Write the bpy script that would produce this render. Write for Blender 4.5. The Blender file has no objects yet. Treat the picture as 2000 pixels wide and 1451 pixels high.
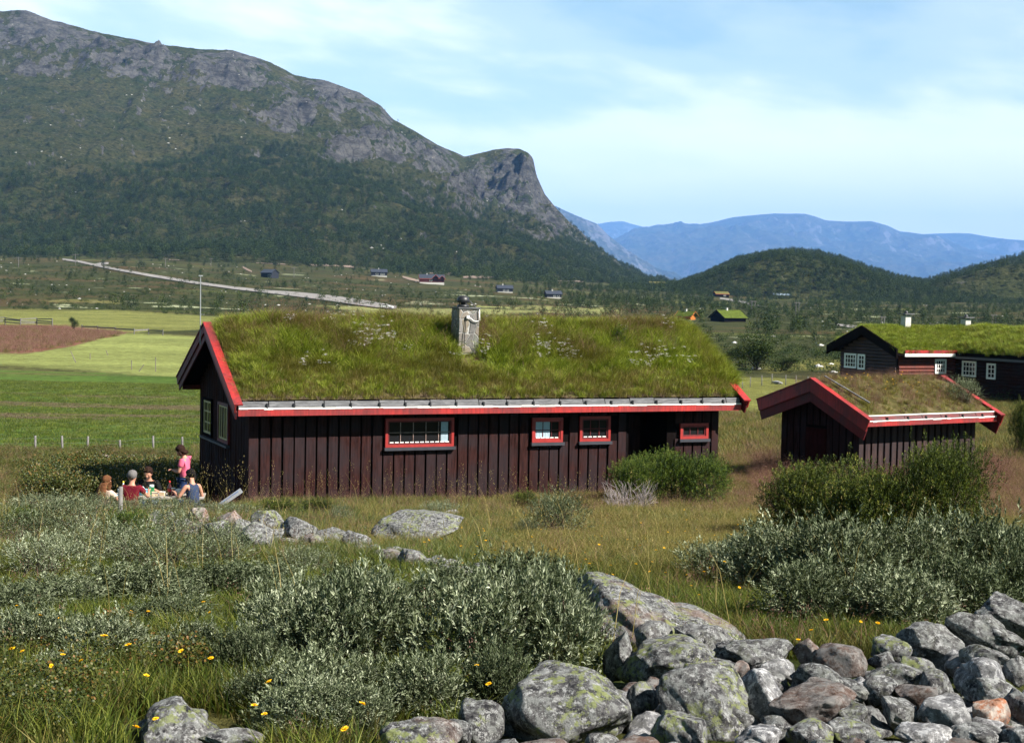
import bpy, bmesh, math, random
import numpy as np
from mathutils import Vector, Matrix, Euler

S = bpy.context.scene
COL = S.collection
rng = np.random.default_rng(7)
random.seed(7)
R = math.radians

# ------------------------------------------------------------------ camera
FPX, W0, H0 = 3080.0, 2000.0, 1451.0
EYE = np.array([0.0, 0.0, 4.6])
PITCH = math.atan(145 / FPX)
ROLL = R(1.1)
cam = bpy.data.objects.new('camera', bpy.data.cameras.new('camera'))
COL.objects.link(cam)
CM = Matrix.Rotation(R(90) - PITCH, 4, 'X') @ Matrix.Rotation(ROLL, 4, 'Z')
cam.matrix_world = Matrix.Translation(Vector(EYE)) @ CM
cam.data.sensor_width = 36.0
cam.data.lens = 36.0 * FPX / W0
cam.data.clip_start = 0.1
cam.data.clip_end = 80000
S.camera = cam
CR = np.array(CM.to_3x3())

# ------------------------------------------------------------------ light
SUN_AZ, SUN_EL = R(118), R(41)          # clockwise from +Y
sun_dir = Vector((math.sin(SUN_AZ) * math.cos(SUN_EL), math.cos(SUN_AZ) * math.cos(SUN_EL), math.sin(SUN_EL)))
sl = bpy.data.lights.new('sun', 'SUN')
sl.energy = 5.0
sl.angle = R(0.5)
sl.color = (1.0, 0.95, 0.86)
so = bpy.data.objects.new('sun', sl)
COL.objects.link(so)
so.rotation_euler = sun_dir.to_track_quat('Z', 'Y').to_euler()

world = bpy.data.worlds.new('World')
S.world = world
world.use_nodes = True
WN, WL = world.node_tree.nodes, world.node_tree.links
WN.clear()
def wn(t, **k):
    n = WN.new(t)
    for a, b in k.items():
        setattr(n, a, b)
    return n
sky = wn('ShaderNodeTexSky', sky_type='NISHITA', sun_disc=False)
sky.sun_elevation = SUN_EL
sky.sun_rotation = SUN_AZ
sky.altitude = 900
sky.air_density = 1.0
sky.dust_density = 0.25
sky.ozone_density = 1.2
tc = wn('ShaderNodeTexCoord')
sep = wn('ShaderNodeSeparateXYZ'); WL.new(tc.outputs['Generated'], sep.inputs[0])
def wmath(op, a, b=None, clamp=False):
    n = wn('ShaderNodeMath', operation=op, use_clamp=clamp)
    for i, s in enumerate((a, b)):
        if s is None: continue
        if isinstance(s, (int, float)): n.inputs[i].default_value = s
        else: WL.new(s, n.inputs[i])
    return n.outputs[0]
def wramp(fac, stops):
    n = wn('ShaderNodeValToRGB'); WL.new(fac, n.inputs[0])
    e = n.color_ramp.elements
    e[0].position, e[0].color = stops[0][0], (*[stops[0][1]] * 3, 1)
    e[1].position, e[1].color = stops[-1][0], (*[stops[-1][1]] * 3, 1)
    for p, c in stops[1:-1]:
        x = e.new(p); x.color = (c, c, c, 1)
    n.color_ramp.interpolation = 'EASE'
    return n.outputs[0]
comb = wn('ShaderNodeCombineXYZ')
# cloud layer seen at a low angle: flattened in elevation
WL.new(wmath('MULTIPLY', sep.outputs[0], 1.0), comb.inputs[0])
WL.new(wmath('MULTIPLY', sep.outputs[1], 1.0), comb.inputs[1])
WL.new(wmath('ADD', wmath('MULTIPLY', sep.outputs[2], 3.2), wmath('MULTIPLY', sep.outputs[0], 0.35)), comb.inputs[2])
def wnoise(scale, detail, rough, dist=0.0, off=0.0):
    m = wn('ShaderNodeMapping'); WL.new(comb.outputs[0], m.inputs[0]); m.inputs['Location'].default_value = (off, off * 1.7, off * .3)
    n = wn('ShaderNodeTexNoise'); WL.new(m.outputs[0], n.inputs['Vector'])
    n.inputs['Scale'].default_value = scale; n.inputs['Detail'].default_value = detail
    n.inputs['Roughness'].default_value = rough; n.inputs['Distortion'].default_value = dist
    return n.outputs[0]
n1 = wnoise(3.4, 6, 0.5, 0.3, 3.1)
n2 = wnoise(11.0, 7, 0.5, 0.2, 9.0)
el = sep.outputs[2]
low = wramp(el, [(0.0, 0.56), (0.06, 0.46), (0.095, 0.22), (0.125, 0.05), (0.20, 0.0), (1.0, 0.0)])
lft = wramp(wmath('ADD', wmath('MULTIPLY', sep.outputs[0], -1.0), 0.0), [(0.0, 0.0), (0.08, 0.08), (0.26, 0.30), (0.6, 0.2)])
fmask = wramp(wmath('ADD', wmath('MULTIPLY', sep.outputs[1], 0.5), 0.5), [(0.55, 0.0), (0.85, 1.0)])  # keeps clouds ahead only; sky behind the camera cleared to cut ambient light
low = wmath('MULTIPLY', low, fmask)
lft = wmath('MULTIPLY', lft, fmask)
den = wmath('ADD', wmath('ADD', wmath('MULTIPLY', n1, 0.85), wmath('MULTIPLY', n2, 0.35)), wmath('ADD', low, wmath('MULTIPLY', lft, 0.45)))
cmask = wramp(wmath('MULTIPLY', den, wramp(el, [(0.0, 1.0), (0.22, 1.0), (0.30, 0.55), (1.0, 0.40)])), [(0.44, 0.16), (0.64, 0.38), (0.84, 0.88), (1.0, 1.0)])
n3 = wnoise(9.0, 6, 0.6, 0.3, 21.0)
cshade = wramp(n3, [(0.35, 0.80), (0.6, 1.0)])
skytint = wn('ShaderNodeMix', data_type='RGBA', blend_type='MULTIPLY')
skytint.inputs[0].default_value = 1.0
WL.new(sky.outputs[0], skytint.inputs[6]); skytint.inputs[7].default_value = (0.82, 1.20, 0.98, 1)
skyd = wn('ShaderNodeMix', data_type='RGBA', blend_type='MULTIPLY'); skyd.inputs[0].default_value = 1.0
WL.new(skytint.outputs[2], skyd.inputs[6]); WL.new(wramp(el, [(0.0, 1.0), (0.22, 1.0), (0.45, 0.55), (1.0, 0.45)]), skyd.inputs[7])  # sky overhead, out of view, is dimmed to deepen the shadows
ccol = wn('ShaderNodeMix', data_type='RGBA', blend_type='MIX')
WL.new(cshade, ccol.inputs[0]); ccol.inputs[6].default_value = (10.8, 11.8, 13.0, 1); ccol.inputs[7].default_value = (13.4, 13.6, 13.8, 1)
mx = wn('ShaderNodeMix', data_type='RGBA', blend_type='MIX')
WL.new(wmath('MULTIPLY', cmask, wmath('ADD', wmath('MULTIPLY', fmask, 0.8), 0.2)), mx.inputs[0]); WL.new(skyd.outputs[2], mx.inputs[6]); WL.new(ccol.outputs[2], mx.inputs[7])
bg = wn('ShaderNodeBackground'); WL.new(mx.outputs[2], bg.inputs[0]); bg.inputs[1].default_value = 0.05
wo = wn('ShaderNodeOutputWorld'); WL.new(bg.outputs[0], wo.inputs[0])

S.view_settings.view_transform = 'Standard'
S.view_settings.look = 'None'
S.view_settings.exposure = 1.3
S.view_settings.gamma = 1.0
S.cycles.use_denoising = True
S.cycles.max_bounces = 6
S.cycles.diffuse_bounces = 2
S.cycles.glossy_bounces = 2
S.cycles.transmission_bounces = 4
S.cycles.transparent_max_bounces = 6
S.cycles.volume_bounces = 1
S.cycles.caustics_reflective = False
S.cycles.caustics_refractive = False

# ------------------------------------------------------------------ projection helpers
def ray(px, py):
    d = CR @ np.array([(px - W0 / 2) / FPX, -(py - H0 / 2) / FPX, -1.0])
    return d / d[1]                      # scaled so that dy = 1
def at(px, py, Y):
    return EYE + ray(px, py) * Y
def uv(px, py):
    d = ray(px, py); return d[0], d[2]
def project(p):
    q = CR.T @ (np.asarray(p, float) - EYE)
    return W0 / 2 + FPX * q[0] / -q[2], H0 / 2 - FPX * q[1] / -q[2]

# ------------------------------------------------------------------ numpy noise
_perm = np.random.default_rng(3).permutation(4096)
def _h(ix, iy, s):
    return _perm[(ix * 73 + _perm[(iy * 151 + s * 37) & 4095]) & 4095] / 4095.0 * 2 * math.pi
def perlin(x, y, s=0):
    x = np.asarray(x, float); y = np.asarray(y, float)
    ix = np.floor(x).astype(int); iy = np.floor(y).astype(int)
    fx = x - ix; fy = y - iy
    ux = fx * fx * fx * (fx * (fx * 6 - 15) + 10); uy = fy * fy * fy * (fy * (fy * 6 - 15) + 10)
    def g(dx, dy):
        a = _h(ix + dx, iy + dy, s)
        return np.cos(a) * (fx - dx) + np.sin(a) * (fy - dy)
    a = g(0, 0) * (1 - ux) + g(1, 0) * ux
    b = g(0, 1) * (1 - ux) + g(1, 1) * ux
    return (a * (1 - uy) + b * uy) * 1.5
def fbm(x, y, o=5, s=0, gain=0.5):
    t = 0; a = 1.0; n = 0
    for i in range(o):
        t = t + a * perlin(x, y, s + i); n += a; a *= gain; x = x * 2.03 + 11.3; y = y * 2.03 + 5.7
    return t / n
def ridged(x, y, o=5, s=0):
    t = 0; a = 1.0; n = 0
    for i in range(o):
        t = t + a * (1 - np.abs(perlin(x, y, s + i)) * 2); n += a; a *= 0.5; x = x * 2.1 + 3.3; y = y * 2.1 + 8.7
    return t / n
def sstep(a, b, x):
    t = np.clip((x - a) / (b - a), 0, 1); return t * t * (3 - 2 * t)

# ------------------------------------------------------------------ ground height
_cols = [-900, 0, 250, 500, 750, 1000, 1250, 1500, 1750, 2000, 2800]
_Ys = np.array([110, 200, 300, 450, 650, 900, 1300, 2600])
_tab = [[745, 665, 625, 588, 550, 512, 490, 480],
        [742, 665, 628, 592, 552, 515, 497, 490],
        [748, 668, 632, 598, 556, 519, 499, 490],
        [756, 675, 640, 606, 570, 540, 506, 495],
        [760, 680, 646, 613, 583, 555, 524, 505],
        [764, 684, 650, 619, 593, 570, 543, 535],
        [770, 690, 656, 627, 604, 584, 562, 556],
        [775, 698, 664, 638, 617, 600, 580, 565],
        [778, 702, 668, 643, 622, 604, 586, 570],
        [782, 706, 672, 646, 625, 607, 588, 575],
        [795, 720, 686, 660, 640, 620, 600, 590]]
_U = []; _V = []
for c, row in zip(_cols, _tab):
    us = [uv(c, y) for y in row]
    _U.append(us[3][0]); _V.append([a[1] for a in us])
_U = np.array(_U); _V = np.array(_V)
_lY = np.log(_Ys)
_nY = np.array([-400, -60, -20, 0, 5, 8, 12, 20, 28, 34, 45, 60, 80, 110, 200])
_nZ = np.array([30, 7, 3.9, 3.12, 3.0, 2.70, 2.27, 1.44, 0.60, 0.0, -0.38, -0.80, -1.3, -1.85, -2.0])
def zg(X, Y):
    X = np.asarray(X, float); Y = np.asarray(Y, float)
    zn = (np.interp(Y - 1.5, _nY, _nZ) + np.interp(Y, _nY, _nZ) * 2 + np.interp(Y + 1.5, _nY, _nZ)) / 4
    zn = zn + 0.10 * fbm(X / 5.0, Y / 5.0, 3, 5) * sstep(3, 8, Y) * (1 - 0.5 * sstep(30, 40, Y))
    Yc = np.clip(Y, 60, None)
    u = np.clip(X / Yc, _U[0], _U[-1])
    l = np.log(np.clip(Yc, 110, 2600))
    iu = np.clip(np.searchsorted(_U, u) - 1, 0, len(_U) - 2)
    fu = (u - _U[iu]) / (_U[iu + 1] - _U[iu]); fu = np.clip(fu, 0, 1)
    il = np.clip(np.searchsorted(_lY, l) - 1, 0, len(_lY) - 2)
    fl = np.clip((l - _lY[il]) / (_lY[il + 1] - _lY[il]), 0, 1)
    v = (_V[iu, il] * (1 - fu) * (1 - fl) + _V[iu + 1, il] * fu * (1 - fl) + _V[iu, il + 1] * (1 - fu) * fl + _V[iu + 1, il + 1] * fu * fl)
    zf = EYE[2] + Yc * v
    amp = np.clip((Yc - 150) / 300, 0, 1)
    lf = 1 - 0.75 * sstep(0.05, -0.05, X / Yc) * sstep(450, 330, Yc)
    zf = zf + amp * lf * (1.5 * fbm(X / 70, Yc / 90, 3, 40) + 0.5 * fbm(X / 17, Yc / 24, 3, 50)) * np.clip(Yc / 600, .6, 1.3)
    zn = zn - 0.36 * sstep(-5.4, -6.4, X) * sstep(28.0, 30.5, Y) * sstep(48, 40, Y)
    w = sstep(80, 135, Y)
    return zn * (1 - w) + zf * w
def ground_at(px, py, y0=3.0, y1=2500.0):
    d = ray(px, py)
    Y = np.exp(np.linspace(math.log(y0), math.log(y1), 1500))
    g = EYE[2] + d[2] * Y - zg(d[0] * Y, Y)
    k = np.where(g < 0)[0]
    i = k[0] if len(k) else len(Y) - 1
    i = max(i, 1)
    t = g[i - 1] / (g[i - 1] - g[i] + 1e-9)
    y = Y[i - 1] + (Y[i] - Y[i - 1]) * np.clip(t, 0, 1)
    x = d[0] * y
    return Vector((x, y, float(zg(x, y))))
def G(x, y):
    return float(zg(x, y))

# ------------------------------------------------------------------ object helpers
def tag(o, label=None, cat=None, group=None, kind=None):
    if label: o['label'] = label
    if cat: o['category'] = cat
    if group: o['group'] = group
    if kind: o['kind'] = kind
    return o
def link(o, parent=None):
    COL.objects.link(o)
    if parent is not None: o.parent = parent
    return o
def empty(name, loc=(0, 0, 0), rz=0.0, parent=None):
    o = bpy.data.objects.new(name, None)
    o.location = loc; o.rotation_euler = (0, 0, rz); o.empty_display_size = 0.2
    return link(o, parent)
def thing(name, label, cat, loc=(0, 0, 0), rz=0.0, group=None):
    return tag(empty(name, loc, rz), label, cat, group)
def np_mesh(name, V, F, mat=None, smooth=False, attrs=None):
    V = np.asarray(V, np.float32).reshape(-1, 3); F = np.asarray(F, np.int32)
    m = bpy.data.meshes.new(name)
    n, k = F.shape
    m.vertices.add(len(V)); m.vertices.foreach_set('co', V.ravel())
    m.loops.add(n * k); m.loops.foreach_set('vertex_index', F.ravel())
    m.polygons.add(n)
    m.polygons.foreach_set('loop_start', np.arange(0, n * k, k, dtype=np.int32))
    if smooth: m.polygons.foreach_set('use_smooth', np.ones(n, bool))
    for a, (typ, arr) in (attrs or {}).items():
        at_ = m.attributes.new(a, typ, 'POINT')
        if typ == 'FLOAT': at_.data.foreach_set('value', np.asarray(arr, np.float32).ravel())
        elif typ == 'FLOAT_COLOR': at_.data.foreach_set('color', np.asarray(arr, np.float32).ravel())
        elif typ == 'FLOAT_VECTOR': at_.data.foreach_set('vector', np.asarray(arr, np.float32).ravel())
        elif typ == 'INT': at_.data.foreach_set('value', np.asarray(arr, np.int32).ravel())
    m.update(calc_edges=True)
    if mat: m.materials.append(mat)
    return m
def obj(name, mesh, parent=None, loc=(0, 0, 0), rot=(0, 0, 0), scl=(1, 1, 1)):
    o = bpy.data.objects.new(name, mesh)
    o.location = loc; o.rotation_euler = rot; o.scale = scl
    return link(o, parent)
def copy_tree(o, parent=None):
    c = o.copy(); COL.objects.link(c)
    if parent is not None: c.parent = parent
    for ch in list(o.children): copy_tree(ch, c)
    return c

class MB:
    """collects boxes, prisms and tubes and links them as one mesh object"""
    def __init__(s): s.v = []; s.f = []
    def add(s, V, F):
        b = len(s.v); s.v += [tuple(map(float, p)) for p in V]; s.f += [tuple(b + i for i in f) for f in F]; return s
    def box(s, a, b, M=None):
        x0, y0, z0 = a; x1, y1, z1 = b
        V = [(x0, y0, z0), (x1, y0, z0), (x1, y1, z0), (x0, y1, z0), (x0, y0, z1), (x1, y0, z1), (x1, y1, z1), (x0, y1, z1)]
        if M is not None: V = [tuple(M @ Vector(p)) for p in V]
        return s.add(V, [(0, 3, 2, 1), (4, 5, 6, 7), (0, 1, 5, 4), (1, 2, 6, 5), (2, 3, 7, 6), (3, 0, 4, 7)])
    def hexa(s, V):
        return s.add(V, [(0, 3, 2, 1), (4, 5, 6, 7), (0, 1, 5, 4), (1, 2, 6, 5), (2, 3, 7, 6), (3, 0, 4, 7)])
    def prism(s, poly, off):
        n = len(poly); off = Vector(off)
        V = [Vector(p) for p in poly] + [Vector(p) + off for p in poly]
        F = [tuple(range(n))[::-1], tuple(range(n, 2 * n))] + [(i, (i + 1) % n, n + (i + 1) % n, n + i) for i in range(n)]
        return s.add(V, F)
    def bar(s, p, q, w, h=None, up=(0, 0, 1)):
        p, q = Vector(p), Vector(q); h = h or w
        d = (q - p).normalized(); u = Vector(up)
        if abs(d.dot(u)) > 0.98: u = Vector((1, 0, 0))
        a = d.cross(u).normalized() * w / 2; b = a.cross(d).normalized() * h / 2
        V = [p - a - b, p + a - b, p + a + b, p - a + b, q - a - b, q + a - b, q + a + b, q - a + b]
        return s.add(V, [(0, 3, 2, 1), (4, 5, 6, 7), (0, 1, 5, 4), (1, 2, 6, 5), (2, 3, 7, 6), (3, 0, 4, 7)])
    def tube(s, pts, rads, n=8, cap=True):
        pts = [Vector(p) for p in pts]
        if isinstance(rads, (int, float)): rads = [rads] * len(pts)
        b = len(s.v); V = []; F = []
        for i, p in enumerate(pts):
            d = (pts[min(i + 1, len(pts) - 1)] - pts[max(i - 1, 0)]).normalized()
            u = Vector((0, 0, 1)) if abs(d.z) < 0.9 else Vector((1, 0, 0))
            a = d.cross(u).normalized(); c = a.cross(d)
            for k in range(n):
                t = 2 * math.pi * k / n
                V.append(p + (a * math.cos(t) + c * math.sin(t)) * rads[i])
        for i in range(len(pts) - 1):
            for k in range(n):
                k2 = (k + 1) % n
                F.append((i * n + k, i * n + k2, (i + 1) * n + k2, (i + 1) * n + k))
        if cap:
            F.append(tuple(range(n))[::-1]); F.append(tuple(range((len(pts) - 1) * n, len(pts) * n)))
        return s.add(V, F)
    def lathe(s, prof, c=(0, 0, 0), n=16):
        return s.tube([(c[0], c[1], c[2] + z) for r, z in prof], [max(r, 1e-4) for r, z in prof], n) if False else s._lathe(prof, c, n)
    def _lathe(s, prof, c, n):
        V = []; F = []
        for r, z in prof:
            for k in range(n):
                t = 2 * math.pi * k / n
                V.append((c[0] + r * math.cos(t), c[1] + r * math.sin(t), c[2] + z))
        m = len(prof)
        for i in range(m - 1):
            for k in range(n):
                k2 = (k + 1) % n
                F.append((i * n + k, i * n + k2, (i + 1) * n + k2, (i + 1) * n + k))
        F.append(tuple(range(n))[::-1]); F.append(tuple(range((m - 1) * n, m * n)))
        return s.add(V, F)
    def build(s, name, mat, parent=None, smooth=False, bevel=0.0):
        m = bpy.data.meshes.new(name)
        m.from_pydata(s.v, [], s.f); m.materials.append(mat)
        if smooth:
            m.polygons.foreach_set('use_smooth', np.ones(len(m.polygons), bool))
        m.update()
        o = obj(name, m, parent)
        if bevel:
            b = o.modifiers.new('bevel', 'BEVEL'); b.width = bevel; b.segments = 2; b.limit_method = 'ANGLE'
        return o

# ------------------------------------------------------------------ materials
class NT:
    def __init__(s, name):
        s.m = bpy.data.materials.new(name); s.m.use_nodes = True
        s.n = s.m.node_tree.nodes; s.l = s.m.node_tree.links; s.n.clear()
        s.out = s.n.new('ShaderNodeOutputMaterial')
        s.p = s.n.new('ShaderNodeBsdfPrincipled'); s.l.new(s.p.outputs[0], s.out.inputs[0])
        s.p.inputs['Roughness'].default_value = 0.85
        s.p.inputs['Specular IOR Level'].default_value = 0.25
    def new(s, t, **k):
        n = s.n.new(t)
        for a, b in k.items(): setattr(n, a, b)
        return n
    def put(s, inp, v):
        if isinstance(v, bpy.types.NodeSocket): s.l.new(v, inp)
        elif isinstance(v, (tuple, list)) and len(v) == 3 and inp.type == 'RGBA': inp.default_value = (*v, 1)
        else: inp.default_value = v
    def coord(s, kind='Object', scale=None, rot=None, rnd=False):
        if kind == 'World': o = s.new('ShaderNodeNewGeometry').outputs['Position']
        else: o = s.new('ShaderNodeTexCoord').outputs[kind]
        if rnd:
            oi = s.new('ShaderNodeObjectInfo'); a = s.new('ShaderNodeVectorMath', operation='SCALE')
            c = s.new('ShaderNodeCombineXYZ')
            for i in range(3): s.l.new(oi.outputs['Random'], c.inputs[i])
            s.l.new(c.outputs[0], a.inputs[0]); a.inputs['Scale'].default_value = 57.0
            b = s.new('ShaderNodeVectorMath', operation='ADD'); s.l.new(o, b.inputs[0]); s.l.new(a.outputs[0], b.inputs[1]); o = b.outputs[0]
        if scale or rot:
            m = s.new('ShaderNodeMapping'); s.l.new(o, m.inputs[0])
            if scale: m.inputs['Scale'].default_value = scale
            if rot: m.inputs['Rotation'].default_value = rot
            o = m.outputs[0]
        return o
    def noise(s, co, scale, detail=4, rough=0.55, dist=0.0):
        n = s.new('ShaderNodeTexNoise'); s.l.new(co, n.inputs['Vector'])
        n.inputs['Scale'].default_value = scale; n.inputs['Detail'].default_value = detail
        n.inputs['Roughness'].default_value = rough; n.inputs['Distortion'].default_value = dist
        return n.outputs[0]
    def voro(s, co, scale, feature='F1', out='Distance', rnd=1.0):
        n = s.new('ShaderNodeTexVoronoi', feature=feature); s.l.new(co, n.inputs['Vector'])
        n.inputs['Scale'].default_value = scale; n.inputs['Randomness'].default_value = rnd
        return n.outputs[out]
    def ramp(s, fac, stops, interp='LINEAR'):
        n = s.new('ShaderNodeValToRGB'); s.put(n.inputs[0], fac); cr = n.color_ramp; cr.interpolation = interp
        e = cr.elements
        def c4(c): return (c, c, c, 1) if isinstance(c, (int, float)) else (*c, 1)
        e[0].position, e[0].color = stops[0][0], c4(stops[0][1])
        e[1].position, e[1].color = stops[-1][0], c4(stops[-1][1])
        for p, c in stops[1:-1]:
            x = e.new(p); x.color = c4(c)
        return n.outputs[0]
    def mix(s, f, a, b, mode='MIX'):
        n = s.new('ShaderNodeMix', data_type='RGBA', blend_type=mode)
        s.put(n.inputs[0], f); s.put(n.inputs[6], a); s.put(n.inputs[7], b); return n.outputs[2]
    def math(s, op, a, b=0.0, clamp=False):
        n = s.new('ShaderNodeMath', operation=op, use_clamp=clamp); s.put(n.inputs[0], a); s.put(n.inputs[1], b); return n.outputs[0]
    def attr(s, name, out='Fac'):
        return s.new('ShaderNodeAttribute', attribute_name=name).outputs[out]
    def rnd(s): return s.new('ShaderNodeObjectInfo').outputs['Random']
    def bump(s, h, strength=0.5, dist=0.02):
        b = s.new('ShaderNodeBump'); s.put(b.inputs['Height'], h)
        b.inputs['Strength'].default_value = strength; b.inputs['Distance'].default_value = dist
        s.l.new(b.outputs[0], s.p.inputs['Normal'])
    def done(s, col, rough=None, spec=None):
        s.put(s.p.inputs['Base Color'], col)
        if rough is not None: s.put(s.p.inputs['Roughness'], rough)
        if spec is not None: s.p.inputs['Specular IOR Level'].default_value = spec
        return s.m
def flat(name, col, rough=0.7, spec=0.3, var=0.25, scale=6.0, metal=0.0):
    t = NT(name); co = t.coord('Object', rnd=True)
    n = t.noise(co, scale, 5, 0.65)
    c = t.mix(t.ramp(n, [(0.3, 0.0), (0.7, 1.0)]), tuple(x * (1 - var) for x in col), tuple(min(1, x * (1 + var)) for x in col))
    t.p.inputs['Metallic'].default_value = metal
    return t.done(c, rough, spec)
def leafmat(name, stops, trans=0.25, rough=0.55, spec=0.35, objvar=0.35, attr='var'):
    """two-sided leaf: diffuse + a little light passing through"""
    t = NT(name)
    f = t.attr(attr)
    r = t.rnd()
    f2 = t.math('ADD', f, t.math('MULTIPLY', t.math('SUBTRACT', r, 0.5), objvar), True)
    c = t.ramp(f2, stops)
    t.put(t.p.inputs['Base Color'], c)
    t.p.inputs['Roughness'].default_value = rough; t.p.inputs['Specular IOR Level'].default_value = spec
    if trans > 0:
        tr = t.new('ShaderNodeBsdfTranslucent'); t.l.new(t.mix(1.0, c, (1.0, 1.0, 0.55), 'MULTIPLY'), tr.inputs[0])
        ms = t.new('ShaderNodeMixShader'); ms.inputs[0].default_value = trans
        t.l.new(t.p.outputs[0], ms.inputs[1]); t.l.new(tr.outputs[0], ms.inputs[2]); t.l.new(ms.outputs[0], t.out.inputs[0])
    return t.m

# ------------------------------------------------------------------ scatter (for stuff only)
def scatter(name, pts, rot, scl, idx, sources, label, cat=None, parent=None):
    n = len(pts)
    scl = np.asarray(scl, np.float32)
    if scl.ndim == 1: scl = np.repeat(scl[:, None], 3, 1)
    m = bpy.data.meshes.new(name)
    m.vertices.add(n); m.vertices.foreach_set('co', np.asarray(pts, np.float32).ravel())
    for a, typ, arr in (('rot', 'FLOAT_VECTOR', rot), ('scl', 'FLOAT_VECTOR', scl), ('idx', 'INT', idx)):
        t = m.attributes.new(a, typ, 'POINT')
        t.data.foreach_set('vector' if typ == 'FLOAT_VECTOR' else 'value', np.asarray(arr, np.int32 if typ == 'INT' else np.float32).ravel())
    o = obj(name, m, parent)
    o['kind'] = 'stuff'
    if label: o['label'] = label
    if cat: o['category'] = cat
    c = bpy.data.collections.new(name + ' sources')
    for s in sources: c.objects.link(s)
    order = sorted(range(len(sources)), key=lambda i: sources[i].name)
    ng = bpy.data.node_groups.new(name, 'GeometryNodeTree')
    ng.interface.new_socket('Geometry', in_out='INPUT', socket_type='NodeSocketGeometry')
    ng.interface.new_socket('Geometry', in_out='OUTPUT', socket_type='NodeSocketGeometry')
    N, L = ng.nodes, ng.links
    gi, go = N.new('NodeGroupInput'), N.new('NodeGroupOutput')
    ip = N.new('GeometryNodeInstanceOnPoints'); ci = N.new('GeometryNodeCollectionInfo')
    ci.inputs['Collection'].default_value = c; ci.inputs['Separate Children'].default_value = True; ci.inputs['Reset Children'].default_value = True
    def na(nm, dt):
        x = N.new('GeometryNodeInputNamedAttribute'); x.data_type = dt; x.inputs[0].default_value = nm; return x.outputs[0]
    L.new(gi.outputs[0], ip.inputs['Points']); L.new(ci.outputs[0], ip.inputs['Instance'])
    ip.inputs['Pick Instance'].default_value = True
    L.new(na('idx', 'INT'), ip.inputs['Instance Index'])
    er = N.new('FunctionNodeEulerToRotation'); L.new(na('rot', 'FLOAT_VECTOR'), er.inputs[0]); L.new(er.outputs[0], ip.inputs['Rotation'])
    L.new(na('scl', 'FLOAT_VECTOR'), ip.inputs['Scale'])
    L.new(ip.outputs[0], go.inputs[0])
    md = o.modifiers.new('scatter', 'NODES'); md.node_group = ng
    return o
def src(name, mesh):
    return bpy.data.objects.new(name, mesh)   # never linked to the scene: only a source
# ================================================================== TERRAIN
def grid_faces(nr, nc):
    i = np.arange((nr - 1) * (nc - 1)); r = i // (nc - 1); c = i % (nc - 1); a = r * nc + c
    return np.stack([a, a + 1, a + nc + 1, a + nc], 1)

# ---- ground sheet: fan-shaped grid that starts behind the camera
def inpoly(px, py, poly):
    r = np.zeros(px.shape, bool); n = len(poly)
    for i in range(n):
        x0, y0 = poly[i]; x1, y1 = poly[(i + 1) % n]
        c = ((y0 > py) != (y1 > py)) & (px < (x1 - x0) * (py - y0) / (y1 - y0 + 1e-12) + x0)
        r ^= c
    return r
def gpoly(pts):
    return [tuple(ground_at(*p)[:2]) for p in pts]
us = np.concatenate([np.linspace(-2.6, -0.52, 60), np.linspace(-0.51, 0.51, 760), np.linspace(0.52, 2.6, 60)])
ys = np.concatenate([np.linspace(-18, 2, 12), np.exp(np.linspace(math.log(2.3), math.log(1500), 520)), np.array([1800, 2300, 3200, 5000, 8000])])
UU, YY = np.meshgrid(us, ys)
XX = UU * (YY + np.where(YY < 2, 20, 20 * np.exp(-(YY - 2) / 15)) + 0.0)
ZZ = zg(XX, YY)
HX = np.array
grass_g = np.array([0.035, 0.045, 0.010]); heath = np.array([0.038, 0.042, 0.015]); brown = np.array([0.070, 0.050, 0.023])
ochre = np.array([0.17, 0.13, 0.045])
gx, gy = XX, YY
n_a = fbm(gx / 4, gy / 4, 4, 60); n_b = fbm(gx / 60, gy / 40, 4, 61); n_c = fbm(gx / 200, gy / 60, 4, 62)
def mixc(a, b, t): return a + (b - a) * t[..., None]
colr = np.broadcast_to(grass_g, XX.shape + (3,)).copy()
colr = mixc(colr, np.array([0.10, 0.085, 0.03]), sstep(-0.1, 0.5, n_a) * 0.7)
farw = sstep(60, 150, gy)
fc = mixc(np.broadcast_to(heath, XX.shape + (3,)), brown, sstep(-0.05, 0.45, n_b))
fc = mixc(fc, np.array([0.090, 0.098, 0.028]), sstep(0.15, 0.5, n_c) * 0.8)
colr = mixc(colr, fc, farw)
wgx = gx * (1 + 0.02 * fbm(gx / 12, gy / 30, 4, 201)); wgy = gy * (1 + 0.05 * fbm(gx / 14, gy / 25, 5, 202))
def paint(pts, c, soft=None, amt=1.0):
    P = gpoly(pts); m = (inpoly(wgx, wgy, P).astype(float) + inpoly(wgx, wgy * 0.985, P) + inpoly(wgx, wgy * 1.015, P)) / 3 * amt
    return mixc(colr, np.array(c), m)
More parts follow.
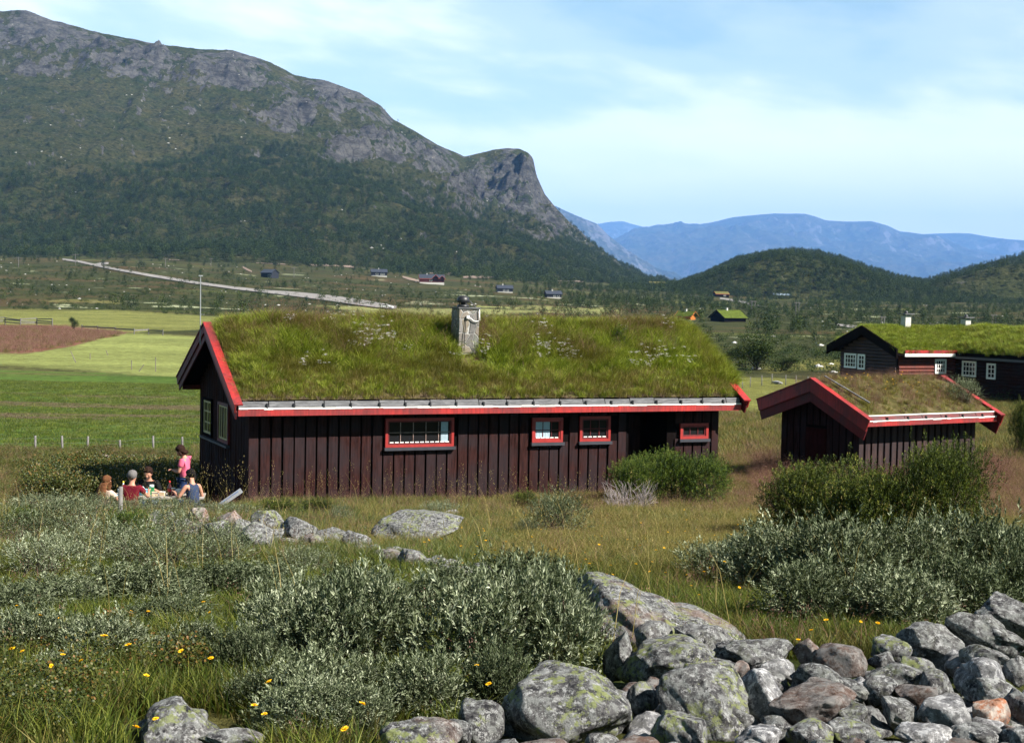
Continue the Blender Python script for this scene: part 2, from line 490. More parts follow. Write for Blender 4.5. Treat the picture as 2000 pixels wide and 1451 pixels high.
# yellow hayfields beyond, reddish dock field, mown field, green field on the left
colr = paint([(-700, 604), (180, 606), (470, 622), (470, 640), (250, 650), (110, 640), (-700, 636)], (0.15, 0.155, 0.045))
colr = paint([(100, 585), (240, 588), (240, 592), (100, 590)], (0.20, 0.18, 0.06))
colr = paint([(620, 596), (900, 604), (1215, 606), (1215, 612), (900, 614), (700, 612)], (0.21, 0.22, 0.08), amt=.9)
colr = paint([(930, 596), (1215, 605), (1215, 608), (930, 600)], (0.26, 0.27, 0.10))
colr = paint([(-700, 636), (110, 636), (250, 650), (170, 668), (60, 690), (-700, 700)], (0.16, 0.075, 0.05))
colr = paint([(250, 650), (420, 656), (420, 745), (250, 730), (0, 716), (-600, 705), (-600, 698), (60, 690), (170, 668)], (0.19, 0.21, 0.065))
Pg = gpoly([(-700, 708), (0, 718), (250, 732), (470, 742), (470, 905), (0, 895), (-700, 880)])
mg = inpoly(wgx, gy, Pg).astype(float)
stripe = sstep(-0.1, 0.35, fbm(gx / 40, gy / 5.5 + 3.0, 4, 70))
gcol = mixc(np.broadcast_to(np.array([0.070, 0.118, 0.022]), XX.shape + (3,)), np.array([0.125, 0.085, 0.05]), stripe * 0.7)
gcol = mixc(gcol, np.array([0.12, 0.135, 0.035]), sstep(0, 0.5, fbm(gx / 30, gy / 7, 3, 75)) * 0.6)
colr = mixc(colr, np.zeros(3), mg) + gcol * mg[..., None]
colr = paint([(1400, 740), (1560, 742), (1640, 760), (1620, 800), (1400, 800)], (0.17, 0.17, 0.045), amt=.85)
colr = paint([(1490, 712), (1640, 700), (1640, 716), (1500, 730)], (0.17, 0.16, 0.045), amt=.7)
# pale reindeer-lichen patches and bare gravel in the valley
lich = sstep(0.30, 0.42, fbm(gx / 22, gy / 16, 4, 80) * 0.6 + fbm(gx / 60, gy / 60, 2, 81) * 0.5) * sstep(130, 260, gy) * (1 - mg) * sstep(1200, 700, gy)
lich *= (np.linalg.norm(colr - np.array([.19, .21, .065]), axis=-1) > 0.05) * (np.linalg.norm(colr - np.array([.2, .075, .045]), axis=-1) > 0.05)
lich *= (1 - sstep(0.13, 0.15, colr[..., 0]))
colr = mixc(colr, np.array([0.42, 0.44, 0.28]), lich * 0.8)
lawn = np.maximum(mg, sstep(120, 240, gy) * 0.6)
ca = np.concatenate([colr, np.ones(XX.shape + (1,))], -1)
t = NT('ground')
co = t.coord('World')
cc = t.attr('cover', 'Color')
n1_ = t.noise(co, 1.7, 8, 0.72); n2_ = t.noise(co, 0.06, 7, 0.68); n3_ = t.noise(co, 0.5, 9, 0.8)
c = t.mix(1.0, cc, t.ramp(n1_, [(0.3, 0.55), (0.7, 1.45)]), 'MULTIPLY')
c = t.mix(1.0, c, t.ramp(n2_, [(0.3, 0.7), (0.7, 1.35)]), 'MULTIPLY')
c = t.mix(1.0, c, t.ramp(n3_, [(0.35, 0.72), (0.65, 1.3)]), 'MULTIPLY')
t.bump(t.noise(co, 0.9, 9, 0.75), 0.9, 0.5)
gmat = t.done(c, 0.95, 0.05)
gm = np_mesh('ground', np.stack([XX, YY, ZZ], -1), grid_faces(*XX.shape), gmat, True, {'cover': ('FLOAT_COLOR', ca)})
ground = tag(obj('ground', gm), 'grassy slope running down to a wide heath valley with hay fields', None, None, 'structure')

# ---- mountain
def hillside(name, rows, nu, nt, umin, umax, namp, seed, back=True, ns=1.0, outcrops=()):
    """rows: list of (px, [(Y, py), ...]) : slope profiles with the first entry tucked under the ground sheet"""
    pu = []; pv = []; pY = []
    for px, prof in rows:
        u0 = [uv(px, y) for _, y in prof]
        pu.append(np.mean([a[0] for a in u0])); pv.append([a[1] for a in u0]); pY.append([p[0] for p in prof])
    pu = np.array(pu); pv = np.array(pv); pY = np.array(pY)
    u = np.linspace(umin, umax, nu); k = pv.shape[1]
    cv = np.stack([np.interp(u, pu, pv[:, i]) for i in range(k)]); cy = np.stack([np.interp(u, pu, pY[:, i]) for i in range(k)])
    tt = np.linspace(0, k - 1, nt); i0 = np.clip(tt.astype(int), 0, k - 2); f = (tt - i0)[:, None]
    v = cv[i0] * (1 - f) + cv[i0 + 1] * f; Y = cy[i0] * (1 - f) + cy[i0 + 1] * f
    # soften the kinks between profile rows
    for _ in range(int(nt / 26)):
        v[1:-1] = (v[:-2] + 2 * v[1:-1] + v[2:]) / 4; Y[1:-1] = (Y[:-2] + 2 * Y[1:-1] + Y[2:]) / 4
    U2 = np.broadcast_to(u, v.shape)
    X = U2 * Y; Z = EYE[2] + Y * v
    tn = (tt / (k - 1))[:, None]
    env = sstep(0.0, 0.12, tn) * (1 - 0.96 * sstep(0.84, 0.99, tn))
    sc = Y / 2000.0
    NX, NY = X / ns, Y / ns
    big = fbm(NX / 420, NY / 420, 3, seed); mid = ridged(NX / 130, NY / 190, 5, seed + 9) - 0.45; small = fbm(NX / 28, NY / 36, 5, seed + 20, 0.6)
    gully = ridged(NX / 75 + 0.5 * big, NY / 420, 4, seed + 14) - 0.5
    mask = np.zeros(v.shape)
    PX = 1000 + U2 * FPX; PYv = 580 + 0.0192 * (PX - 1000) - v * FPX
    for (ox, oy, wx, wy) in outcrops:
        mask = np.maximum(mask, np.exp(-(((PX - ox) / wx) ** 2 + ((PYv - oy) / wy) ** 2) ** 1.3 * 1.1) * sstep(-0.45, 0.25, fbm(X / 60, Y / 90, 4, seed + 31) + 0.25))
    Z = Z + env * namp * sc * (22 * big + 26 * mid * (0.6 + mask) + 9 * gully + (4.5 + 9 * mask) * small) + (1 - env) * 2.0 * small * namp
    # rows behind the crest
    bx, by, bz = [X], [Y], [Z]
    if back:
        for kx, (dy, dz) in enumerate([(60 * ns, -12 * ns), (250 * ns, -70 * ns), (900 * ns, -300 * ns)]):
            bx.append(X[-1:] * (1 + dy / Y[-1:])); by.append(Y[-1:] + dy); bz.append(Z[-1:] + dz)
    X = np.concatenate(bx); Y = np.concatenate(by); Z = np.concatenate(bz)
    mask = np.concatenate([mask] + [mask[-1:]] * (len(bx) - 1)); tn2 = np.concatenate([np.broadcast_to(tn, v.shape)] + [np.ones((1, nu))] * (len(bx) - 1))
    return X, Y, Z, mask, tn2
rows = []
def prof(px, A, B, C, Dv, yA=1750, yB=2350, yC=2800, yD=3100):
    g = ground_y(px)
    rows.append((px, [(1120, g + 5), (1320, g - 3), (yA, A), (yB, B), (yC, C), (yD, Dv)]))
def ground_y(px):
    u = uv(px, 520)[0]
    v = (zg(u * 1120, 1120) - EYE[2]) / 1120
    return 580 + 0.0192 * (px - 1000) - float(v) * FPX
for a in [(-1300, 350, 210, 60, -130), (-500, 340, 200, 90, -30), (-150, 345, 205, 95, 5), (0, 350, 215, 110, 22), (50, 350, 215, 110, 20), (100, 352, 220, 118, 40), (200, 355, 225, 130, 66), (300, 358, 230, 145, 86),
          (400, 360, 235, 160, 98), (450, 362, 240, 165, 99), (520, 366, 250, 180, 120), (575, 370, 260, 205, 148), (640, 378, 275, 215, 160),
          (700, 388, 290, 230, 182), (742, 396, 305, 250, 208), (766, 402, 315, 270, 234), (800, 410, 330, 285, 252), (850, 425, 360, 315, 282), (905, 440, 390, 345, 306)]:
    prof(*a)
for a in [(940, 448, 405, 350, 298), (962, 452, 415, 352, 292), (985, 456, 425, 345, 290), (1012, 462, 435, 345, 291), (1028, 465, 440, 350, 297), (1038, 468, 445, 365, 308), (1046, 471, 450, 385, 345),
          (1062, 477, 458, 410, 380), (1086, 487, 470, 430, 408), (1130, 505, 490, 470, 452), (1180, 526, 515, 506, 500), (1225, 541, 536, 533, 530), (1268, 553, 552, 551, 550), (1330, 572, 574, 576, 578), (1500, 600, 603, 604, 606)]:
    prof(*a, yA=1900, yB=2600, yC=2960, yD=3120)
outc = [(270, 128, 90, 26), (700, 292, 85, 38), (440, 160, 70, 22), (680, 185, 95, 32), (1000, 360, 62, 85), (900, 375, 60, 45), (60, 60, 120, 35), (560, 232, 60, 16),
        (60, 150, 60, 10), (250, 75, 150, 18), (470, 118, 110, 22), (830, 300, 50, 30), (1060, 450, 40, 30), (660, 160, 90, 20), (160, 100, 70, 10)]
MX, MY, MZ, MK, MT = hillside('mountain', rows, 820, 330, -0.62, 0.15, 1.0, 100, outcrops=outc)
def slope_of(X, Y, Z):
    V = np.stack([X, Y, Z], -1); a = np.gradient(V, axis=1); b = np.gradient(V, axis=0)
    n = np.cross(a, b); n /= np.linalg.norm(n, axis=-1, keepdims=True) + 1e-9
    return np.abs(n[..., 2])
def rockmask(X, Y, Z, K, T, seed, lo=0.62, hi=0.84, elev=True, ns=1.0):
    s = slope_of(X, Y, Z)
    r = sstep(hi, lo, s) + K * 0.75
    r = r + (sstep(0.55, 1.0, T) * 0.22 if elev else 0) + 0.9 * fbm(X / 45 / ns, Y / 60 / ns, 5, seed + 60, 0.65)
    return np.clip(sstep(0.30, 0.78, r), 0, 1)
def mountain_mat(name, heath_a, heath_b, rock_a, rock_b, sc=1.0):
    t = NT(name); co = t.coord('World')
    rk = t.attr('rock')
    n1 = t.noise(co, 0.012 * sc, 10, 0.72); n2 = t.noise(co, 0.05 * sc, 9, 0.75); n3 = t.noise(t.coord('World', scale=(1, 0.6, 2.2)), 0.035 * sc, 9, 0.8)
    h = t.mix(t.ramp(n1, [(0.38, 0.0), (0.62, 1.0)]), heath_a, heath_b)
    h = t.mix(t.ramp(n2, [(0.56, 0.0), (0.68, 0.55)]), h, (0.13, 0.135, 0.06))
    h = t.mix(t.ramp(n2, [(0.34, 0.8), (0.46, 0.0)]), h, (0.014, 0.024, 0.009))
    n4 = t.noise(co, 0.16 * sc, 6, 0.75)
    h = t.mix(t.ramp(n4, [(0.40, 0.85), (0.50, 0.0)]), h, (0.012, 0.020, 0.007))
    h = t.mix(t.ramp(n4, [(0.60, 0.0), (0.68, 0.7)]), h, (0.20, 0.195, 0.13))
    r = t.mix(t.ramp(n3, [(0.35, 0.0), (0.68, 1.0)]), rock_a, rock_b)
    cr = t.voro(t.coord('World', scale=(1, 1, 0.45)), 0.07 * sc, 'DISTANCE_TO_EDGE')
    r = t.mix(t.ramp(cr, [(0.0, 0.65), (0.09, 0.0)]), r, (0.05, 0.048, 0.055))
    m = t.math('ADD', t.math('MULTIPLY', rk, 0.7), t.math('ADD', t.math('MULTIPLY', t.math('SUBTRACT', n2, 0.5), 2.0), t.math('MULTIPLY', t.math('SUBTRACT', n1, 0.5), 1.6)))
    c = t.mix(t.ramp(m, [(0.42, 0.0), (0.56, 1.0)]), h, r)
    t.bump(t.math('ADD', n3, t.math('MULTIPLY', n1, 2.0)), 1.0, 14.0)
    return t.done(c, 0.95, 0.05)
mmat = mountain_mat('mountain_rock_and_heath', (0.042, 0.055, 0.016), (0.085, 0.080, 0.032), (0.022, 0.021, 0.021), (0.21, 0.20, 0.19))
rkm = rockmask(MX, MY, MZ, MK, MT, 100)
mm = np_mesh('mountain', np.stack([MX, MY, MZ], -1), grid_faces(*MX.shape), mmat, True, {'rock': ('FLOAT', rkm)})
mountain = tag(obj('mountain', mm), 'craggy grey mountain with a wooded foot and a knob-shaped cliff at its right end', None, None, 'structure')

# ---- two wooded hills
def hill_rows(pts, y0, yt, base=None):
    out = []
    for px, py in pts:
        g = ground_y(px)
        m1 = g + (py - g) * 0.45
        out.append((px, [(y0, g + 6), (y0 + 80, min(g, py + 14)), ((y0 + yt) / 2, min(m1, g)), (yt * 0.9, g + (py - g) * 0.86), (yt, py)]))
    return out
hpts = [(1180, 600), (1270, 596), (1335, 553), (1370, 541), (1400, 526), (1440, 508), (1500, 495), (1545, 491), (1600, 494), (1650, 509), (1700, 526), (1760, 545), (1810, 553), (1870, 566), (1960, 600), (2100, 610)]
H1 = hillside('hill', hill_rows(hpts, 1180, 1900), 300, 110, uv(1190, 550)[0], uv(2090, 550)[0], 0.35, 300, outcrops=[(1510, 500, 12, 5), (1620, 510, 22, 6)])
rpts = [(1500, 612), (1740, 600), (1790, 556), (1830, 541), (1900, 521), (1950, 508), (2000, 497), (2200, 452), (2500, 400), (3000, 330)]
H2 = hillside('hill', hill_rows(rpts, 1250, 2300), 300, 110, uv(1510, 550)[0], uv(2990, 450)[0], 0.35, 330, outcrops=[(1850, 570, 20, 4)])
hmat = mountain_mat('hill_heath', (0.045, 0.060, 0.018), (0.075, 0.080, 0.03), (0.10, 0.095, 0.09), (0.2, 0.19, 0.18))
for (X, Y, Z, K, T), lb in ((H1, 'low round wooded hill in the middle of the valley'), (H2, 'wooded hillside rising at the right edge of the valley')):
    rk = rockmask(X, Y, Z, K, T, 300, elev=False) * 0.4
    tag(obj('hill', np_mesh('hill', np.stack([X, Y, Z], -1), grid_faces(*X.shape), hmat, True, {'rock': ('FLOAT', rk)})), lb, None, None, 'structure')

# ---- far blue mountains
def far_rows(pts, y0, yt, yb):
    return [(px, [(y0, 566 + 0.0192 * (px - 1000)), (y0 + (yt - y0) * 0.4, yb + (py - yb) * 0.35), (y0 + (yt - y0) * 0.75, yb + (py - yb) * 0.75), (yt, py)]) for px, py in pts]
fmat = mountain_mat('far_mountain_rock', (0.03, 0.04, 0.03), (0.06, 0.055, 0.04), (0.07, 0.07, 0.08), (0.13, 0.125, 0.13), sc=0.08)
L3 = [(900, 420), (1000, 395), (1085, 403), (1110, 415), (1140, 428), (1165, 438), (1190, 462), (1230, 492), (1290, 530), (1340, 552), (1420, 572), (1700, 590)]
L2 = [(1000, 470), (1120, 445), (1165, 438), (1190, 433), (1215, 432), (1235, 438), (1260, 444), (1300, 440), (1350, 470), (1500, 520), (1700, 560)]
L1 = [(1060, 560), (1150, 510), (1205, 471), (1240, 450), (1268, 443), (1285, 441), (1310, 446), (1330, 446), (1352, 441), (1390, 434), (1430, 425), (1475, 420), (1510, 417), (1570, 418), (1590, 423), (1610, 430), (1650, 433), (1700, 432),
      (1730, 440), (1755, 452), (1795, 457), (1830, 462), (1900, 490), (2200, 540)]
L0 = [(1500, 520), (1700, 480), (1795, 458), (1830, 456), (1870, 456), (1895, 457), (1930, 463), (1960, 467), (2000, 470), (2100, 468), (2300, 455), (2700, 470), (3200, 500)]
for pts, y0, yt, lb, sd in ((L3, 12000, 18000, 'blue hazy mountainside dropping behind the knob-shaped cliff', 400), (L2, 29000, 38000, 'pale blue peak far behind the valley gap', 430),
                            (L1, 17000, 29000, 'broad blue mountain across the end of the valley', 460), (L0, 24000, 34000, 'blue ridge at the far right of the skyline', 490)):
    X, Y, Z, K, T = hillside('far', far_rows(pts, y0, yt, 556 + 4), 420, 130, uv(pts[0][0], 500)[0], uv(pts[-1][0], 500)[0], 0.9 / 1.0, sd, ns=yt / 2600)
    rk = np.clip(rockmask(X, Y, Z, K, T, sd, 0.7, 0.92, ns=10), 0, 1)
    tag(obj('far_mountain', np_mesh('far_mountain', np.stack([X, Y, Z], -1), grid_faces(*X.shape), fmat, True, {'rock': ('FLOAT', rk)})), lb, None, None, 'structure')

# ---- haze
hz = NT('valley_haze')
for l in list(hz.l): hz.l.remove(l)
hz.n.remove(hz.p)
pv_ = hz.new('ShaderNodeVolumePrincipled'); pv_.inputs['Color'].default_value = (0.22, 0.47, 1.0, 1); pv_.inputs['Density'].default_value = 0.000033
pv_.inputs['Anisotropy'].default_value = -0.2
hz.l.new(pv_.outputs[0], hz.out.inputs['Volume'])
hb = MB().box((-60000, -420, -60), (60000, 45000, 2600)).build('haze', hz.m)
tag(hb, 'thin blue summer haze filling the valley', None, None, 'stuff')
# ================================================================== BUILDINGS
def woodmat(name, col, streak=0.35, bumpy=0.4, rough=0.75, spec=0.25):
    t = NT(name); co = t.coord('Object', scale=(9, 9, 0.9), rnd=False)
    n = t.noise(co, 2.2, 8, 0.7); n2 = t.noise(t.coord('Object'), 1.3, 5, 0.6)
    c = t.mix(t.ramp(n, [(0.32, 0.0), (0.68, 1.0)]), tuple(x * (1 - streak) for x in col), tuple(x * (1 + streak) for x in col))
    c = t.mix(t.ramp(n2, [(0.40, 0.55), (0.60, 0.0)]), c, (0.026, 0.023, 0.027))
    t.bump(n, bumpy, 0.01)
    return t.done(c, rough, spec)
M_dark = woodmat('tarred_brown_boards', (0.031, 0.0130, 0.0120), 0.65, spec=0.03, rough=0.9)
M_core = flat('dark_wall_core', (0.007, 0.005, 0.005), 0.95, 0.02)
M_red = woodmat('weathered_red_paint', (0.34, 0.022, 0.020), 0.38, 0.3, 0.5, 0.4)
M_redd = woodmat('dark_red_paint', (0.13, 0.010, 0.012), 0.3, 0.3, 0.6, 0.3)
M_redw = flat('red_window_paint', (0.28, 0.020, 0.018), 0.5, 0.4, 0.2, 10)
t = NT('grey_weathered_plank'); co = t.coord('Object', scale=(1.2, 14, 14))
n = t.noise(co, 3.0, 8, 0.75)
M_grey = t.done(t.ramp(n, [(0.3, (0.04, 0.04, 0.043)), (0.5, (0.105, 0.105, 0.112)), (0.7, (0.22, 0.22, 0.23))]), 0.85, 0.2)
M_whitep = flat('flaking_white_strip', (0.72, 0.70, 0.66), 0.7, 0.3, 0.2, 20)
M_white = flat('white_paint', (0.78, 0.77, 0.74), 0.5, 0.4, 0.05)
M_cream = flat('cream_paint', (0.50, 0.40, 0.20), 0.6, 0.3, 0.1)
M_dsill = flat('dark_sill_board', (0.035, 0.035, 0.045), 0.6, 0.3)
t = NT('window_glass'); t.p.inputs['Base Color'].default_value = (0.012, 0.012, 0.014, 1); t.p.inputs['Roughness'].default_value = 0.08
t.p.inputs['Specular IOR Level'].default_value = 0.25; M_glass = t.m
M_oldbar = flat('flaking_pale_bars', (0.26, 0.18, 0.16), 0.7, 0.2, 0.5, 12)
M_curt = flat('pale_blue_curtain', (0.34, 0.42, 0.48), 0.8, 0.1, 0.12, 20)
M_iron = flat('black_iron', (0.018, 0.018, 0.022), 0.45, 0.5)
M_steel = flat('galvanised_steel', (0.25, 0.26, 0.28), 0.4, 0.5, 0.1)
t = NT('roof_soil'); co = t.coord('Object'); n = t.noise(co, 3.0, 8, 0.7)
M_soil = t.done(t.ramp(n, [(0.3, (0.030, 0.022, 0.012)), (0.5, (0.065, 0.060, 0.020)), (0.7, (0.13, 0.095, 0.055))]), 0.95, 0.05)
# stone masonry of the chimney
t = NT('chimney_masonry'); co = t.coord('Object', scale=(1, 1, 0.8)); w = t.new('ShaderNodeVectorMath', operation='ADD')
nn = t.new('ShaderNodeTexNoise'); t.l.new(co, nn.inputs['Vector']); nn.inputs['Scale'].default_value = 3.0
sc_ = t.new('ShaderNodeVectorMath', operation='SCALE'); t.l.new(nn.outputs['Color'], sc_.inputs[0]); sc_.inputs['Scale'].default_value = 0.22
t.l.new(co, w.inputs[0]); t.l.new(sc_.outputs[0], w.inputs[1])
ed = t.voro(w.outputs[0], 4.6, 'DISTANCE_TO_EDGE'); cl = t.voro(w.outputs[0], 4.6, 'F1', 'Color')
sepc = t.new('ShaderNodeSeparateColor'); t.l.new(cl, sepc.inputs[0])
stn = t.ramp(sepc.outputs[0], [(0.0, (0.06, 0.06, 0.07)), (0.3, (0.13, 0.11, 0.10)), (0.55, (0.22, 0.17, 0.12)), (0.75, (0.11, 0.12, 0.10)), (1.0, (0.17, 0.15, 0.15))])
stn = t.mix(t.ramp(t.noise(co, 22, 5, 0.7), [(0.3, 0.0), (0.7, 0.5)]), stn, (0.27, 0.26, 0.24))
m_ = t.ramp(ed, [(0.015, 0.0), (0.055, 1.0)])
t.bump(m_, 0.9, 0.03)
M_mason = t.done(t.mix(m_, (0.34, 0.33, 0.32), stn), 0.9, 0.15)

class Frame:
    """a wall plane seen through a known local frame: turns points of the facade into local (x, z)"""
    def __init__(s, origin, rz):
        s.o = Vector(origin); s.rz = rz
        s.ex = Vector((math.cos(rz), math.sin(rz), 0)); s.ey = Vector((-math.sin(rz), math.cos(rz), 0))
    def w(s, x, y, z): return s.o + s.ex * x + s.ey * y + Vector((0, 0, z))
    def front(s, px, py, y=0.0):
        d = Vector(ray(px, py)); p0 = s.o + s.ey * y - Vector(EYE)
        k = p0.dot(s.ey) / d.dot(s.ey); q = Vector(EYE) + d * k - s.o
        return q.dot(s.ex), q.z
    def side(s, px, py, x=0.0):
        d = Vector(ray(px, py)); p0 = s.o + s.ex * x - Vector(EYE)
        k = p0.dot(s.ex) / d.dot(s.ex); q = Vector(EYE) + d * k - s.o
        return q.dot(s.ey), q.z

def cutboards(mb, x0, x1, z0, z1, holes, pitch, wid, thick, place, rnd):
    """vertical boards between z0 and z1(x), interrupted at holes; place(x, d, z) gives the 3D point"""
    x = x0
    while x < x1 - 0.02:
        w = min(wid * rnd.uniform(0.93, 1.04), x1 - x)
        zt = z1(x + w / 2) if callable(z1) else z1
        spans = [(z0, zt)]
        for (hx0, hx1, hz0, hz1) in holes:
            if x + w > hx0 and x < hx1:
                ns = []
                for a, b in spans:
                    if hz0 > a: ns.append((a, min(b, hz0)))
                    if hz1 < b: ns.append((max(a, hz1), b))
                    if hz1 <= a or hz0 >= b: ns.append((a, b))
                spans = [q for q in set(ns) if q[1] - q[0] > 0.03]
        th = thick * rnd.uniform(0.85, 1.15)
        for a, b in spans:
            V = [place(x, 0, a), place(x + w, 0, a), place(x + w, -th, a), place(x, -th, a), place(x, 0, b), place(x + w, 0, b), place(x + w, -th, b), place(x, -th, b)]
            mb.hexa(V)
        x += pitch

def window(parent, place, x0, x1, z0, z1, casing, frame_m, bar_m, cols, rws, cw=0.07, fw=0.035, bw=0.018, sill=None, curtain=None, proud=0.05, label=None, foot_m=None):
    """place(x, d, z): d grows inwards; parts: frame (> glazing_bars), pane, sill, curtain"""
    def bx(mb, xa, xb, za, zb, d0, d1):
        mb.hexa([place(xa, d1, za), place(xb, d1, za), place(xb, d0, za), place(xa, d0, za), place(xa, d1, zb), place(xb, d1, zb), place(xb, d0, zb), place(xa, d0, zb)])
    w_ = empty('window', (0, 0, 0), 0, parent)
    a = MB()
    bx(a, x0 - cw, x1 + cw, z1, z1 + cw, -proud, 0.02); bx(a, x0 - cw, x1 + cw, z0 - cw, z0, -proud, 0.02)
    bx(a, x0 - cw, x0, z0, z1, -proud, 0.02); bx(a, x1, x1 + cw, z0, z1, -proud, 0.02)
    a.build('frame', casing, w_)
    b = MB()
    d0, d1 = -proud + 0.022, 0.012
    bx(b, x0, x1, z1 - fw, z1, d0, d1); bx(b, x0, x1, z0, z0 + fw, d0, d1); bx(b, x0, x0 + fw, z0 + fw, z1 - fw, d0, d1); bx(b, x1 - fw, x1, z0 + fw, z1 - fw, d0, d1)
    b.build('sash', frame_m, w_)
    c = MB()
    for i in range(1, cols):
        x = x0 + (x1 - x0) * i / cols; bx(c, x - bw / 2, x + bw / 2, z0 + fw, z1 - fw, d0 + 0.008, d1 - 0.002)
        if rws == 1: c.build('glazing_bar', bar_m, w_); c = MB()
    for j in range(1, rws):
        z = z0 + (z1 - z0) * j / rws
        for i in range(cols):
            xa = x0 + (x1 - x0) * i / cols + (fw if i == 0 else bw / 2); xb = x0 + (x1 - x0) * (i + 1) / cols - (fw if i == cols - 1 else bw / 2)
            bx(c, xa, xb, z - bw / 2, z + bw / 2, d0 + 0.008, d1 - 0.002)
    if rws > 1: c.build('glazing_bars', bar_m, w_)
    g = MB(); bx(g, x0 + 0.005, x1 - 0.005, z0 + 0.005, z1 - 0.005, 0.0, 0.008); g.build('pane', M_glass, w_)
    if foot_m:
        f = MB()
        n = max(3, int((x1 - x0) / 0.12))
        for i in range(n):
            xa = x0 + fw + (x1 - x0 - 2 * fw) * (i + 0.14) / n; xb = x0 + fw + (x1 - x0 - 2 * fw) * (i + 0.86) / n
            bx(f, xa, xb, z0 + fw + 0.002, z0 + fw + 0.024, d0 + 0.002, d0 + 0.012)
        f.build('bottom_beading', foot_m, w_)
    if sill:
        s_ = MB(); bx(s_, x0 - cw - 0.03, x1 + cw + 0.03, z0 - cw - 0.07, z0 - cw - 0.004, -proud - 0.05, 0.0); s_.build('sill', sill, w_)
    if curtain:
        q = MB()
        for (fa, fb) in curtain:
            xa = x0 + (x1 - x0) * fa; xb = x0 + (x1 - x0) * fb; n = 10
            for i in range(n):
                u0 = xa + (xb - xa) * i / n; u1 = xa + (xb - xa) * (i + 1) / n; dd = 0.004 * (i % 2)
                bx(q, u0, u1, z0 + fw, z1 - fw, -0.010 - dd, -0.002)
        q.build('curtain', M_curt, w_)
    return w_

# ------------------------------------------------------------------ main hut
D1 = 34.0; PH = math.atan(3080 / 7300.0)
Hc = at(485, 985, D1); HUT = Frame((Hc[0], Hc[1], 0.0), PH)
HL = HUT.front(1404, 800)[0]; HW = 5.15; OV = 0.40; ROV = 0.42
hut = thing('turf_roofed_cabin', 'long dark brown cabin with red trim, tall roof grass and stone chimney', 'cabin', HUT.o, PH)
RZ = 3.62; EZ = 2.08; EZB = 2.28         # ridge, front eave, back eave heights (underside of turf box)
YR = HW * 0.5
def rz_under(y):                          # roof deck height at depth y
    return EZ + (RZ - EZ) * (y + ROV) / (YR + ROV) if y < YR else RZ + (EZB - RZ) * (y - YR) / (HW + ROV - YR)
W = {}
W[1] = (HUT.front(757, 822), HUT.front(880, 866)); W[2] = (HUT.front(1043, 821), HUT.front(1093, 858))
W[3] = (HUT.front(1136, 818), HUT.front(1186, 856)); W[4] = (HUT.front(1332, 832), HUT.front(1377, 851))
dx0 = HUT.front(1228, 880)[0]; dx1 = HUT.front(1303, 880)[0]
holes = []
for k in W:
    (xa, za), (xb, zb) = W[k]; W[k] = (min(xa, xb), max(xa, xb), min(za, zb), max(za, zb)); a = W[k]
    holes.append((a[0] - .05, a[1] + .05, a[2] - .06, a[3] + .06))
# walls (core) : boxes around the door recess
core = MB(); zt = EZ - 0.02
core.box((0.03, 0.03, -0.5), (dx0, HW - 0.03, zt)); core.box((dx1, 0.03, -0.5), (HL - 0.03, HW - 0.03, zt)); core.box((dx0, 1.1, -0.5), (dx1, HW - 0.03, zt))
# gable infill
for xg in ((0.03, 0.16), (HL - 0.16, HL - 0.03)):
    P = [(xg[0], 0.03, zt), (xg[0], HW - 0.03, zt), (xg[0], HW - 0.03, rz_under(HW) - 0.05), (xg[0], YR, RZ - 0.05), (xg[0], 0.03, rz_under(0) - 0.05)]
    core.prism(P, (xg[1] - xg[0], 0, 0))
core.build('wall', M_core, hut)
rr = random.Random(4)
cb = MB()
cutboards(cb, 0.0, HL, -0.35, EZ + 0.12, holes + [(dx0, dx1, -0.5, 2.4)], 0.255, 0.212, 0.034, lambda x, d, z: (x, 0.03 + d, z), rr)
cutboards(cb, 0.0, HW, -0.35, lambda y: rz_under(y) - 0.04, [(HUT.side(399, 800)[0] - 3, 99, 0, 0)], 0.255, 0.215, 0.03, lambda y, d, z: (0.03 + d, y, z), rr)
cutboards(cb, 0.0, HW, -0.35, lambda y: rz_under(y) - 0.04, [], 0.255, 0.215, 0.03, lambda y, d, z: (HL - 0.03 - d, y, z), rr)
cutboards(cb, 0.0, HL, -0.35, EZ, [], 0.255, 0.215, 0.03, lambda x, d, z: (x, HW - 0.03 - d, z), rr)
cb.build('board_cladding', M_dark, hut)
dr = MB(); dr.box((dx0 + 0.25, 1.05, -0.3), (dx1 - 0.2, 1.095, 1.75)); dr.build('door', M_dark, hut)
pl = lambda x, d, z: (x, -0.004 + d, z)
window(hut, pl, *W[1], M_redw, M_redd, M_oldbar, 5, 2, cw=0.06, bw=0.014, sill=M_dsill, curtain=[(0.84, 0.95)], foot_m=M_white)
window(hut, pl, *W[2], M_redw, M_redw, M_redd, 3, 2, cw=0.06, sill=M_dsill, curtain=[(0.05, 0.60)], foot_m=M_white)
window(hut, pl, *W[3], M_redw, M_redd, M_redd, 3, 2, cw=0.06, sill=M_dsill, foot_m=M_white)
window(hut, pl, *W[4], M_redw, M_redd, M_redd, 3, 1, cw=0.065, sill=M_dsill)
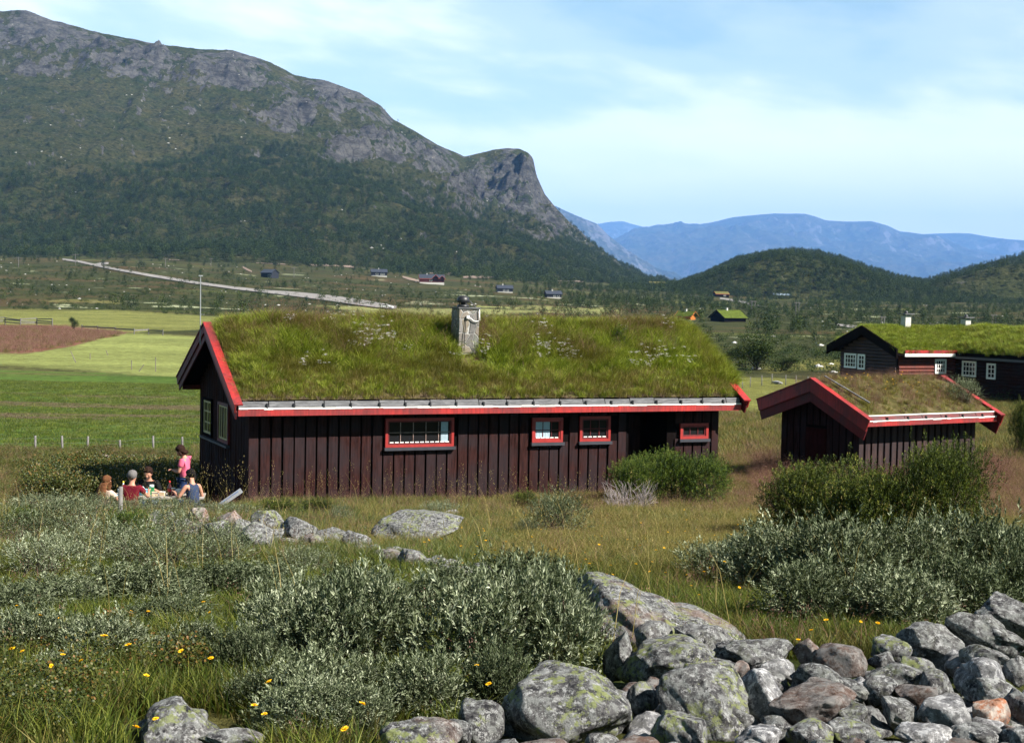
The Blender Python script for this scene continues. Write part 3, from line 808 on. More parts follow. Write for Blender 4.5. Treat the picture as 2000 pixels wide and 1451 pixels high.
# gable windows (cream bars)
gy0 = [HUT.side(415, 800)[0], HUT.side(400, 800)[0]]; gz = [HUT.side(407, 846)[1], HUT.side(407, 782)[1]]
pg_ = lambda y, d, z: (-0.0 + d, y, z)
window(hut, pg_, min(gy0), max(gy0), gz[0], gz[1], M_core, M_cream, M_cream, 2, 3, cw=0.06, fw=0.05, bw=0.03)
gy1 = [HUT.side(448, 800)[0], HUT.side(430, 800)[0]]; gz1 = [HUT.side(438, 858)[1], HUT.side(438, 792)[1]]
window(hut, pg_, min(gy1), max(gy1), gz1[0], gz1[1], M_redd, M_cream, M_cream, 4, 1, cw=0.07, fw=0.04, bw=0.035)
sb = MB(); sb.box((-0.10, min(gy1) - .12, gz1[0] - 0.15), (-0.004, max(gy0) + 0.12, gz1[0] - 0.10)); sb.build('gable_sill', M_dsill, hut)

def turf_roof(parent, L, Wd, yr, rz, ez, ezb, rov, ov, turf=0.20, slab_m=None, bump_h=0.05, seed=1):
    """roof deck plus the soil layer on it; returns function giving the turf surface height"""
    yb = Wd + rov
    dk = MB()
    th = 0.06
    dk.prism([(-ov, -rov, ez), (-ov, yr, rz), (-ov, yr, rz + th), (-ov, -rov, ez + th)], (L + 2 * ov, 0, 0))
    dk.prism([(-ov, yr, rz), (-ov, yb, ezb), (-ov, yb, ezb + th), (-ov, yr, rz + th)], (L + 2 * ov, 0, 0))
    dk.build('roof_deck', slab_m or M_core, parent)
    nx, ny = int((L + 2 * ov) / 0.12) + 1, 61
    x = np.linspace(-ov + 0.06, L + ov - 0.06, nx); y = np.linspace(-rov + 0.09, yb - 0.09, ny)
    X, Y = np.meshgrid(x, y)
    d = np.where(Y < yr, ez + (rz - ez) * (Y + rov) / (yr + rov), rz + (ezb - rz) * (Y - yr) / (yb - yr))
    r = np.maximum(0, 0.35 - np.abs(Y - yr)) ** 2 * 0.5
    edge = np.minimum(np.minimum(Y + rov, yb - Y), np.minimum(X + ov, L + ov - X)); e = sstep(0.05, 0.55, edge)
    Z = d + th + 0.03 + turf * (0.35 + 0.65 * e) - r + bump_h * fbm(X * 1.3, Y * 1.3, 4, seed) * e
    # rim of the layer goes down to the deck
    bot = d[[0, -1]]
    m = np_mesh('turf', np.stack([X, Y, Z], -1), grid_faces(ny, nx), M_soil, True)
    o = obj('turf', m, parent)
    return X, Y, Z
HX_, HY_, HZ_ = turf_roof(hut, HL, HW, YR, RZ, EZ, EZB, ROV, OV, 0.22, seed=9)

def eave_trim(parent, L, rov, ov, ez, fascia_m, plank_m, strip_m, fh=0.15, ph=0.12, seed=0, joints=1.1, plank_gap=0.02, fo=0.0):
    f = MB(); f.box((-ov + 0.05, -rov - 0.045, ez - fh + 0.03), (L + ov - 0.05 + fo, -rov - 0.005, ez + 0.03)); f.build('fascia', fascia_m, parent)
    r = random.Random(seed)
    s = MB(); x = -ov + 0.06
    while x < L + ov - 0.06:
        w = r.uniform(0.10, 0.5); x2 = min(x + w, L + ov - 0.06)
        s.box((x, -rov - 0.052 - r.uniform(0, .006), ez + 0.033 - r.uniform(0, 0.022)), (x2 - 0.002, -rov + 0.01, ez + 0.052 + r.uniform(0, .008))); x = x2
    s.build('eave_strip', strip_m, parent)
    p = MB(); x = -ov + 0.06
    while x < L + ov - 0.1:
        w = joints * r.uniform(0.9, 1.1); x2 = min(x + w, L + ov - 0.06)
        lean = r.uniform(-0.01, 0.01); z0 = ez + 0.065; z1 = z0 + ph + lean
        p.hexa([(x, -rov - 0.03, z0), (x2 - plank_gap, -rov - 0.03, z0), (x2 - plank_gap, -rov + 0.02, z0), (x, -rov + 0.02, z0),
                (x, -rov + 0.015, z1), (x2 - plank_gap, -rov + 0.015, z1 + r.uniform(-.008, .008)), (x2 - plank_gap, -rov + 0.065, z1), (x, -rov + 0.065, z1)])
        x = x2
    p.build('turf_plank', plank_m, parent)
    x = -ov + 0.06 + joints
    while x < L + ov - 0.2:
        c = MB(); c.box((x - 0.02, -rov - 0.06, ez + 0.05), (x + 0.012, -rov + 0.03, ez + 0.05 + ph * 0.8)); c.build('iron_bracket', M_iron, parent); x += joints * r.uniform(0.9, 1.1)
eave_trim(hut, HL, ROV, OV, EZ, M_red, M_grey, M_whitep, seed=3, joints=0.62)

def barge(parent, x, out, yr, rz, ye, ze, mats, w=0.24, th=0.035, lift=0.20, n=2, tail=0.06, step=0.05):
    """stepped bargeboards following one roof slope; out = +-1 direction outwards along x"""
    d = Vector((0, ye - yr, ze - rz)); L = d.length; d.normalize(); nrm = Vector((0, -d.z, d.y)) if d.y > 0 else Vector((0, d.z, -d.y))
    if nrm.z < 0: nrm = -nrm
    p0 = Vector((x, yr, rz)); p1 = p0 + d * (L + tail)
    for k in range(n):
        mb = MB()
        a = lift - w * 0.5 * k - (0.0); b = a - w * (0.62 if n > 1 else 1.0)
        xo = out * (th * (n - k)) + 0.0
        xi = out * (th * (n - k) - th + 0.001)
        # plumb cut on the ridge line, square cut at the tail
        def pt(s_, h, xx):
            q = p0 + d * s_ + nrm * h
            return (x + xx, q.y, q.z)
        def ridge(h, xx):
            s_ = -(nrm.y * h) / d.y if abs(d.y) > 1e-6 else 0
            return pt(s_, h, xx)
        A, B = ridge(a, xi), ridge(b, xi); C, D_ = pt(L + tail, b, xi), pt(L + tail, a, xi)
        A2, B2, C2, D2 = ridge(a, xo), ridge(b, xo), pt(L + tail, b, xo), pt(L + tail, a, xo)
        mb.hexa([B, C, C2, B2, A, D_, D2, A2]) if True else None
        mb.build('bargeboard', mats[k % len(mats)], parent, bevel=0.004)
    cap = MB()
    xi, xo = 0.0 - out * 0.10, out * (th * n + 0.02)
    A, B = p0 + nrm * lift, p1 + nrm * lift
    hgt = 0.03
    sA = -(nrm.y * lift) / d.y
    A = p0 + d * sA + nrm * lift; A3 = p0 + d * (-(nrm.y * (lift + hgt)) / d.y) + nrm * (lift + hgt); B3 = B + nrm * hgt
    x0_, x1_ = sorted((xi, xo))
    cap.hexa([(x + x0_, A.y, A.z), (x + x1_, A.y, A.z), (x + x1_, B.y, B.z), (x + x0_, B.y, B.z), (x + x0_, A3.y, A3.z), (x + x1_, A3.y, A3.z), (x + x1_, B3.y, B3.z), (x + x0_, B3.y, B3.z)])
    cap.build('barge_cap', mats[0], parent)
for xx, o_ in ((-OV, -1), (HL + OV, 1)):
    barge(hut, xx, o_, YR, RZ + 0.0, -ROV - 0.06, EZ - 0.03, [M_red, M_redd], w=0.30, lift=0.22, n=2, tail=0.10)
    barge(hut, xx, o_, YR, RZ + 0.0, HW + ROV + 0.02, EZB, [M_redd, M_redd], w=0.30, lift=0.22, n=2, tail=0.08)
# soffit beam and back fascia
bk = MB(); bk.box((-OV + 0.05, HW + ROV + 0.005, EZB - 0.12), (HL + OV - 0.05, HW + ROV + 0.045, EZB + 0.16)); bk.build('back_fascia', M_redd, hut)
# mast on the gable apex
mt = MB(); mt.tube([(-OV - 0.12, YR + 0.12, RZ - 0.25), (-OV - 0.13, YR + 0.12, RZ + 1.32)], [0.014, 0.011], 8)
mt.box((-OV - 0.17, YR + 0.09, RZ + 1.32), (-OV - 0.08, YR + 0.15, RZ + 1.345)); mt.build('mast', M_steel, hut)
# chimney
cx, cz = HUT.front(914, 695, 1.85)
chY = min(np.linspace(0.3, 2.2, 80), key=lambda q: abs(HUT.front(914, 697, q)[1] - rz_under(q) - 0.27))
c0 = HUT.front(896, 690, chY)[0]; c1 = HUT.front(934, 690, chY)[0]; ctop = HUT.front(915, 603, chY)[1]
cw_ = c1 - c0
ch = MB(); nz = 10; rc = random.Random(2)
prev = None
ringv = []
for i in range(nz + 1):
    z = rz_under(chY) - 0.1 + (ctop - rz_under(chY) + 0.1) * i / nz; j = lambda: rc.uniform(-.012, .012); wd = 0.015 * (1 - i / nz)
    ringv.append([(c0 - wd + j(), chY - wd + j(), z), (c1 + wd + j(), chY - wd + j(), z), (c1 + wd + j(), chY + 0.52 + j(), z), (c0 - wd + j(), chY + 0.52 + j(), z)])
V = [p for r_ in ringv for p in r_]; F = []
for i in range(nz):
    for k in range(4): F.append((i * 4 + k, i * 4 + (k + 1) % 4, (i + 1) * 4 + (k + 1) % 4, (i + 1) * 4 + k))
F.append((nz * 4, nz * 4 + 1, nz * 4 + 2, nz * 4 + 3))
ch.add(V, F)
chim = ch.build('chimney', M_mason, hut)
sl_ = MB(); sl_.box((c0 - 0.03, chY - 0.03, ctop), (c1 + 0.03, chY + 0.56, ctop + 0.03)); sl_.build('slate_cap', M_grey, chim)
hd = MB(); hc = (c0 + cw_ * 0.38, chY + 0.26, ctop + 0.03)
hd.lathe([(0.15, 0.0), (0.13, 0.06), (0.06, 0.07), (0.06, 0.10), (0.145, 0.115), (0.15, 0.17), (0.13, 0.235), (0.07, 0.27), (0.01, 0.28)], hc, 18)
for k in range(4):
    a = k * math.pi / 2 + .4; hd.bar((hc[0] + .12 * math.cos(a), hc[1] + .12 * math.sin(a), hc[2]), (hc[0] + .12 * math.cos(a), hc[1] + .12 * math.sin(a), hc[2] + .13), 0.015)
hd.build('cowl', M_iron, chim, True)
st = MB(); st.bar((hc[0] + .12, hc[1], hc[2] + .19), (c1 - 0.04, chY + 0.1, ctop + 0.03), 0.02); st.build('stay_rod', M_grey, chim)
cbx = MB(); bxm = c0 + cw_ * 0.40
cbx.box((bxm - 0.035, chY - 0.07, ctop - 0.23), (bxm + 0.035, chY - 0.025, ctop - 0.16)); cbx.build('junction_box', M_white, chim)
cbl = MB(); cbl.tube([(bxm - 0.03, chY - 0.05, ctop - 0.20), (bxm - 0.06, chY - 0.035, ctop - 0.24), (bxm - 0.05, chY - 0.04, ctop - 0.45), (bxm - 0.08, chY - 0.045, ctop - 0.6), (bxm - 0.085, chY - 0.05, ctop - 1.0)], 0.010, 6)
cbl.build('down_cable', M_iron, chim, True)
cbl = MB(); cbl.tube([(bxm + 0.03, chY - 0.05, ctop - 0.2)] + [(bxm + 0.04 + (c1 - bxm - 0.04) * s_, chY - 0.05, ctop - 0.2 - 0.10 * math.sin(s_ * 2.4)) for s_ in (0.15, .3, .5, .7, .85, 1.0)] + [(c1 - 0.005, chY - 0.04, ctop - 0.02)], 0.012, 6)
cbl.build('looped_cable', M_white, chim, True)

# ------------------------------------------------------------------ shed
PS = R(34); SH_Y = 42.0
Sc = at(677 + 1000, 880, SH_Y); SZ = G(Sc[0], Sc[1]) - 0.15
SH = Frame((Sc[0], Sc[1], SZ), PS)
SL, SW = 4.63, 2.95; sOV = 0.32; sROV = 0.5; sYR = 1.48
b_ = Vector(EYE)
def zloc(fr, lx, ly, py):      # local height that appears at image row py for the local point (lx, ly)
    p = fr.w(lx, ly, 0); d = p - b_
    px, _ = project((p.x, p.y, 0)); r_ = ray(px, py); return float(EYE[2] + r_[2] * d.y) - fr.o.z
sEZ = zloc(SH, -sOV, -sROV, 826); sRZ = zloc(SH, -sOV, sYR, 752); sEZB = zloc(SH, -sOV, SW + sROV, 790)
shed = thing('turf_roofed_shed', 'small dark brown shed with broad red bargeboards and dry reddish turf on its roof', 'shed', SH.o, PS)
sc2 = MB(); sc2.box((0.03, 0.03, -0.3), (SL - 0.03, SW - 0.03, sEZ))
def s_under(y): return sEZ + (sRZ - sEZ) * (y + sROV) / (sYR + sROV) if y < sYR else sRZ + (sEZB - sRZ) * (y - sYR) / (SW + sROV - sYR)
for xg in ((0.03, 0.16), (SL - 0.16, SL - 0.03)):
    sc2.prism([(xg[0], 0.03, sEZ), (xg[0], SW - 0.03, sEZ), (xg[0], SW - 0.03, s_under(SW) - 0.03), (xg[0], sYR, sRZ - 0.05), (xg[0], 0.03, s_under(0) - 0.03)], (0.13, 0, 0))
sc2.build('wall', M_core, shed)
cb = MB()
M_shedb = woodmat('greying_brown_boards', (0.052, 0.033, 0.031), 0.45, spec=0.05, rough=0.9)
cutboards(cb, 0.0, SL, -0.3, sEZ + 0.1, [], 0.25, 0.17, 0.05, lambda x, d, z: (x, 0.03 + d, z), rr)
cb.build('front_boards', M_shedb, shed); cb = MB()
cutboards(cb, 0.0, SL, -0.3, sEZ, [], 0.25, 0.19, 0.04, lambda x, d, z: (x, SW - 0.03 - d, z), rr)
cb.build('back_boards', M_shedb, shed)
cb = MB()
cutboards(cb, 0.0, SW, -0.3, lambda y: s_under(y) - 0.03, [(1.2, 2.0, -0.4, 1.7)], 0.25, 0.2, 0.03, lambda y, d, z: (0.03 + d, y, z), rr)
cb.build('gable_boards', M_dark, shed); cb = MB()
cutboards(cb, 0.0, SW, -0.3, lambda y: s_under(y) - 0.03, [], 0.25, 0.2, 0.03, lambda y, d, z: (SL - 0.03 - d, y, z), rr)
cb.build('gable_boards', M_dark, shed)
sd = MB()
for k in range(5): sd.box((-0.01, 1.22 + k * 0.155, -0.3), (0.028, 1.365 + k * 0.155, 1.62))
sd.build('door', flat('dark_door_red', (0.030, 0.006, 0.006), 0.9, 0.05), shed)
SX_, SY_, SZ_ = turf_roof(shed, SL, SW, sYR, sRZ, sEZ, sEZB, sROV, sOV, 0.12, seed=31)
eave_trim(shed, SL, sROV, sOV, sEZ, M_red, M_redd, M_whitep, seed=8, joints=0.75, ph=0.10, fh=0.13)
ws = MB(); x = -sOV + 0.06
while x < SL + sOV - .1:
    w = rr.uniform(.2, .5); ws.box((x, -sROV + 0.0, sEZ + 0.166), (min(x + w, SL + sOV - .06) - .003, -sROV + 0.062, sEZ + 0.185 + rr.uniform(0, .008))); x += w
ws.build('upper_eave_strip', M_whitep, shed)
for xx, o_ in ((-sOV, -1), (SL + sOV, 1)):
    barge(shed, xx, o_, sYR, sRZ, -sROV - 0.06, sEZ - 0.03, [M_red, M_redd], w=0.52, lift=0.16, n=2, tail=0.10)
    barge(shed, xx, o_, sYR, sRZ, SW + sROV + 0.02, sEZB, [M_red, M_redd], w=0.52, lift=0.16, n=2, tail=0.08)
lb_ = MB(); lb_.bar((0.05, sYR - 0.1, sRZ + 0.25), (0.25, -0.1, sEZ + 0.50), 0.06, 0.025)
pk = lb_.build('roof_lath', M_grey, None); pk.location = SH.o; pk.rotation_euler = (0, 0, PS)
tag(pk, 'thin grey lath lying down the turf of the small shed', 'plank')

# ------------------------------------------------------------------ generic small house
M_slate = flat('dark_slate_roof', (0.035, 0.040, 0.055), 0.45, 0.5, 0.2, 0.8)
M_bluewall = flat('blue_black_wall', (0.014, 0.016, 0.024), 0.7, 0.3)
M_log = flat('orange_log_wall', (0.42, 0.13, 0.025), 0.6, 0.3, 0.25, 3)
M_turf2 = flat('short_green_turf', (0.065, 0.085, 0.014), 0.95, 0.05, 0.4, 1.2)
M_turfd = flat('dry_turf', (0.11, 0.10, 0.035), 0.95, 0.05, 0.4, 1.2)
M_logr = woodmat('log_wall_red_brown', (0.13, 0.030, 0.022), 0.5)
M_concrete = flat('pale_plinth', (0.45, 0.43, 0.40), 0.9, 0.1, 0.15)
M_redr = flat('orange_red_barge', (0.40, 0.075, 0.03), 0.6, 0.3)
def house(name, label, loc, rz, L, Wd, h, rh, wall_m, roof_m, trim_m, wins=(), gwins=(), chimney=None, plinth=0.0, ov=0.4, cat='cabin', group=None, roof_t=0.16, win_m=None, sink=0.8, gables=None):
    t = thing(name, label, cat, loc, rz, group)
    b = MB(); b.box((0, 0, -sink if not plinth else plinth), (L, Wd, h)); 
    for xg in (0, L - 0.15): b.prism([(xg, 0, h), (xg, Wd, h), (xg, Wd / 2, h + rh * 0.97)], (0.15, 0, 0))
    b.build('wall', wall_m, t)
    if plinth: p = MB(); p.box((0.04, 0.04, -sink), (L - 0.04, Wd - 0.04, plinth - 0.002)); p.build('plinth', M_concrete, t)
    sl2 = rh / (Wd / 2)
    def rf(y): return h + rh * (1 - abs(y - Wd / 2) / (Wd / 2)) + 0.02
    r = MB()
    ye = -ov; yb = Wd + ov
    r.prism([(-ov, ye, rf(ye)), (-ov, Wd / 2, rf(Wd / 2)), (-ov, Wd / 2, rf(Wd / 2) + roof_t), (-ov, ye, rf(ye) + roof_t)], (L + 2 * ov, 0, 0))
    r.prism([(-ov, Wd / 2, rf(Wd / 2)), (-ov, yb, rf(yb)), (-ov, yb, rf(yb) + roof_t), (-ov, Wd / 2, rf(Wd / 2) + roof_t)], (L + 2 * ov, 0, 0))
    roof = r.build('roof', roof_m, t)
    for xx in (-ov - 0.05, L + ov + 0.01):
        m = MB()
        for (ya, yb_) in ((ye - .05, Wd / 2), (Wd / 2, yb + .05)):
            m.prism([(xx, ya, rf(ya) - 0.1), (xx, yb_, rf(yb_) - 0.1), (xx, yb_, rf(yb_) + roof_t + 0.05), (xx, ya, rf(ya) + roof_t + 0.05)], (0.05, 0, 0))
        m.build('bargeboard', trim_m, t)
    f = MB(); f.box((-ov, ye - 0.05, rf(ye) - 0.12), (L + ov, ye - 0.005, rf(ye) + roof_t * 0.6)); f.build('fascia', trim_m, t)
    for (x0, x1, z0, z1) in wins:
        w = empty('window', (0, 0, 0), 0, t)
        a = MB(); a.box((x0, -0.05, z0), (x1, -0.002, z1)); a.build('frame', win_m or M_white, w)
        a = MB(); n = max(1, round((x1 - x0) / 0.7))
        for i in range(n):
            a.box((x0 + 0.09 + (x1 - x0 - .09) * i / n, -0.065, z0 + 0.09), (x0 + (x1 - x0 - .09) * (i + 1) / n, -0.052, z1 - 0.09))
        a.build('pane', M_glass if (x1 - x0) < 1.4 else M_glass, w)
    for (y0, y1, z0, z1) in gwins:
        w = empty('window', (0, 0, 0), 0, t)
        a = MB(); a.box((-0.05, y0, z0), (-0.002, y1, z1)); a.build('frame', win_m or M_white, w)
        a = MB(); a.box((-0.065, y0 + .1, z0 + .1), (-0.052, y1 - .1, z1 - .1)); a.build('pane', M_glass, w)
    for k, cxx in enumerate(chimney or ()):
        c = MB(); c.box((cxx, Wd / 2 - 0.3, h + rh * 0.8), (cxx + 0.6, Wd / 2 + 0.3, h + rh + 0.85)); co_ = c.build('chimney', M_concrete, roof)
        c = MB(); c.box((cxx - .1, Wd / 2 - .4, h + rh + 0.95), (cxx + .7, Wd / 2 + .4, h + rh + 1.03))
        c.bar((cxx + .1, Wd / 2 - .2, h + rh + .85), (cxx + .1, Wd / 2 - .2, h + rh + .95), .08); c.bar((cxx + .5, Wd / 2 + .2, h + rh + .85), (cxx + .5, Wd / 2 + .2, h + rh + .95), .08)
        c.build('chimney_cap', M_grey, co_)
    return t

# far cabins: (pixel centre x, base y, width px, ...)
CABINS = []
def far_house(label, px, py, wpx, rz, L, Wd, h, rh, wall, roof, trim, **k):
    g = ground_at(px, py); CABINS.append((px, py, wpx))
    c, s = math.cos(rz), math.sin(rz)
    ang = abs(L * c) + abs(Wd * s)
    sc = wpx / FPX * g.y / ang
    L, Wd, h, rh = L * sc, Wd * sc, h * sc, rh * sc
    cx, cy = L / 2, Wd / 2
    o = (g.x - (cx * c - cy * s), g.y - (cx * s + cy * c), g.z)
    zs = [G(o[0] + a * c - b * s, o[1] + a * s + b * c) for a in (0, L) for b in (0, Wd)]
    wins = [tuple(v * sc for v in w_) for w_ in k.pop('wins', ())]; gw = [tuple(v * sc for v in w_) for w_ in k.pop('gwins', ())]
    ch = [v * sc for v in k.pop('chimney', ())]
    return house('cabin', label, (o[0], o[1], max(zs[0], zs[2], g.z) - 0.1), rz, L, Wd, h, rh, wall, roof, trim, wins=wins, gwins=gw, chimney=ch, sink=4, **k)
GC = 'cabins scattered over the slope beyond the meadow'
far_house('dark cabin with blue-grey roof and white gable wall, leftmost on the slope below the wood', 527, 542, 34, R(-32), 9, 7, 2.8, 2.0, M_bluewall, M_slate, M_bluewall, gwins=[(1, 3, .6, 1.8)], wins=[(6.0, 8.5, -0.3, 1.6)], group=GC)
far_house('small black cabin with white window pair and grey roof, right above the white car', 740, 540, 33, R(8), 10, 7, 2.7, 1.8, M_bluewall, M_slate, M_bluewall, wins=[(2.8, 4.4, .8, 2.0), (5.8, 8.4, .8, 2.0)], plinth=0.4, chimney=(4.5,), group=GC)
c3 = far_house('long dark red cabin with bright orange bargeboards and white foundation', 843, 555, 50, R(6), 14, 7, 2.8, 2.2, flat('dark_red_wall', (0.07, 0.016, 0.016), 0.7, 0.2), M_slate, M_redr, plinth=0.7, chimney=(4,), wins=[(5.5, 7.2, 1.2, 2.4)], group=GC)
g_ = c3
for k_, (xa, wd_, hh) in enumerate(((7.0, 4.2, 2.0), (11.0, 3.4, 1.5))):     # two cross gables with orange boards
    s3 = 50 / FPX * c3.location.y / (14 * math.cos(R(6)) + 7 * math.sin(R(6)))
    m = MB(); xa *= s3; wd_ *= s3; hh *= s3; h0 = 2.8 * s3
    m.prism([(xa, -0.9, h0 - .1), (xa + wd_ / 2, -0.9, h0 + hh), (xa + wd_, -0.9, h0 - .1)], (0, 3.2 * s3, 0)); m.build('dormer', M_core, c3)
    m = MB()
    m.bar((xa - .5, -1.0, h0 - .35), (xa + wd_ / 2, -1.0, h0 + hh + .1), .14, .45, up=(0, 1, 0)); m.bar((xa + wd_ + .5, -1.0, h0 - .35), (xa + wd_ / 2, -1.0, h0 + hh + .1), .14, .45, up=(0, 1, 0))
    m.build('dormer_bargeboard', M_redr, c3)
far_house('black cabin with two bright windows, just right of the stone chimney', 985, 571, 33, R(10), 10, 7, 2.7, 1.9, M_bluewall, M_slate, M_bluewall, wins=[(3.6, 5.0, .7, 1.9), (6.0, 7.4, .7, 1.9)], gwins=[(2, 4.5, .8, 1.9)], plinth=0.35, chimney=(3.5,), group=GC)
far_house('black cabin with grey roof on a bare brown knoll, lowest on the slope', 1080, 582, 33, R(12), 10, 7, 2.7, 1.9, M_bluewall, M_slate, M_bluewall, wins=[(4.5, 6.2, .8, 1.9), (7.2, 8.6, .8, 1.9)], plinth=0.3, chimney=(4,), group=GC)
far_house('dark cabin half hidden at the edge of the birch wood', 1174, 546, 36, R(-6), 12, 7, 2.6, 2.0, M_core, M_slate, M_core, chimney=(), wins=[(9, 11.5, -.1, .7)], group=GC)
far_house('low cabin with dry turf roof and cream boards near the foot of the mountain', 1283, 563, 32, R(4), 11, 7, 2.4, 1.7, M_core, M_turfd, M_core, wins=[(4.6, 5.6, 0.2, 2.2), (7, 8.6, .8, 1.8)], group=GC)
far_house('dark cabin with brown turf roof at the left foot of the round hill', 1408, 580, 30, R(14), 11, 7, 2.5, 1.8, M_core, M_turfd, M_redr, wins=[(6.5, 8.5, .6, 1.8)], group=GC)
far_house('tiny blue-roofed hut behind the brown-roofed cabin at the hill foot', 1436, 571, 22, R(-10), 9, 6, 2.3, 1.5, M_bluewall, M_slate, M_bluewall, group=GC)
far_house('long dark cabin with pale metal roof in front of the round hill', 1525, 583, 32, R(5), 13, 6, 2.6, 1.3, M_bluewall, flat('pale_metal_roof', (0.30, 0.38, 0.48), 0.5, 0.5), M_bluewall, wins=[(8, 9.5, 1, 2)], group=GC)
far_house('low pale-roofed building below the hillside at the right', 1866, 586, 26, R(3), 14, 6, 1.9, 0.9, M_bluewall, flat('white_metal_roof', (0.55, 0.60, 0.66), 0.5, 0.5), M_bluewall, group=GC)
oc = far_house('small orange log cabin with green turf roof', 1341, 624, 34, R(-38), 8, 5, 2.6, 1.7, M_log, M_turf2, M_log, ov=0.9, group=None, chimney=(3,))
oc['group'] = GC
lg = far_house('dark turf-roofed lodge beside the orange log cabin', 1422, 628, 70, R(38), 14, 9, 2.2, 3.0, M_core, M_turf2, M_core, ov=0.6, chimney=(5.5,), group=GC)

# ------------------------------------------------------------------ farmhouse (long range + wing towards the camera)
PF = R(27); F0 = at(1750, 775, 104.0); FZ = G(F0[0], F0[1]) + 0.0
FA = Frame((F0[0], F0[1], FZ), PF)
farm = thing('turf_roofed_farmhouse', 'long dark log house with bright green turf roof and white windows behind the small shed', 'house', FA.o, PF)
FW = abs(FA.side(1643, 700)[0]); FL = FA.front(1866, 700)[0]
fe = zloc(FA, 0, -0.6, 693); fr_ = zloc(FA, -0.6, FW / 2, 650)
FB = FL + 9.0
b = MB(); b.box((0, 0, -0.6), (FB, FW, fe)); b.prism([(0, 0, fe), (0, FW, fe), (0, FW / 2, fr_ - .1)], (0.2, 0, 0)); b.prism([(FB - .2, 0, fe), (FB - .2, FW, fe), (FB - .2, FW / 2, fr_ - .1)], (0.2, 0, 0))
b.build('core_wall', M_core, farm)
lg_ = MB(); z = 0.0
M_logd = woodmat('weathered_log', (0.060, 0.036, 0.038), 0.5)
while z < fr_ - 0.35:
    half = FW / 2 * (1 - max(0, z - fe) / (fr_ - fe)) ; y0, y1 = FW / 2 - half + .05, FW / 2 + half - .05
    lg_.tube([(-0.02, y0, z + .11), (-0.02, y1, z + .11)], 0.115, 8); z += 0.225
lg_.build('gable_logs', M_logd, farm)
lg_ = MB(); z = 0.0
while z < fe - 0.1: lg_.tube([(0.1, -0.02, z + .11), (FL, -0.02, z + .11)], 0.115, 8); z += 0.225
lg_.build('front_logs', M_logr, farm)
def gable_roof(parent, L, Wd, ez, rz, ov, m, turf=0.3, x0=None, seed=5):
    x0 = -ov if x0 is None else x0
    nx, ny = 90, 40
    x = np.linspace(x0, L, nx); y = np.linspace(-ov, Wd + ov, ny); X, Y = np.meshgrid(x, y)
    d = rz - (rz - ez) * np.abs(Y - Wd / 2) / (Wd / 2 + ov)
    e = sstep(0, 0.6, np.minimum(Y + ov, Wd + ov - Y))
    Z = d + 0.1 + turf * (0.3 + 0.7 * e) + 0.16 * fbm(X * 0.8, Y * 0.8, 4, seed)
    o = obj('turf', np_mesh('turf', np.stack([X, Y, Z], -1), grid_faces(ny, nx), m, True), parent)
    dk = MB(); dk.prism([(x0, -ov, ez), (x0, Wd / 2, rz), (x0, Wd / 2, rz + .1), (x0, -ov, ez + .1)], (L - x0, 0, 0)); dk.prism([(x0, Wd / 2, rz), (x0, Wd + ov, ez), (x0, Wd + ov, ez + .1), (x0, Wd / 2, rz + .1)], (L - x0, 0, 0))
    dk.build('roof_deck', M_core, parent)
    return X, Y, Z
FX_, FY_, FZ_ = gable_roof(farm, FB, FW, fe - 0.05, fr_, 0.6, M_turf2, x0=-0.6, seed=15)
m = MB()
for ya, za, yb_, zb in ((-.75, fe - .1, FW / 2, fr_), (FW / 2, fr_, FW + .75, fe - .1)):
    m.prism([(-.72, ya, za - .12), (-.72, yb_, zb - .12), (-.72, yb_, zb + .5), (-.72, ya, za + .5)], (0.12, 0, 0))
m.build('bargeboard', M_core, farm)
m = MB(); m.box((0.1, -0.66, fe - 0.12), (FL + .6, -0.6, fe + 0.08)); m.build('fascia', M_whitep, farm)
m = MB(); m.box((0.1, -0.67, fe + 0.10), (FL + .6, -0.6, fe + 0.30)); m.build('fascia_board', M_red, farm)
pf_ = lambda x, d, z: (x, -0.13 + d, z); pgf = lambda y, d, z: (-0.13 + d, y, z)
def fwin(fr, parent, place, side, xa, xb, ya, yb_, cols, rows_=2):
    if side: a0, z1_ = fr.side(xa, ya); a1, _ = fr.side(xb, ya); _, z0_ = fr.side((xa + xb) / 2, yb_)
    else: a0, z1_ = fr.front(xa, ya); a1, _ = fr.front(xb, ya); _, z0_ = fr.front((xa + xb) / 2, yb_)
    window(parent, place, min(a0, a1), max(a0, a1), z0_, z1_, M_white, M_white, M_white, cols, rows_, cw=0.06, fw=0.07, bw=0.05)
fwin(FA, farm, pgf, True, 1654, 1675, 691, 717, 4, 3); fwin(FA, farm, pgf, True, 1680, 1692, 693, 720, 2, 3)
fwin(FA, farm, pf_, False, 1825, 1844, 703, 728, 4, 3)
# wing
wo_ = FA.w(FL, 0, 0); WG = Frame((wo_.x, wo_.y, FZ), PF - R(90))
wing = empty('wing', (0, 0, 0), 0, farm)
WLn, WWd = 11.0, 7.0
we = zloc(WG, 2.0, -0.5, 699); wr = zloc(WG, 2.0, WWd / 2, 656)
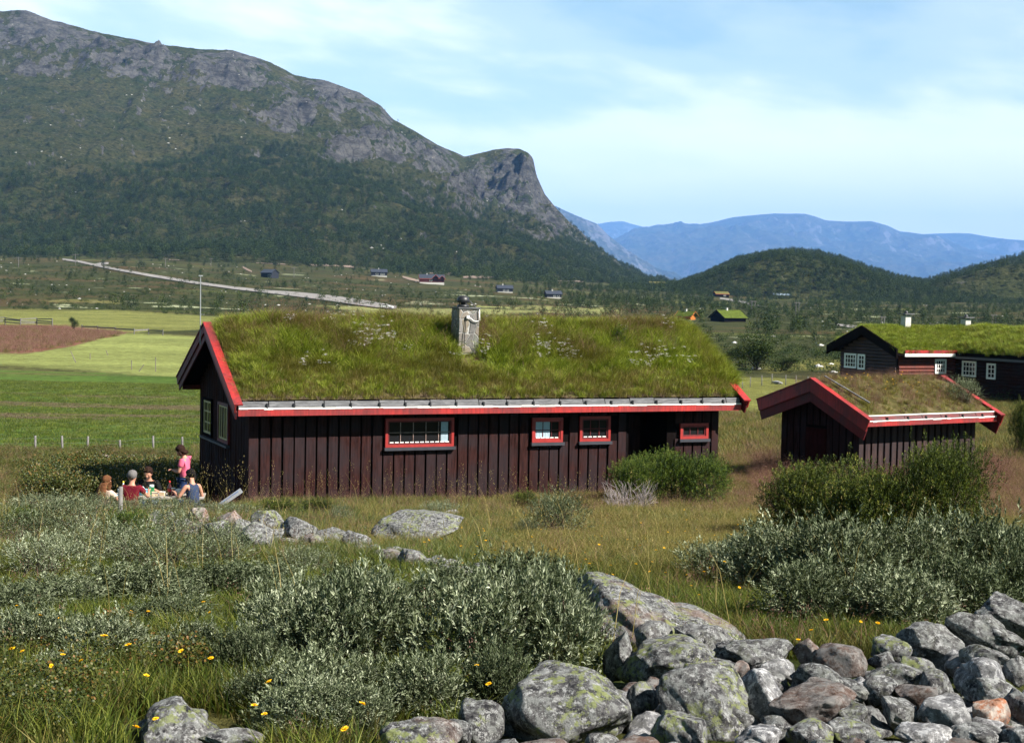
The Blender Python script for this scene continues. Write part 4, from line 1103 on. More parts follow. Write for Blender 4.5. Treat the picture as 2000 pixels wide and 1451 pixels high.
# wing local frame relative to the farm frame: x along -y of farm, y along +x
def wm(x, y, z): return (FL + y, -x, z)
b = MB(); V = [wm(-0.1, 0.03, -.8), wm(WLn, 0.03, -.8), wm(WLn, WWd, -.8), wm(-0.1, WWd, -.8), wm(-0.1, 0.03, we), wm(WLn, 0.03, we), wm(WLn, WWd, we), wm(-0.1, WWd, we)]
b.hexa(V); b.prism([wm(WLn - .2, 0.03, we), wm(WLn - .2, WWd, we), wm(WLn - .2, WWd / 2, wr)], Vector(wm(WLn, 0, 0)) - Vector(wm(WLn - .2, 0, 0))); b.build('wing_wall', M_core, wing)
lg_ = MB(); z = -0.1
while z < we - 0.1: lg_.tube([wm(0.1, 0, z + .11), wm(WLn, 0, z + .11)], 0.115, 8); z += 0.225
lg_.build('wing_logs', M_dark, wing)
nx, ny = 80, 40
x = np.linspace(-3.5, WLn + 0.6, nx); y = np.linspace(-0.55, WWd + 0.55, ny); X, Y = np.meshgrid(x, y)
d = wr - (wr - we) * np.abs(Y - WWd / 2) / (WWd / 2 + 0.55); e = sstep(0, 0.6, np.minimum(Y + .55, WWd + .55 - Y))
Z = d + 0.1 + 0.38 * (0.3 + 0.7 * e) + 0.3 * fbm(X * 0.7, Y * 0.7, 4, 44)
WX_, WY_, WZ_ = FL + Y, -X, Z
obj('wing_turf', np_mesh('wing_turf', np.stack([WX_, WY_, WZ_], -1), grid_faces(ny, nx), M_turf2, True), wing)
m = MB(); m.hexa([wm(-.6, -.62, we - .1), wm(WLn, -.62, we - .1), wm(WLn, -.55, we - .1), wm(-.6, -.55, we - .1), wm(-.6, -.62, we + .05), wm(WLn, -.62, we + .05), wm(WLn, -.55, we + .05), wm(-.6, -.55, we + .05)]); m.build('wing_fascia', M_grey, wing)
m = MB(); m.hexa([wm(-.6, -.60, we + .052), wm(WLn, -.60, we + .052), wm(WLn, -.54, we + .052), wm(-.6, -.54, we + .052), wm(-.6, -.60, we + .3), wm(WLn, -.60, we + .3), wm(WLn, -.54, we + .3), wm(-.6, -.54, we + .3)]); m.build('wing_turf_board', M_core, wing)
pw = lambda x, d, z: wm(x, -0.13 + d, z)
for xa, xb, ya, yb_, c in ((1884, 1909, 706, 734, 4), (1932, 1947, 711, 739, 2)):
    a0, z1_ = WG.front(xa, ya); a1, _ = WG.front(xb, ya); _, z0_ = WG.front((xa + xb) / 2, yb_)
    w_ = window(farm, pw, min(a0, a1), max(a0, a1), z0_, z1_, M_white, M_white, M_white, c, 3, cw=0.06, fw=0.07, bw=0.05)
for pxc, pyt, Yc in ((1770, 608, 1), (1887, 615, 1)):
    lx, lz = FA.front(pxc, pyt, FW / 2)
    _, zb_ = FA.front(pxc, 648, FW / 2)
    c = MB(); c.box((lx - .24, FW / 2 - .24, fr_ - .5), (lx + .24, FW / 2 + .24, lz - 0.32)); cc_ = c.build('chimney', M_concrete, farm)
    c = MB(); c.box((lx - .42, FW / 2 - .42, lz - 0.22), (lx + .42, FW / 2 + .42, lz - 0.15))
    for q in (-1, 1): c.bar((lx + q * .2, FW / 2, lz - .32), (lx + q * .2, FW / 2, lz - .22), .08)
    c.build('chimney_cap', M_grey, cc_)
    c = MB(); c.lathe([(0.12, 0), (0.13, .06), (0.07, .16), (0.01, .19)], (lx, FW / 2, lz - .15), 10); c.build('chimney_hood', M_iron, cc_)
# ================================================================== VEGETATION
def nrm(a): return a / (np.linalg.norm(a, axis=-1, keepdims=True) + 1e-9)
def leaves(P, D, L, Wd, var, r, fold=0.25, droop=0.0, mid=0.5):
    """rhombic folded leaves: (N,3) bases and directions -> verts, tris, var"""
    n = len(P); D = nrm(D)
    A = nrm(np.cross(D, nrm(r.normal(size=(n, 3)) * 0.6 + np.array([0, 0, 1.0]))))
    U = np.cross(A, D)
    L = np.broadcast_to(L, n)[:, None]; Wd = np.broadcast_to(Wd, n)[:, None]
    m = P + D * L * mid + U * (Wd * fold)
    V = np.stack([P, m + A * Wd / 2, P + D * L - U * L * droop, m - A * Wd / 2], 1)
    b = np.arange(n)[:, None] * 4
    F = np.concatenate([b + [0, 1, 2], b + [0, 2, 3]], 0)
    return V.reshape(-1, 3), F, np.repeat(var, 4)
def blades(P, D, L, Wd, var, r, bend=0.35):
    """grass blades in three triangles"""
    n = len(P); D = nrm(D); az = r.uniform(0, 2 * np.pi, n)
    A = np.stack([np.cos(az), np.sin(az), np.zeros(n)], -1); hb = nrm(np.stack([D[:, 0], D[:, 1], np.zeros(n)], -1) + 0.01 * r.normal(size=(n, 3)) * [1, 1, 0])
    L = np.broadcast_to(L, n)[:, None]; Wd = np.broadcast_to(Wd, n)[:, None]; bend = np.broadcast_to(bend, n)[:, None]
    m = P + D * L * 0.55; tip = P + D * L + hb * L * bend - np.array([0, 0, 1.0]) * L * bend * 0.35
    V = np.stack([P - A * Wd / 2, P + A * Wd / 2, m - A * Wd * .36, m + A * Wd * .36, tip], 1)
    b = np.arange(n)[:, None] * 5
    F = np.concatenate([b + [0, 1, 3], b + [0, 3, 2], b + [2, 3, 4]], 0)
    return V.reshape(-1, 3), F, np.repeat(var, 5)
def cat(parts):
    Vs, Fs, Rs = [], [], []; o = 0
    for V, F, v in parts:
        Vs.append(V); Fs.append(F + o); Rs.append(v); o += len(V)
    return np.concatenate(Vs), np.concatenate(Fs), np.concatenate(Rs)
def vmesh(name, parts, mat):
    V, F, v = cat(parts); return np_mesh(name, V, F, mat, False, {'var': ('FLOAT', v)})

M_willow = leafmat('willow_leaf', [(0.0, (0.018, 0.027, 0.008)), (0.35, (0.066, 0.084, 0.040)), (0.7, (0.185, 0.210, 0.125)), (1.0, (0.46, 0.49, 0.35))], 0.12, 0.6, 0.12, 0.3)
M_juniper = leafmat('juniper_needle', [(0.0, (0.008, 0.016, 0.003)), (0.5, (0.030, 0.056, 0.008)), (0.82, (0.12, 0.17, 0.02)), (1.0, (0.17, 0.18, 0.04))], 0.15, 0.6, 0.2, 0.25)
M_juniper2 = leafmat('olive_juniper_needle', [(0.0, (0.008, 0.015, 0.003)), (0.5, (0.034, 0.050, 0.007)), (0.82, (0.125, 0.155, 0.02)), (1.0, (0.20, 0.16, 0.035))], 0.15, 0.6, 0.2, 0.25)
M_bark = flat('grey_brown_bark', (0.10, 0.075, 0.06), 0.9, 0.1, 0.4, 8)
M_dead = flat('bleached_dead_twigs', (0.28, 0.24, 0.24), 0.9, 0.1, 0.3, 8)
M_g_green = leafmat('green_grass', [(0.0, (0.025, 0.042, 0.006)), (0.5, (0.075, 0.105, 0.014)), (1.0, (0.19, 0.19, 0.04))], 0.3, 0.5, 0.3, 0.5)
M_g_och = leafmat('dry_ochre_grass', [(0.0, (0.06, 0.056, 0.011)), (0.5, (0.17, 0.140, 0.030)), (1.0, (0.36, 0.28, 0.11))], 0.3, 0.6, 0.2, 0.5)
M_g_olive = leafmat('olive_grass', [(0.0, (0.035, 0.038, 0.007)), (0.5, (0.10, 0.092, 0.020)), (1.0, (0.24, 0.19, 0.06))], 0.3, 0.55, 0.25, 0.5)
M_g_pink = leafmat('purple_grass_heads', [(0.0, (0.09, 0.045, 0.035)), (0.5, (0.20, 0.10, 0.08)), (1.0, (0.32, 0.19, 0.15))], 0.3, 0.7, 0.1, 0.4)
M_yellow = flat('yellow_petals', (0.80, 0.46, 0.01), 0.6, 0.2, 0.15)
M_wflower = flat('white_pink_umbels', (0.72, 0.66, 0.66), 0.8, 0.1, 0.12)
M_birch = leafmat('dwarf_birch_leaf', [(0.0, (0.03, 0.045, 0.010)), (0.6, (0.065, 0.080, 0.016)), (0.9, (0.11, 0.095, 0.02)), (1.0, (0.17, 0.085, 0.022))], 0.2, 0.5, 0.3, 0.3)
M_tree = leafmat('birch_leaf', [(0.0, (0.007, 0.015, 0.004)), (0.5, (0.021, 0.039, 0.009)), (1.0, (0.075, 0.10, 0.022))], 0.2, 0.6, 0.2, 0.55)

def stems_mesh(tips, base_r, r, rad=0.012, nside=5, wob=0.06):
    V = []; F = []; o = 0
    for tp in tips:
        tp = np.asarray(tp); b0 = np.array([tp[0] * base_r + r.normal() * 0.03, tp[1] * base_r + r.normal() * 0.03, -0.06])
        k = 5; pts = []
        for i in range(k + 1):
            s_ = i / k; p = b0 + (tp - b0) * np.array([s_ ** 1.15, s_ ** 1.15, s_ ** 0.85]) + (r.normal(size=3) * wob * (0 < i < k)); pts.append(p)
        pts = np.array(pts); rd = rad * (1 - 0.75 * np.linspace(0, 1, k + 1))
        for i, p in enumerate(pts):
            d = nrm(pts[min(i + 1, k)] - pts[max(i - 1, 0)]); a = nrm(np.cross(d, [0.3, 0.1, 1.0])); c = np.cross(a, d)
            for j in range(nside):
                t_ = 2 * np.pi * j / nside; V.append(p + (a * np.cos(t_) + c * np.sin(t_)) * rd[i])
        for i in range(k):
            for j in range(nside):
                j2 = (j + 1) % nside; F.append((o + i * nside + j, o + i * nside + j2, o + (i + 1) * nside + j2, o + (i + 1) * nside + j))
        o += (k + 1) * nside
    return np.array(V), np.array(F)
def lobes(r, n, rad, h):
    out = []
    for i in range(n):
        a = r.uniform(0, 2 * np.pi); d = rad * 0.62 * math.sqrt(r.uniform(0, 1)) * (i > 0)
        out.append((d * math.cos(a), d * math.sin(a), h * r.uniform(0.35, 0.62) * (1 - 0.25 * d / rad), rad * r.uniform(0.36, 0.56), h * r.uniform(0.30, 0.54)))
    return out
def surf_pts(r, lb, n, lo=0.55, zmin=0.02):
    """points in the outer shell of a union of ellipsoidal lobes + outward directions"""
    P = []; D = []
    w = np.array([l[3] ** 2 for l in lb]); w /= w.sum()
    need = n
    while need > 0:
        m = need * 2 + 50
        k = r.choice(len(lb), m, p=w); d = nrm(r.normal(size=(m, 3)) + [0, 0, .35]); q = r.uniform(lo, 1.0, m) ** 0.6
        L_ = np.array(lb)[k]; p = L_[:, :3] + d * np.stack([L_[:, 3], L_[:, 3], L_[:, 4]], -1) * q[:, None]
        ok = p[:, 2] > zmin
        p, d = p[ok][:need], d[ok][:need]; P.append(p); D.append(d); need -= len(p)
    return np.concatenate(P), np.concatenate(D)
def willow_meshes(seed, ntw=1250, leafL=0.066, rad=0.75, h=0.85, nleaf=11):
    r = np.random.default_rng(seed); lb = lobes(r, 9, rad, h)
    P, D = surf_pts(r, lb, ntw, 0.35)
    P = P + D * (0.26 * r.uniform(0, 1, ntw) ** 4)[:, None] * [0.7, 0.7, 1.2]
    D = nrm(D * 0.7 + r.normal(size=D.shape) * 0.40 + [0, 0, 0.65])
    parts = []; tl = r.uniform(0.10, 0.22, ntw); tv = r.uniform(0, 1, ntw) * 0.45
    for k in range(nleaf):
        s_ = (k + 0.6) / nleaf
        base = P + D * (tl * s_)[:, None]
        az = k * 2.4 + r.uniform(0, 6.28, ntw)
        A = nrm(np.cross(D, [0.2, 0.5, 0.3])); B = np.cross(D, A)
        rd = A * np.cos(az)[:, None] + B * np.sin(az)[:, None]
        ld = D * (0.75 + 0.5 * s_) + rd * (0.85 - 0.45 * s_)
        v = np.clip(tv + r.uniform(0.0, 0.55, ntw), 0, 1)
        sz = leafL * r.uniform(0.7, 1.2, ntw) * (1 - 0.35 * s_ ** 3)
        parts.append(leaves(base, ld, sz, sz * 0.30, v, r, 0.25, 0.08))
    m = vmesh('foliage', parts, M_willow)
    tips = P[r.choice(ntw, 46, replace=False)]
    V, F = stems_mesh(tips, 0.25, r, 0.011)
    # thin twigs
    return m, np_mesh('stems', V, F, M_bark, True)
def juniper_meshes(seed, nsp=3200, rad=1.2, h=1.1, mat=None, nl=24, spl=0.095, nL=0.024):
    r = np.random.default_rng(seed); lb = lobes(r, 11, rad, h)
    P, D = surf_pts(r, lb, nsp, 0.30)
    D = nrm(D * 0.8 + r.normal(size=D.shape) * 0.30 + [0, 0, 0.45])
    P = P + D * (0.16 * r.uniform(0, 1, nsp) ** 5)[:, None]
    parts = []; tl = spl * r.uniform(0.7, 1.6, nsp); tv = r.uniform(0, 1, nsp) * 0.5
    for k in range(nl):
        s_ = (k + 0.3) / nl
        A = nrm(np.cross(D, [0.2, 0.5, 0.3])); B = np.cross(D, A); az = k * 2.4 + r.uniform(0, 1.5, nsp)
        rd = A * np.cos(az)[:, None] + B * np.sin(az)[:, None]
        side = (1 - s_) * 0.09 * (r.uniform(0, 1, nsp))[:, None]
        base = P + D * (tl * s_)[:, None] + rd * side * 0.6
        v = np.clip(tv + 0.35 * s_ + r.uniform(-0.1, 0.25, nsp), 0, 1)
        sz = nL * r.uniform(0.8, 1.5, nsp)
        parts.append(leaves(base, D * 0.9 + rd * 0.8, sz, sz * 0.42, v, r, 0.2))
    m = vmesh('foliage', parts, mat or M_juniper)
    tips = P[r.choice(nsp, 40, replace=False)]
    V, F = stems_mesh(tips, 0.3, r, 0.020)
    return m, np_mesh('stems', V, F, M_bark, True)

WILLOWS = [willow_meshes(200 + i) for i in range(5)]
WILLOWS_S = [willow_meshes(220 + i, ntw=800, leafL=0.042, nleaf=10) for i in range(3)]
JUN = [juniper_meshes(240 + i) for i in range(3)]
JUN2 = [juniper_meshes(250 + i, mat=M_juniper2) for i in range(2)]
JUNS = [juniper_meshes(260 + i, nsp=700, rad=0.55, h=0.75, nl=22, spl=0.09, mat=M_juniper2 if i else M_juniper) for i in range(2)]
SHR = []
def shrub(name, meshes, label, cat_, px, py, wpx, hpx, group=None, native=(1.5, 0.95), rz=None, Y=None, depth=None, sink=0.03):
    """bush whose foot shows at (px, py) and that measures wpx x hpx in the photo"""
    g = ground_at(px, py)
    if Y is not None: q = at(px, py, Y); g = Vector((q[0], q[1], G(q[0], q[1])))
    sx = wpx / FPX * g.y / native[0]; sz = hpx / FPX * g.y / native[1]
    e = thing(name, label, cat_, (g.x, g.y + sx * native[0] * 0.25, g.z - sink), rz if rz is not None else random.uniform(0, 6.28), group)
    e.location.z = G(e.location.x, e.location.y) - sink
    SHR.append((e.location.x, e.location.y, sx * native[0] * 0.5))
    x_wide = px
    if name == 'juniper_bush': sz *= 1.10 if x_wide < 1450 else 1.28
    e.scale = (sx, sx, sz)
    a = obj('foliage', meshes[0], e); b = obj('stems', meshes[1], e)
    return e

# ---- willows traced from the photograph: (x, foot y, width, height, label)
GW1 = 'grey willow shrubs in the thicket in front of the picnic'
GW2 = 'grey willow shrubs in the big clump at the centre front'
GW3 = 'grey willow shrubs below the large juniper at the right'
wl = [
 # centre clump
 (560, 1225, 190, 120, 'grey-green willow shrub at the upper left of the central clump, above the shaded hollow', GW2),
 (700, 1190, 210, 110, 'grey-green willow shrub behind the central clump, just below the low end of the old wall', GW2),
 (860, 1215, 220, 130, 'grey willow shrub in the middle of the back row of the central clump', GW2),
 (1010, 1200, 210, 140, 'tall pale willow shrub sprouting just left of the huge sloping boulder', GW2),
 (1080, 1230, 170, 160, 'dense willow shrub pressed against the shaded left face of the huge boulder', GW2),
 (560, 1310, 230, 120, 'willow shrub reaching out furthest left over the dark hollow', GW2),
 (730, 1320, 260, 150, 'big willow shrub in the very middle of the central clump', GW2),
 (920, 1330, 270, 150, 'big dark-gapped willow shrub right of the middle of the central clump', GW2),
 (1060, 1330, 220, 150, 'willow shrub standing over the big round lichen boulder', GW2),
 (620, 1395, 230, 100, 'low willow shrub at the lower left edge of the central clump', GW2),
 (820, 1400, 220, 95, 'low loose willow shrub above the flat boulder at the bottom edge', GW2),
 (210, 1300, 200, 80, 'willow shrub in the lower left meadow, right of two yellow flowers', GW1), (30, 1290, 190, 85, 'low willow shrub at the left edge below the thicket', GW1), (370, 1290, 150, 60, 'thin willow shrub left of the shaded hollow', GW1), (110, 1330, 130, 50, 'tiny willow shrub lowest in the left meadow', GW1),
 (600, 1440, 220, 90, 'low willow shrub at the bottom edge, right of the small leaning stone', GW2), (960, 1395, 150, 100, 'willow shrub squeezed between the central clump and the huge round boulder', GW2), (480, 1330, 150, 80, 'thin outlying willow shrub at the left tip of the central clump', GW2), (700, 1440, 180, 80, 'small willow shrub left of the pale flat boulder', GW2),
 (500, 1380, 130, 60, 'small sparse willow shrub right of the lichen boulder at bottom left', GW2),
 # left thicket
 (60, 1010, 200, 50, 'willow shrub at the far left end of the thicket', GW1), (170, 990, 180, 45, 'willow shrub in front of the long-haired picnicker', GW1),
 (270, 985, 160, 40, 'willow shrub around the weathered post', GW1), (345, 1000, 170, 45, 'willow shrub directly in front of the laid table', GW1),
 (440, 1008, 150, 38, 'willow shrub in front of the person in the blue tank top', GW1),
 (30, 1075, 220, 70, 'willow shrub below the small juniper at the left edge', GW1), (130, 1050, 210, 75, 'willow shrub between the two small junipers at the left', GW1),
 (320, 1060, 190, 60, 'willow shrub right of the dark juniper tuft, before the old wall', GW1), (180, 1110, 230, 85, 'willow shrub below the dark juniper tuft', GW1),
 (60, 1140, 240, 90, 'wide willow shrub at the left edge, third row of the thicket', GW1), (300, 1125, 230, 85, 'willow shrub in the middle of the thicket', GW1),
 (420, 1110, 200, 75, 'brownish willow shrub under the first stones of the old wall', GW1), (390, 1175, 230, 95, 'willow shrub at the right front of the thicket', GW1),
 (240, 1190, 250, 105, 'pale willow shrub bulging at the front of the thicket', GW1), (100, 1200, 240, 90, 'willow shrub at the left front of the thicket', GW1),
 (320, 1228, 200, 80, 'willow shrub with bare arching stems at the foot of the thicket', GW1), (-20, 1215, 200, 90, 'willow shrub cut by the left edge of the photo', GW1),
 (500, 1150, 170, 70, 'dark willow shrub where the thicket meets the old wall', GW1), (590, 1130, 150, 60, 'small dark willow shrub under the middle of the old wall', GW1),
 (130, 1270, 150, 55, 'low grey willow shrub in the grass at the left', GW1),
 # right
 (1400, 1130, 150, 60, 'low willow shrub at the left tip of the right-hand clump', GW3), (1500, 1150, 220, 110, 'willow shrub at the left of the right-hand clump', GW3),
 (1640, 1170, 240, 125, 'willow shrub right below the middle of the large juniper', GW3), (1790, 1165, 230, 120, 'willow shrub under the right half of the large juniper', GW3),
 (1930, 1160, 220, 130, 'willow shrub under the right end of the large juniper', GW3), (1590, 1225, 230, 105, 'shaded willow shrub over the dark hollow at the right', GW3),
 (1750, 1235, 230, 105, 'willow shrub above the topmost stones of the heap', GW3), (1900, 1225, 230, 110, 'willow shrub behind the largest stones at the right', GW3),
 (1430, 1100, 130, 60, 'low willow shrub in front of the left end of the large juniper', GW3), (1550, 1105, 200, 75, 'willow shrub touching the left foot of the large juniper', GW3), (1690, 1112, 210, 80, 'willow shrub touching the middle foot of the large juniper', GW3), (1830, 1110, 210, 85, 'willow shrub touching the right foot of the large juniper', GW3), (1945, 1110, 190, 95, 'willow shrub rising right of the large juniper foot', GW3),
 (2010, 1200, 180, 110, 'willow shrub cut by the right edge of the photo', GW3), (1990, 1080, 150, 70, 'willow shrub beside the right end of the large juniper', GW3),
]
for i, (x, y, w, h, lb, g) in enumerate(wl):
    far_ = g is GW1 and y < 1150
    ms = (WILLOWS_S if far_ else WILLOWS)
    shrub('willow_shrub', ms[i % len(ms)], lb, 'shrub', x, y + (8 if not far_ else 2), w * (1.15 if not far_ else 1.05), h * (((0.85 if y < 1120 else 1.3) if g is GW3 else 1.45 if y > 1240 else 0.92) if not far_ else (0.95 if y < 1012 else 1.25)), g, Y=(27.2 - (y - 985) * 0.05 if y < 1012 else None))
# single grey willows
shrub('willow_shrub', WILLOWS_S[0], 'round silver-grey willow bush standing alone in the golden grass before the cabin', 'shrub', 1092, 1058, 165, 108)
shrub('willow_shrub', WILLOWS_S[1], 'low dark willow bush at the left foot of the round silver-grey bush', 'shrub', 1030, 1058, 80, 50)
shrub('willow_shrub', WILLOWS_S[2], 'small pale willow bush behind the low flat boulder near the cabin wall', 'shrub', 860, 1012, 110, 38)
shrub('willow_shrub', WILLOWS_S[1], 'wispy grey willow beside the low juniper at the cabin corner', 'shrub', 665, 1030, 60, 50)
# junipers
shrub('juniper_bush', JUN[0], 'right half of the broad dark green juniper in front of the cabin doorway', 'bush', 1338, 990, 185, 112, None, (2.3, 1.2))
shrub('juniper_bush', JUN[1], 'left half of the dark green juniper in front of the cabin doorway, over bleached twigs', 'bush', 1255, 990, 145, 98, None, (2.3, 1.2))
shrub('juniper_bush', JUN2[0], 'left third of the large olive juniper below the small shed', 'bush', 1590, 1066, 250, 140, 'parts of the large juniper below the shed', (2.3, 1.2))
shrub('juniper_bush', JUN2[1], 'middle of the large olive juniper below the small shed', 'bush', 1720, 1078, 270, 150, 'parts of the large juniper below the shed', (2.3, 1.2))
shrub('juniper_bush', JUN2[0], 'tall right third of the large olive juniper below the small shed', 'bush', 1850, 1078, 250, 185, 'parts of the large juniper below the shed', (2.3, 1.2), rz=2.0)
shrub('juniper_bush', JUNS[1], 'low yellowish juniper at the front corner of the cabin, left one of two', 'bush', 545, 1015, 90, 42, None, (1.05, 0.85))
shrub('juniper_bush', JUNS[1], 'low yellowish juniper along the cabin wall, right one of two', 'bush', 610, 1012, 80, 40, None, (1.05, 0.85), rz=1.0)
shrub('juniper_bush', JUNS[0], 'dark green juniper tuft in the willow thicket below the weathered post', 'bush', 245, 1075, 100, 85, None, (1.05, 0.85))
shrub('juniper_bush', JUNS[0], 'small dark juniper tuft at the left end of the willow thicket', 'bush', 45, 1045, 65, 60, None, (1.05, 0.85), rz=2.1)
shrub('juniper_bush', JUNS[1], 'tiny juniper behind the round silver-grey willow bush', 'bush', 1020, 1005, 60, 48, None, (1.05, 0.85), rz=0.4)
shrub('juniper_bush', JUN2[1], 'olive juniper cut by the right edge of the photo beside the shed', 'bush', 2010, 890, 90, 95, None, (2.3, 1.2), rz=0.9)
# bleached twigs under the juniper
r = np.random.default_rng(77)
tips = np.stack([r.uniform(-0.55, 0.55, 150), r.uniform(-0.3, 0.3, 150), r.uniform(0.25, 0.75, 150)], -1)
V, F = stems_mesh(tips, 0.45, r, 0.008, 4, 0.05)
g = ground_at(1228, 1000); dt = tag(obj('dead_twigs', np_mesh('dead_twigs', V, F, M_dead), None, (g.x, g.y - 0.1, g.z)), 'tangle of bleached dead twigs at the foot of the juniper by the doorway', 'dead bush')
dt.scale = (1.1, 1.1, 0.95)

# ---- trees
def tree_meshes(seed, H=6.0, rad=1.6, ncl=260, leaf=0.16, mat=None, lo=0.15, nl=9):
    r = np.random.default_rng(seed); lb = []
    for i in range(12):
        z = H * r.uniform(lo + 0.15, 0.86); d = rad * 0.55 * r.uniform(0.2, 1) * (1 - 0.5 * abs(z / H - 0.45)); a = r.uniform(0, 6.28)
        lb.append((d * math.cos(a), d * math.sin(a), z, rad * r.uniform(0.3, 0.5), H * r.uniform(0.09, 0.15)))
    P, D = surf_pts(r, lb, ncl, 0.25, H * lo)
    tv = r.uniform(0, 0.5, ncl); parts = []
    for k in range(nl):
        q = P + r.normal(size=P.shape) * leaf * 1.2
        parts.append(leaves(q, D + r.normal(size=D.shape) * 0.8, leaf * r.uniform(.6, 1.2, ncl), leaf * 0.6, np.clip(tv + r.uniform(0, .5, ncl), 0, 1), r, 0.1))
    m = vmesh('crown', parts, mat or M_tree)
    tips = [p for p in P[r.choice(ncl, 14, replace=False)]]
    V, F = stems_mesh(tips, 0.04, r, 0.06, 5, 0.05)
    return m, np_mesh('trunk', V, F, M_bark, True)
def tree(name, label, px, py, wpx, hpx, meshes, native, group=None, cat_='tree'):
    g = ground_at(px, py); s_ = hpx / FPX * g.y / native[1]; sx = wpx / FPX * g.y / native[0]
    e = thing(name, label, cat_, (g.x, g.y, g.z - 0.1), random.uniform(0, 6), group); e.scale = (sx, sx, s_)
    obj('crown', meshes[0], e); obj('trunk', meshes[1], e); return e
TA = tree_meshes(301, 4.2, 2.0, 700, 0.11, None, 0.05, 12)
TB = tree_meshes(302, 3.0, 1.6, 400, 0.11, None, 0.03, 12)
tree('birch_tree', 'rounded dark green tree standing behind the right end of the turf roof', 1476, 722, 110, 82, TA, (3.2, 4.0))
tree('birch_tree', 'small bushy tree just left of the rounded tree behind the roof', 1415, 716, 60, 36, TB, (2.6, 2.8))
tree('birch_tree', 'low bushy growth at the right foot of the rounded tree behind the roof', 1530, 724, 60, 30, TB, (2.6, 2.8))
tree('birch_tree', 'small lone bush on the yellow hayfield at the far left', 145, 643, 20, 26, TB, (2.6, 2.8))
FT = [tree_meshes(310 + i, 6.0, 1.5, 46, 0.62, None, 0.06, 4) for i in range(4)]
FB_ = [tree_meshes(320 + i, 1.6, 1.4, 30, 0.34, None, 0.0, 4) for i in range(3)]
def joined(name, pair):
    a = obj(name, pair[0]); COL.objects.unlink(a); return a
far_trees = [src('tree_%d' % i, p[0]) for i, p in enumerate(FT)]
far_bush = [src('bush_%d' % i, p[0]) for i, p in enumerate(FB_)]
def sample_grid(X, Y, Z, n, dens, r, rows_max=None):
    nr, nc = X.shape; nr2 = rows_max or nr - 1
    i = r.uniform(0, nr2 - 1.001, n); j = r.uniform(0, nc - 1.001, n); a = i.astype(int); b = j.astype(int); fi = i - a; fj = j - b
    def g(A): return A[a, b] * (1 - fi) * (1 - fj) + A[a + 1, b] * fi * (1 - fj) + A[a, b + 1] * (1 - fi) * fj + A[a + 1, b + 1] * fi * fj
    # weight by cell area
    ar = np.abs((X[a, b + 1] - X[a, b]) * (Y[a + 1, b] - Y[a, b])); w = ar / np.percentile(ar, 98)
    x, y, z = g(X), g(Y), g(Z); keep = r.uniform(0, 1, n) < np.clip(w, 0, 1) * dens(x, y, z, i / nr)
    return np.stack([x, y, z], -1)[keep], np.stack([g(RKM) if RKM is not None else x * 0], -1)[keep]
r = np.random.default_rng(55)
RKM = rkm
def dmount(x, y, z, t_):
    h = z - 4.6
    pv = 580 + 0.0192 * (x / y * FPX) - h / y * FPX
    pxx = 1000 + x / y * FPX
    # the tree line as it appears along the valley side
    line = np.interp(pxx, [-600, 0, 300, 500, 640, 760, 860, 960, 1060, 1120, 1300], [350, 345, 330, 290, 310, 350, 385, 430, 455, 440, 450]) + 45 * fbm(x / 150, y / 150, 4, 90)
    d = sstep(-35, 45, pv - line) * (0.30 + 0.70 * sstep(-0.35, 0.05, fbm(x / 90, y / 110, 4, 93)))
    lowb = sstep(1130, 1260, y + 40 * fbm(x / 50, y / 50, 3, 97))
    d2 = 0.10 * sstep(-0.05, 0.35, fbm(x / 60, y / 80, 4, 95)) * sstep(-170, -40, pv - line)
    return np.maximum(d, d2) * lowb
P, rk_ = sample_grid(MX, MY, MZ, 180000, dmount, r)
keep = r.uniform(0, 1, len(P)) > np.clip(rk_[:, 0] * 0.85, 0, 0.95)
P = P[keep]
print('mountain trees', len(P))
def place_scatter(name, P, sources, label, smin, smax, r, cat_=None, zs=1.0, sink=0.1):
    n = len(P); P = P - np.array([0, 0, sink]); rot = np.zeros((n, 3)); rot[:, 2] = r.uniform(0, 6.28, n)
    s_ = r.uniform(smin, smax, n)[:, None] * np.array([1, 1, zs])
    return scatter(name, P, rot, s_, r.integers(0, len(sources), n), sources, label, cat_)
place_scatter('birch_forest', P, far_trees, 'dense dark green birch forest covering the lower mountainside', 0.75, 1.5, r)
RKM = None
for (X, Y, Z, K, T), nm in ((H1, 'hill_forest'), (H2, 'hillside_forest')):
    P, _ = sample_grid(X, Y, Z, 30000, lambda x, y, z, t_: 0.35 + 0.65 * sstep(-0.3, 0.1, fbm(x / 60, y / 90, 4, 98)), r, X.shape[0] - 3)
    print(nm, len(P))
    place_scatter(nm, P, far_trees, 'birch wood covering the ' + ('round hill' if nm == 'hill_forest' else 'hillside at the right'), 0.6, 1.15, r)
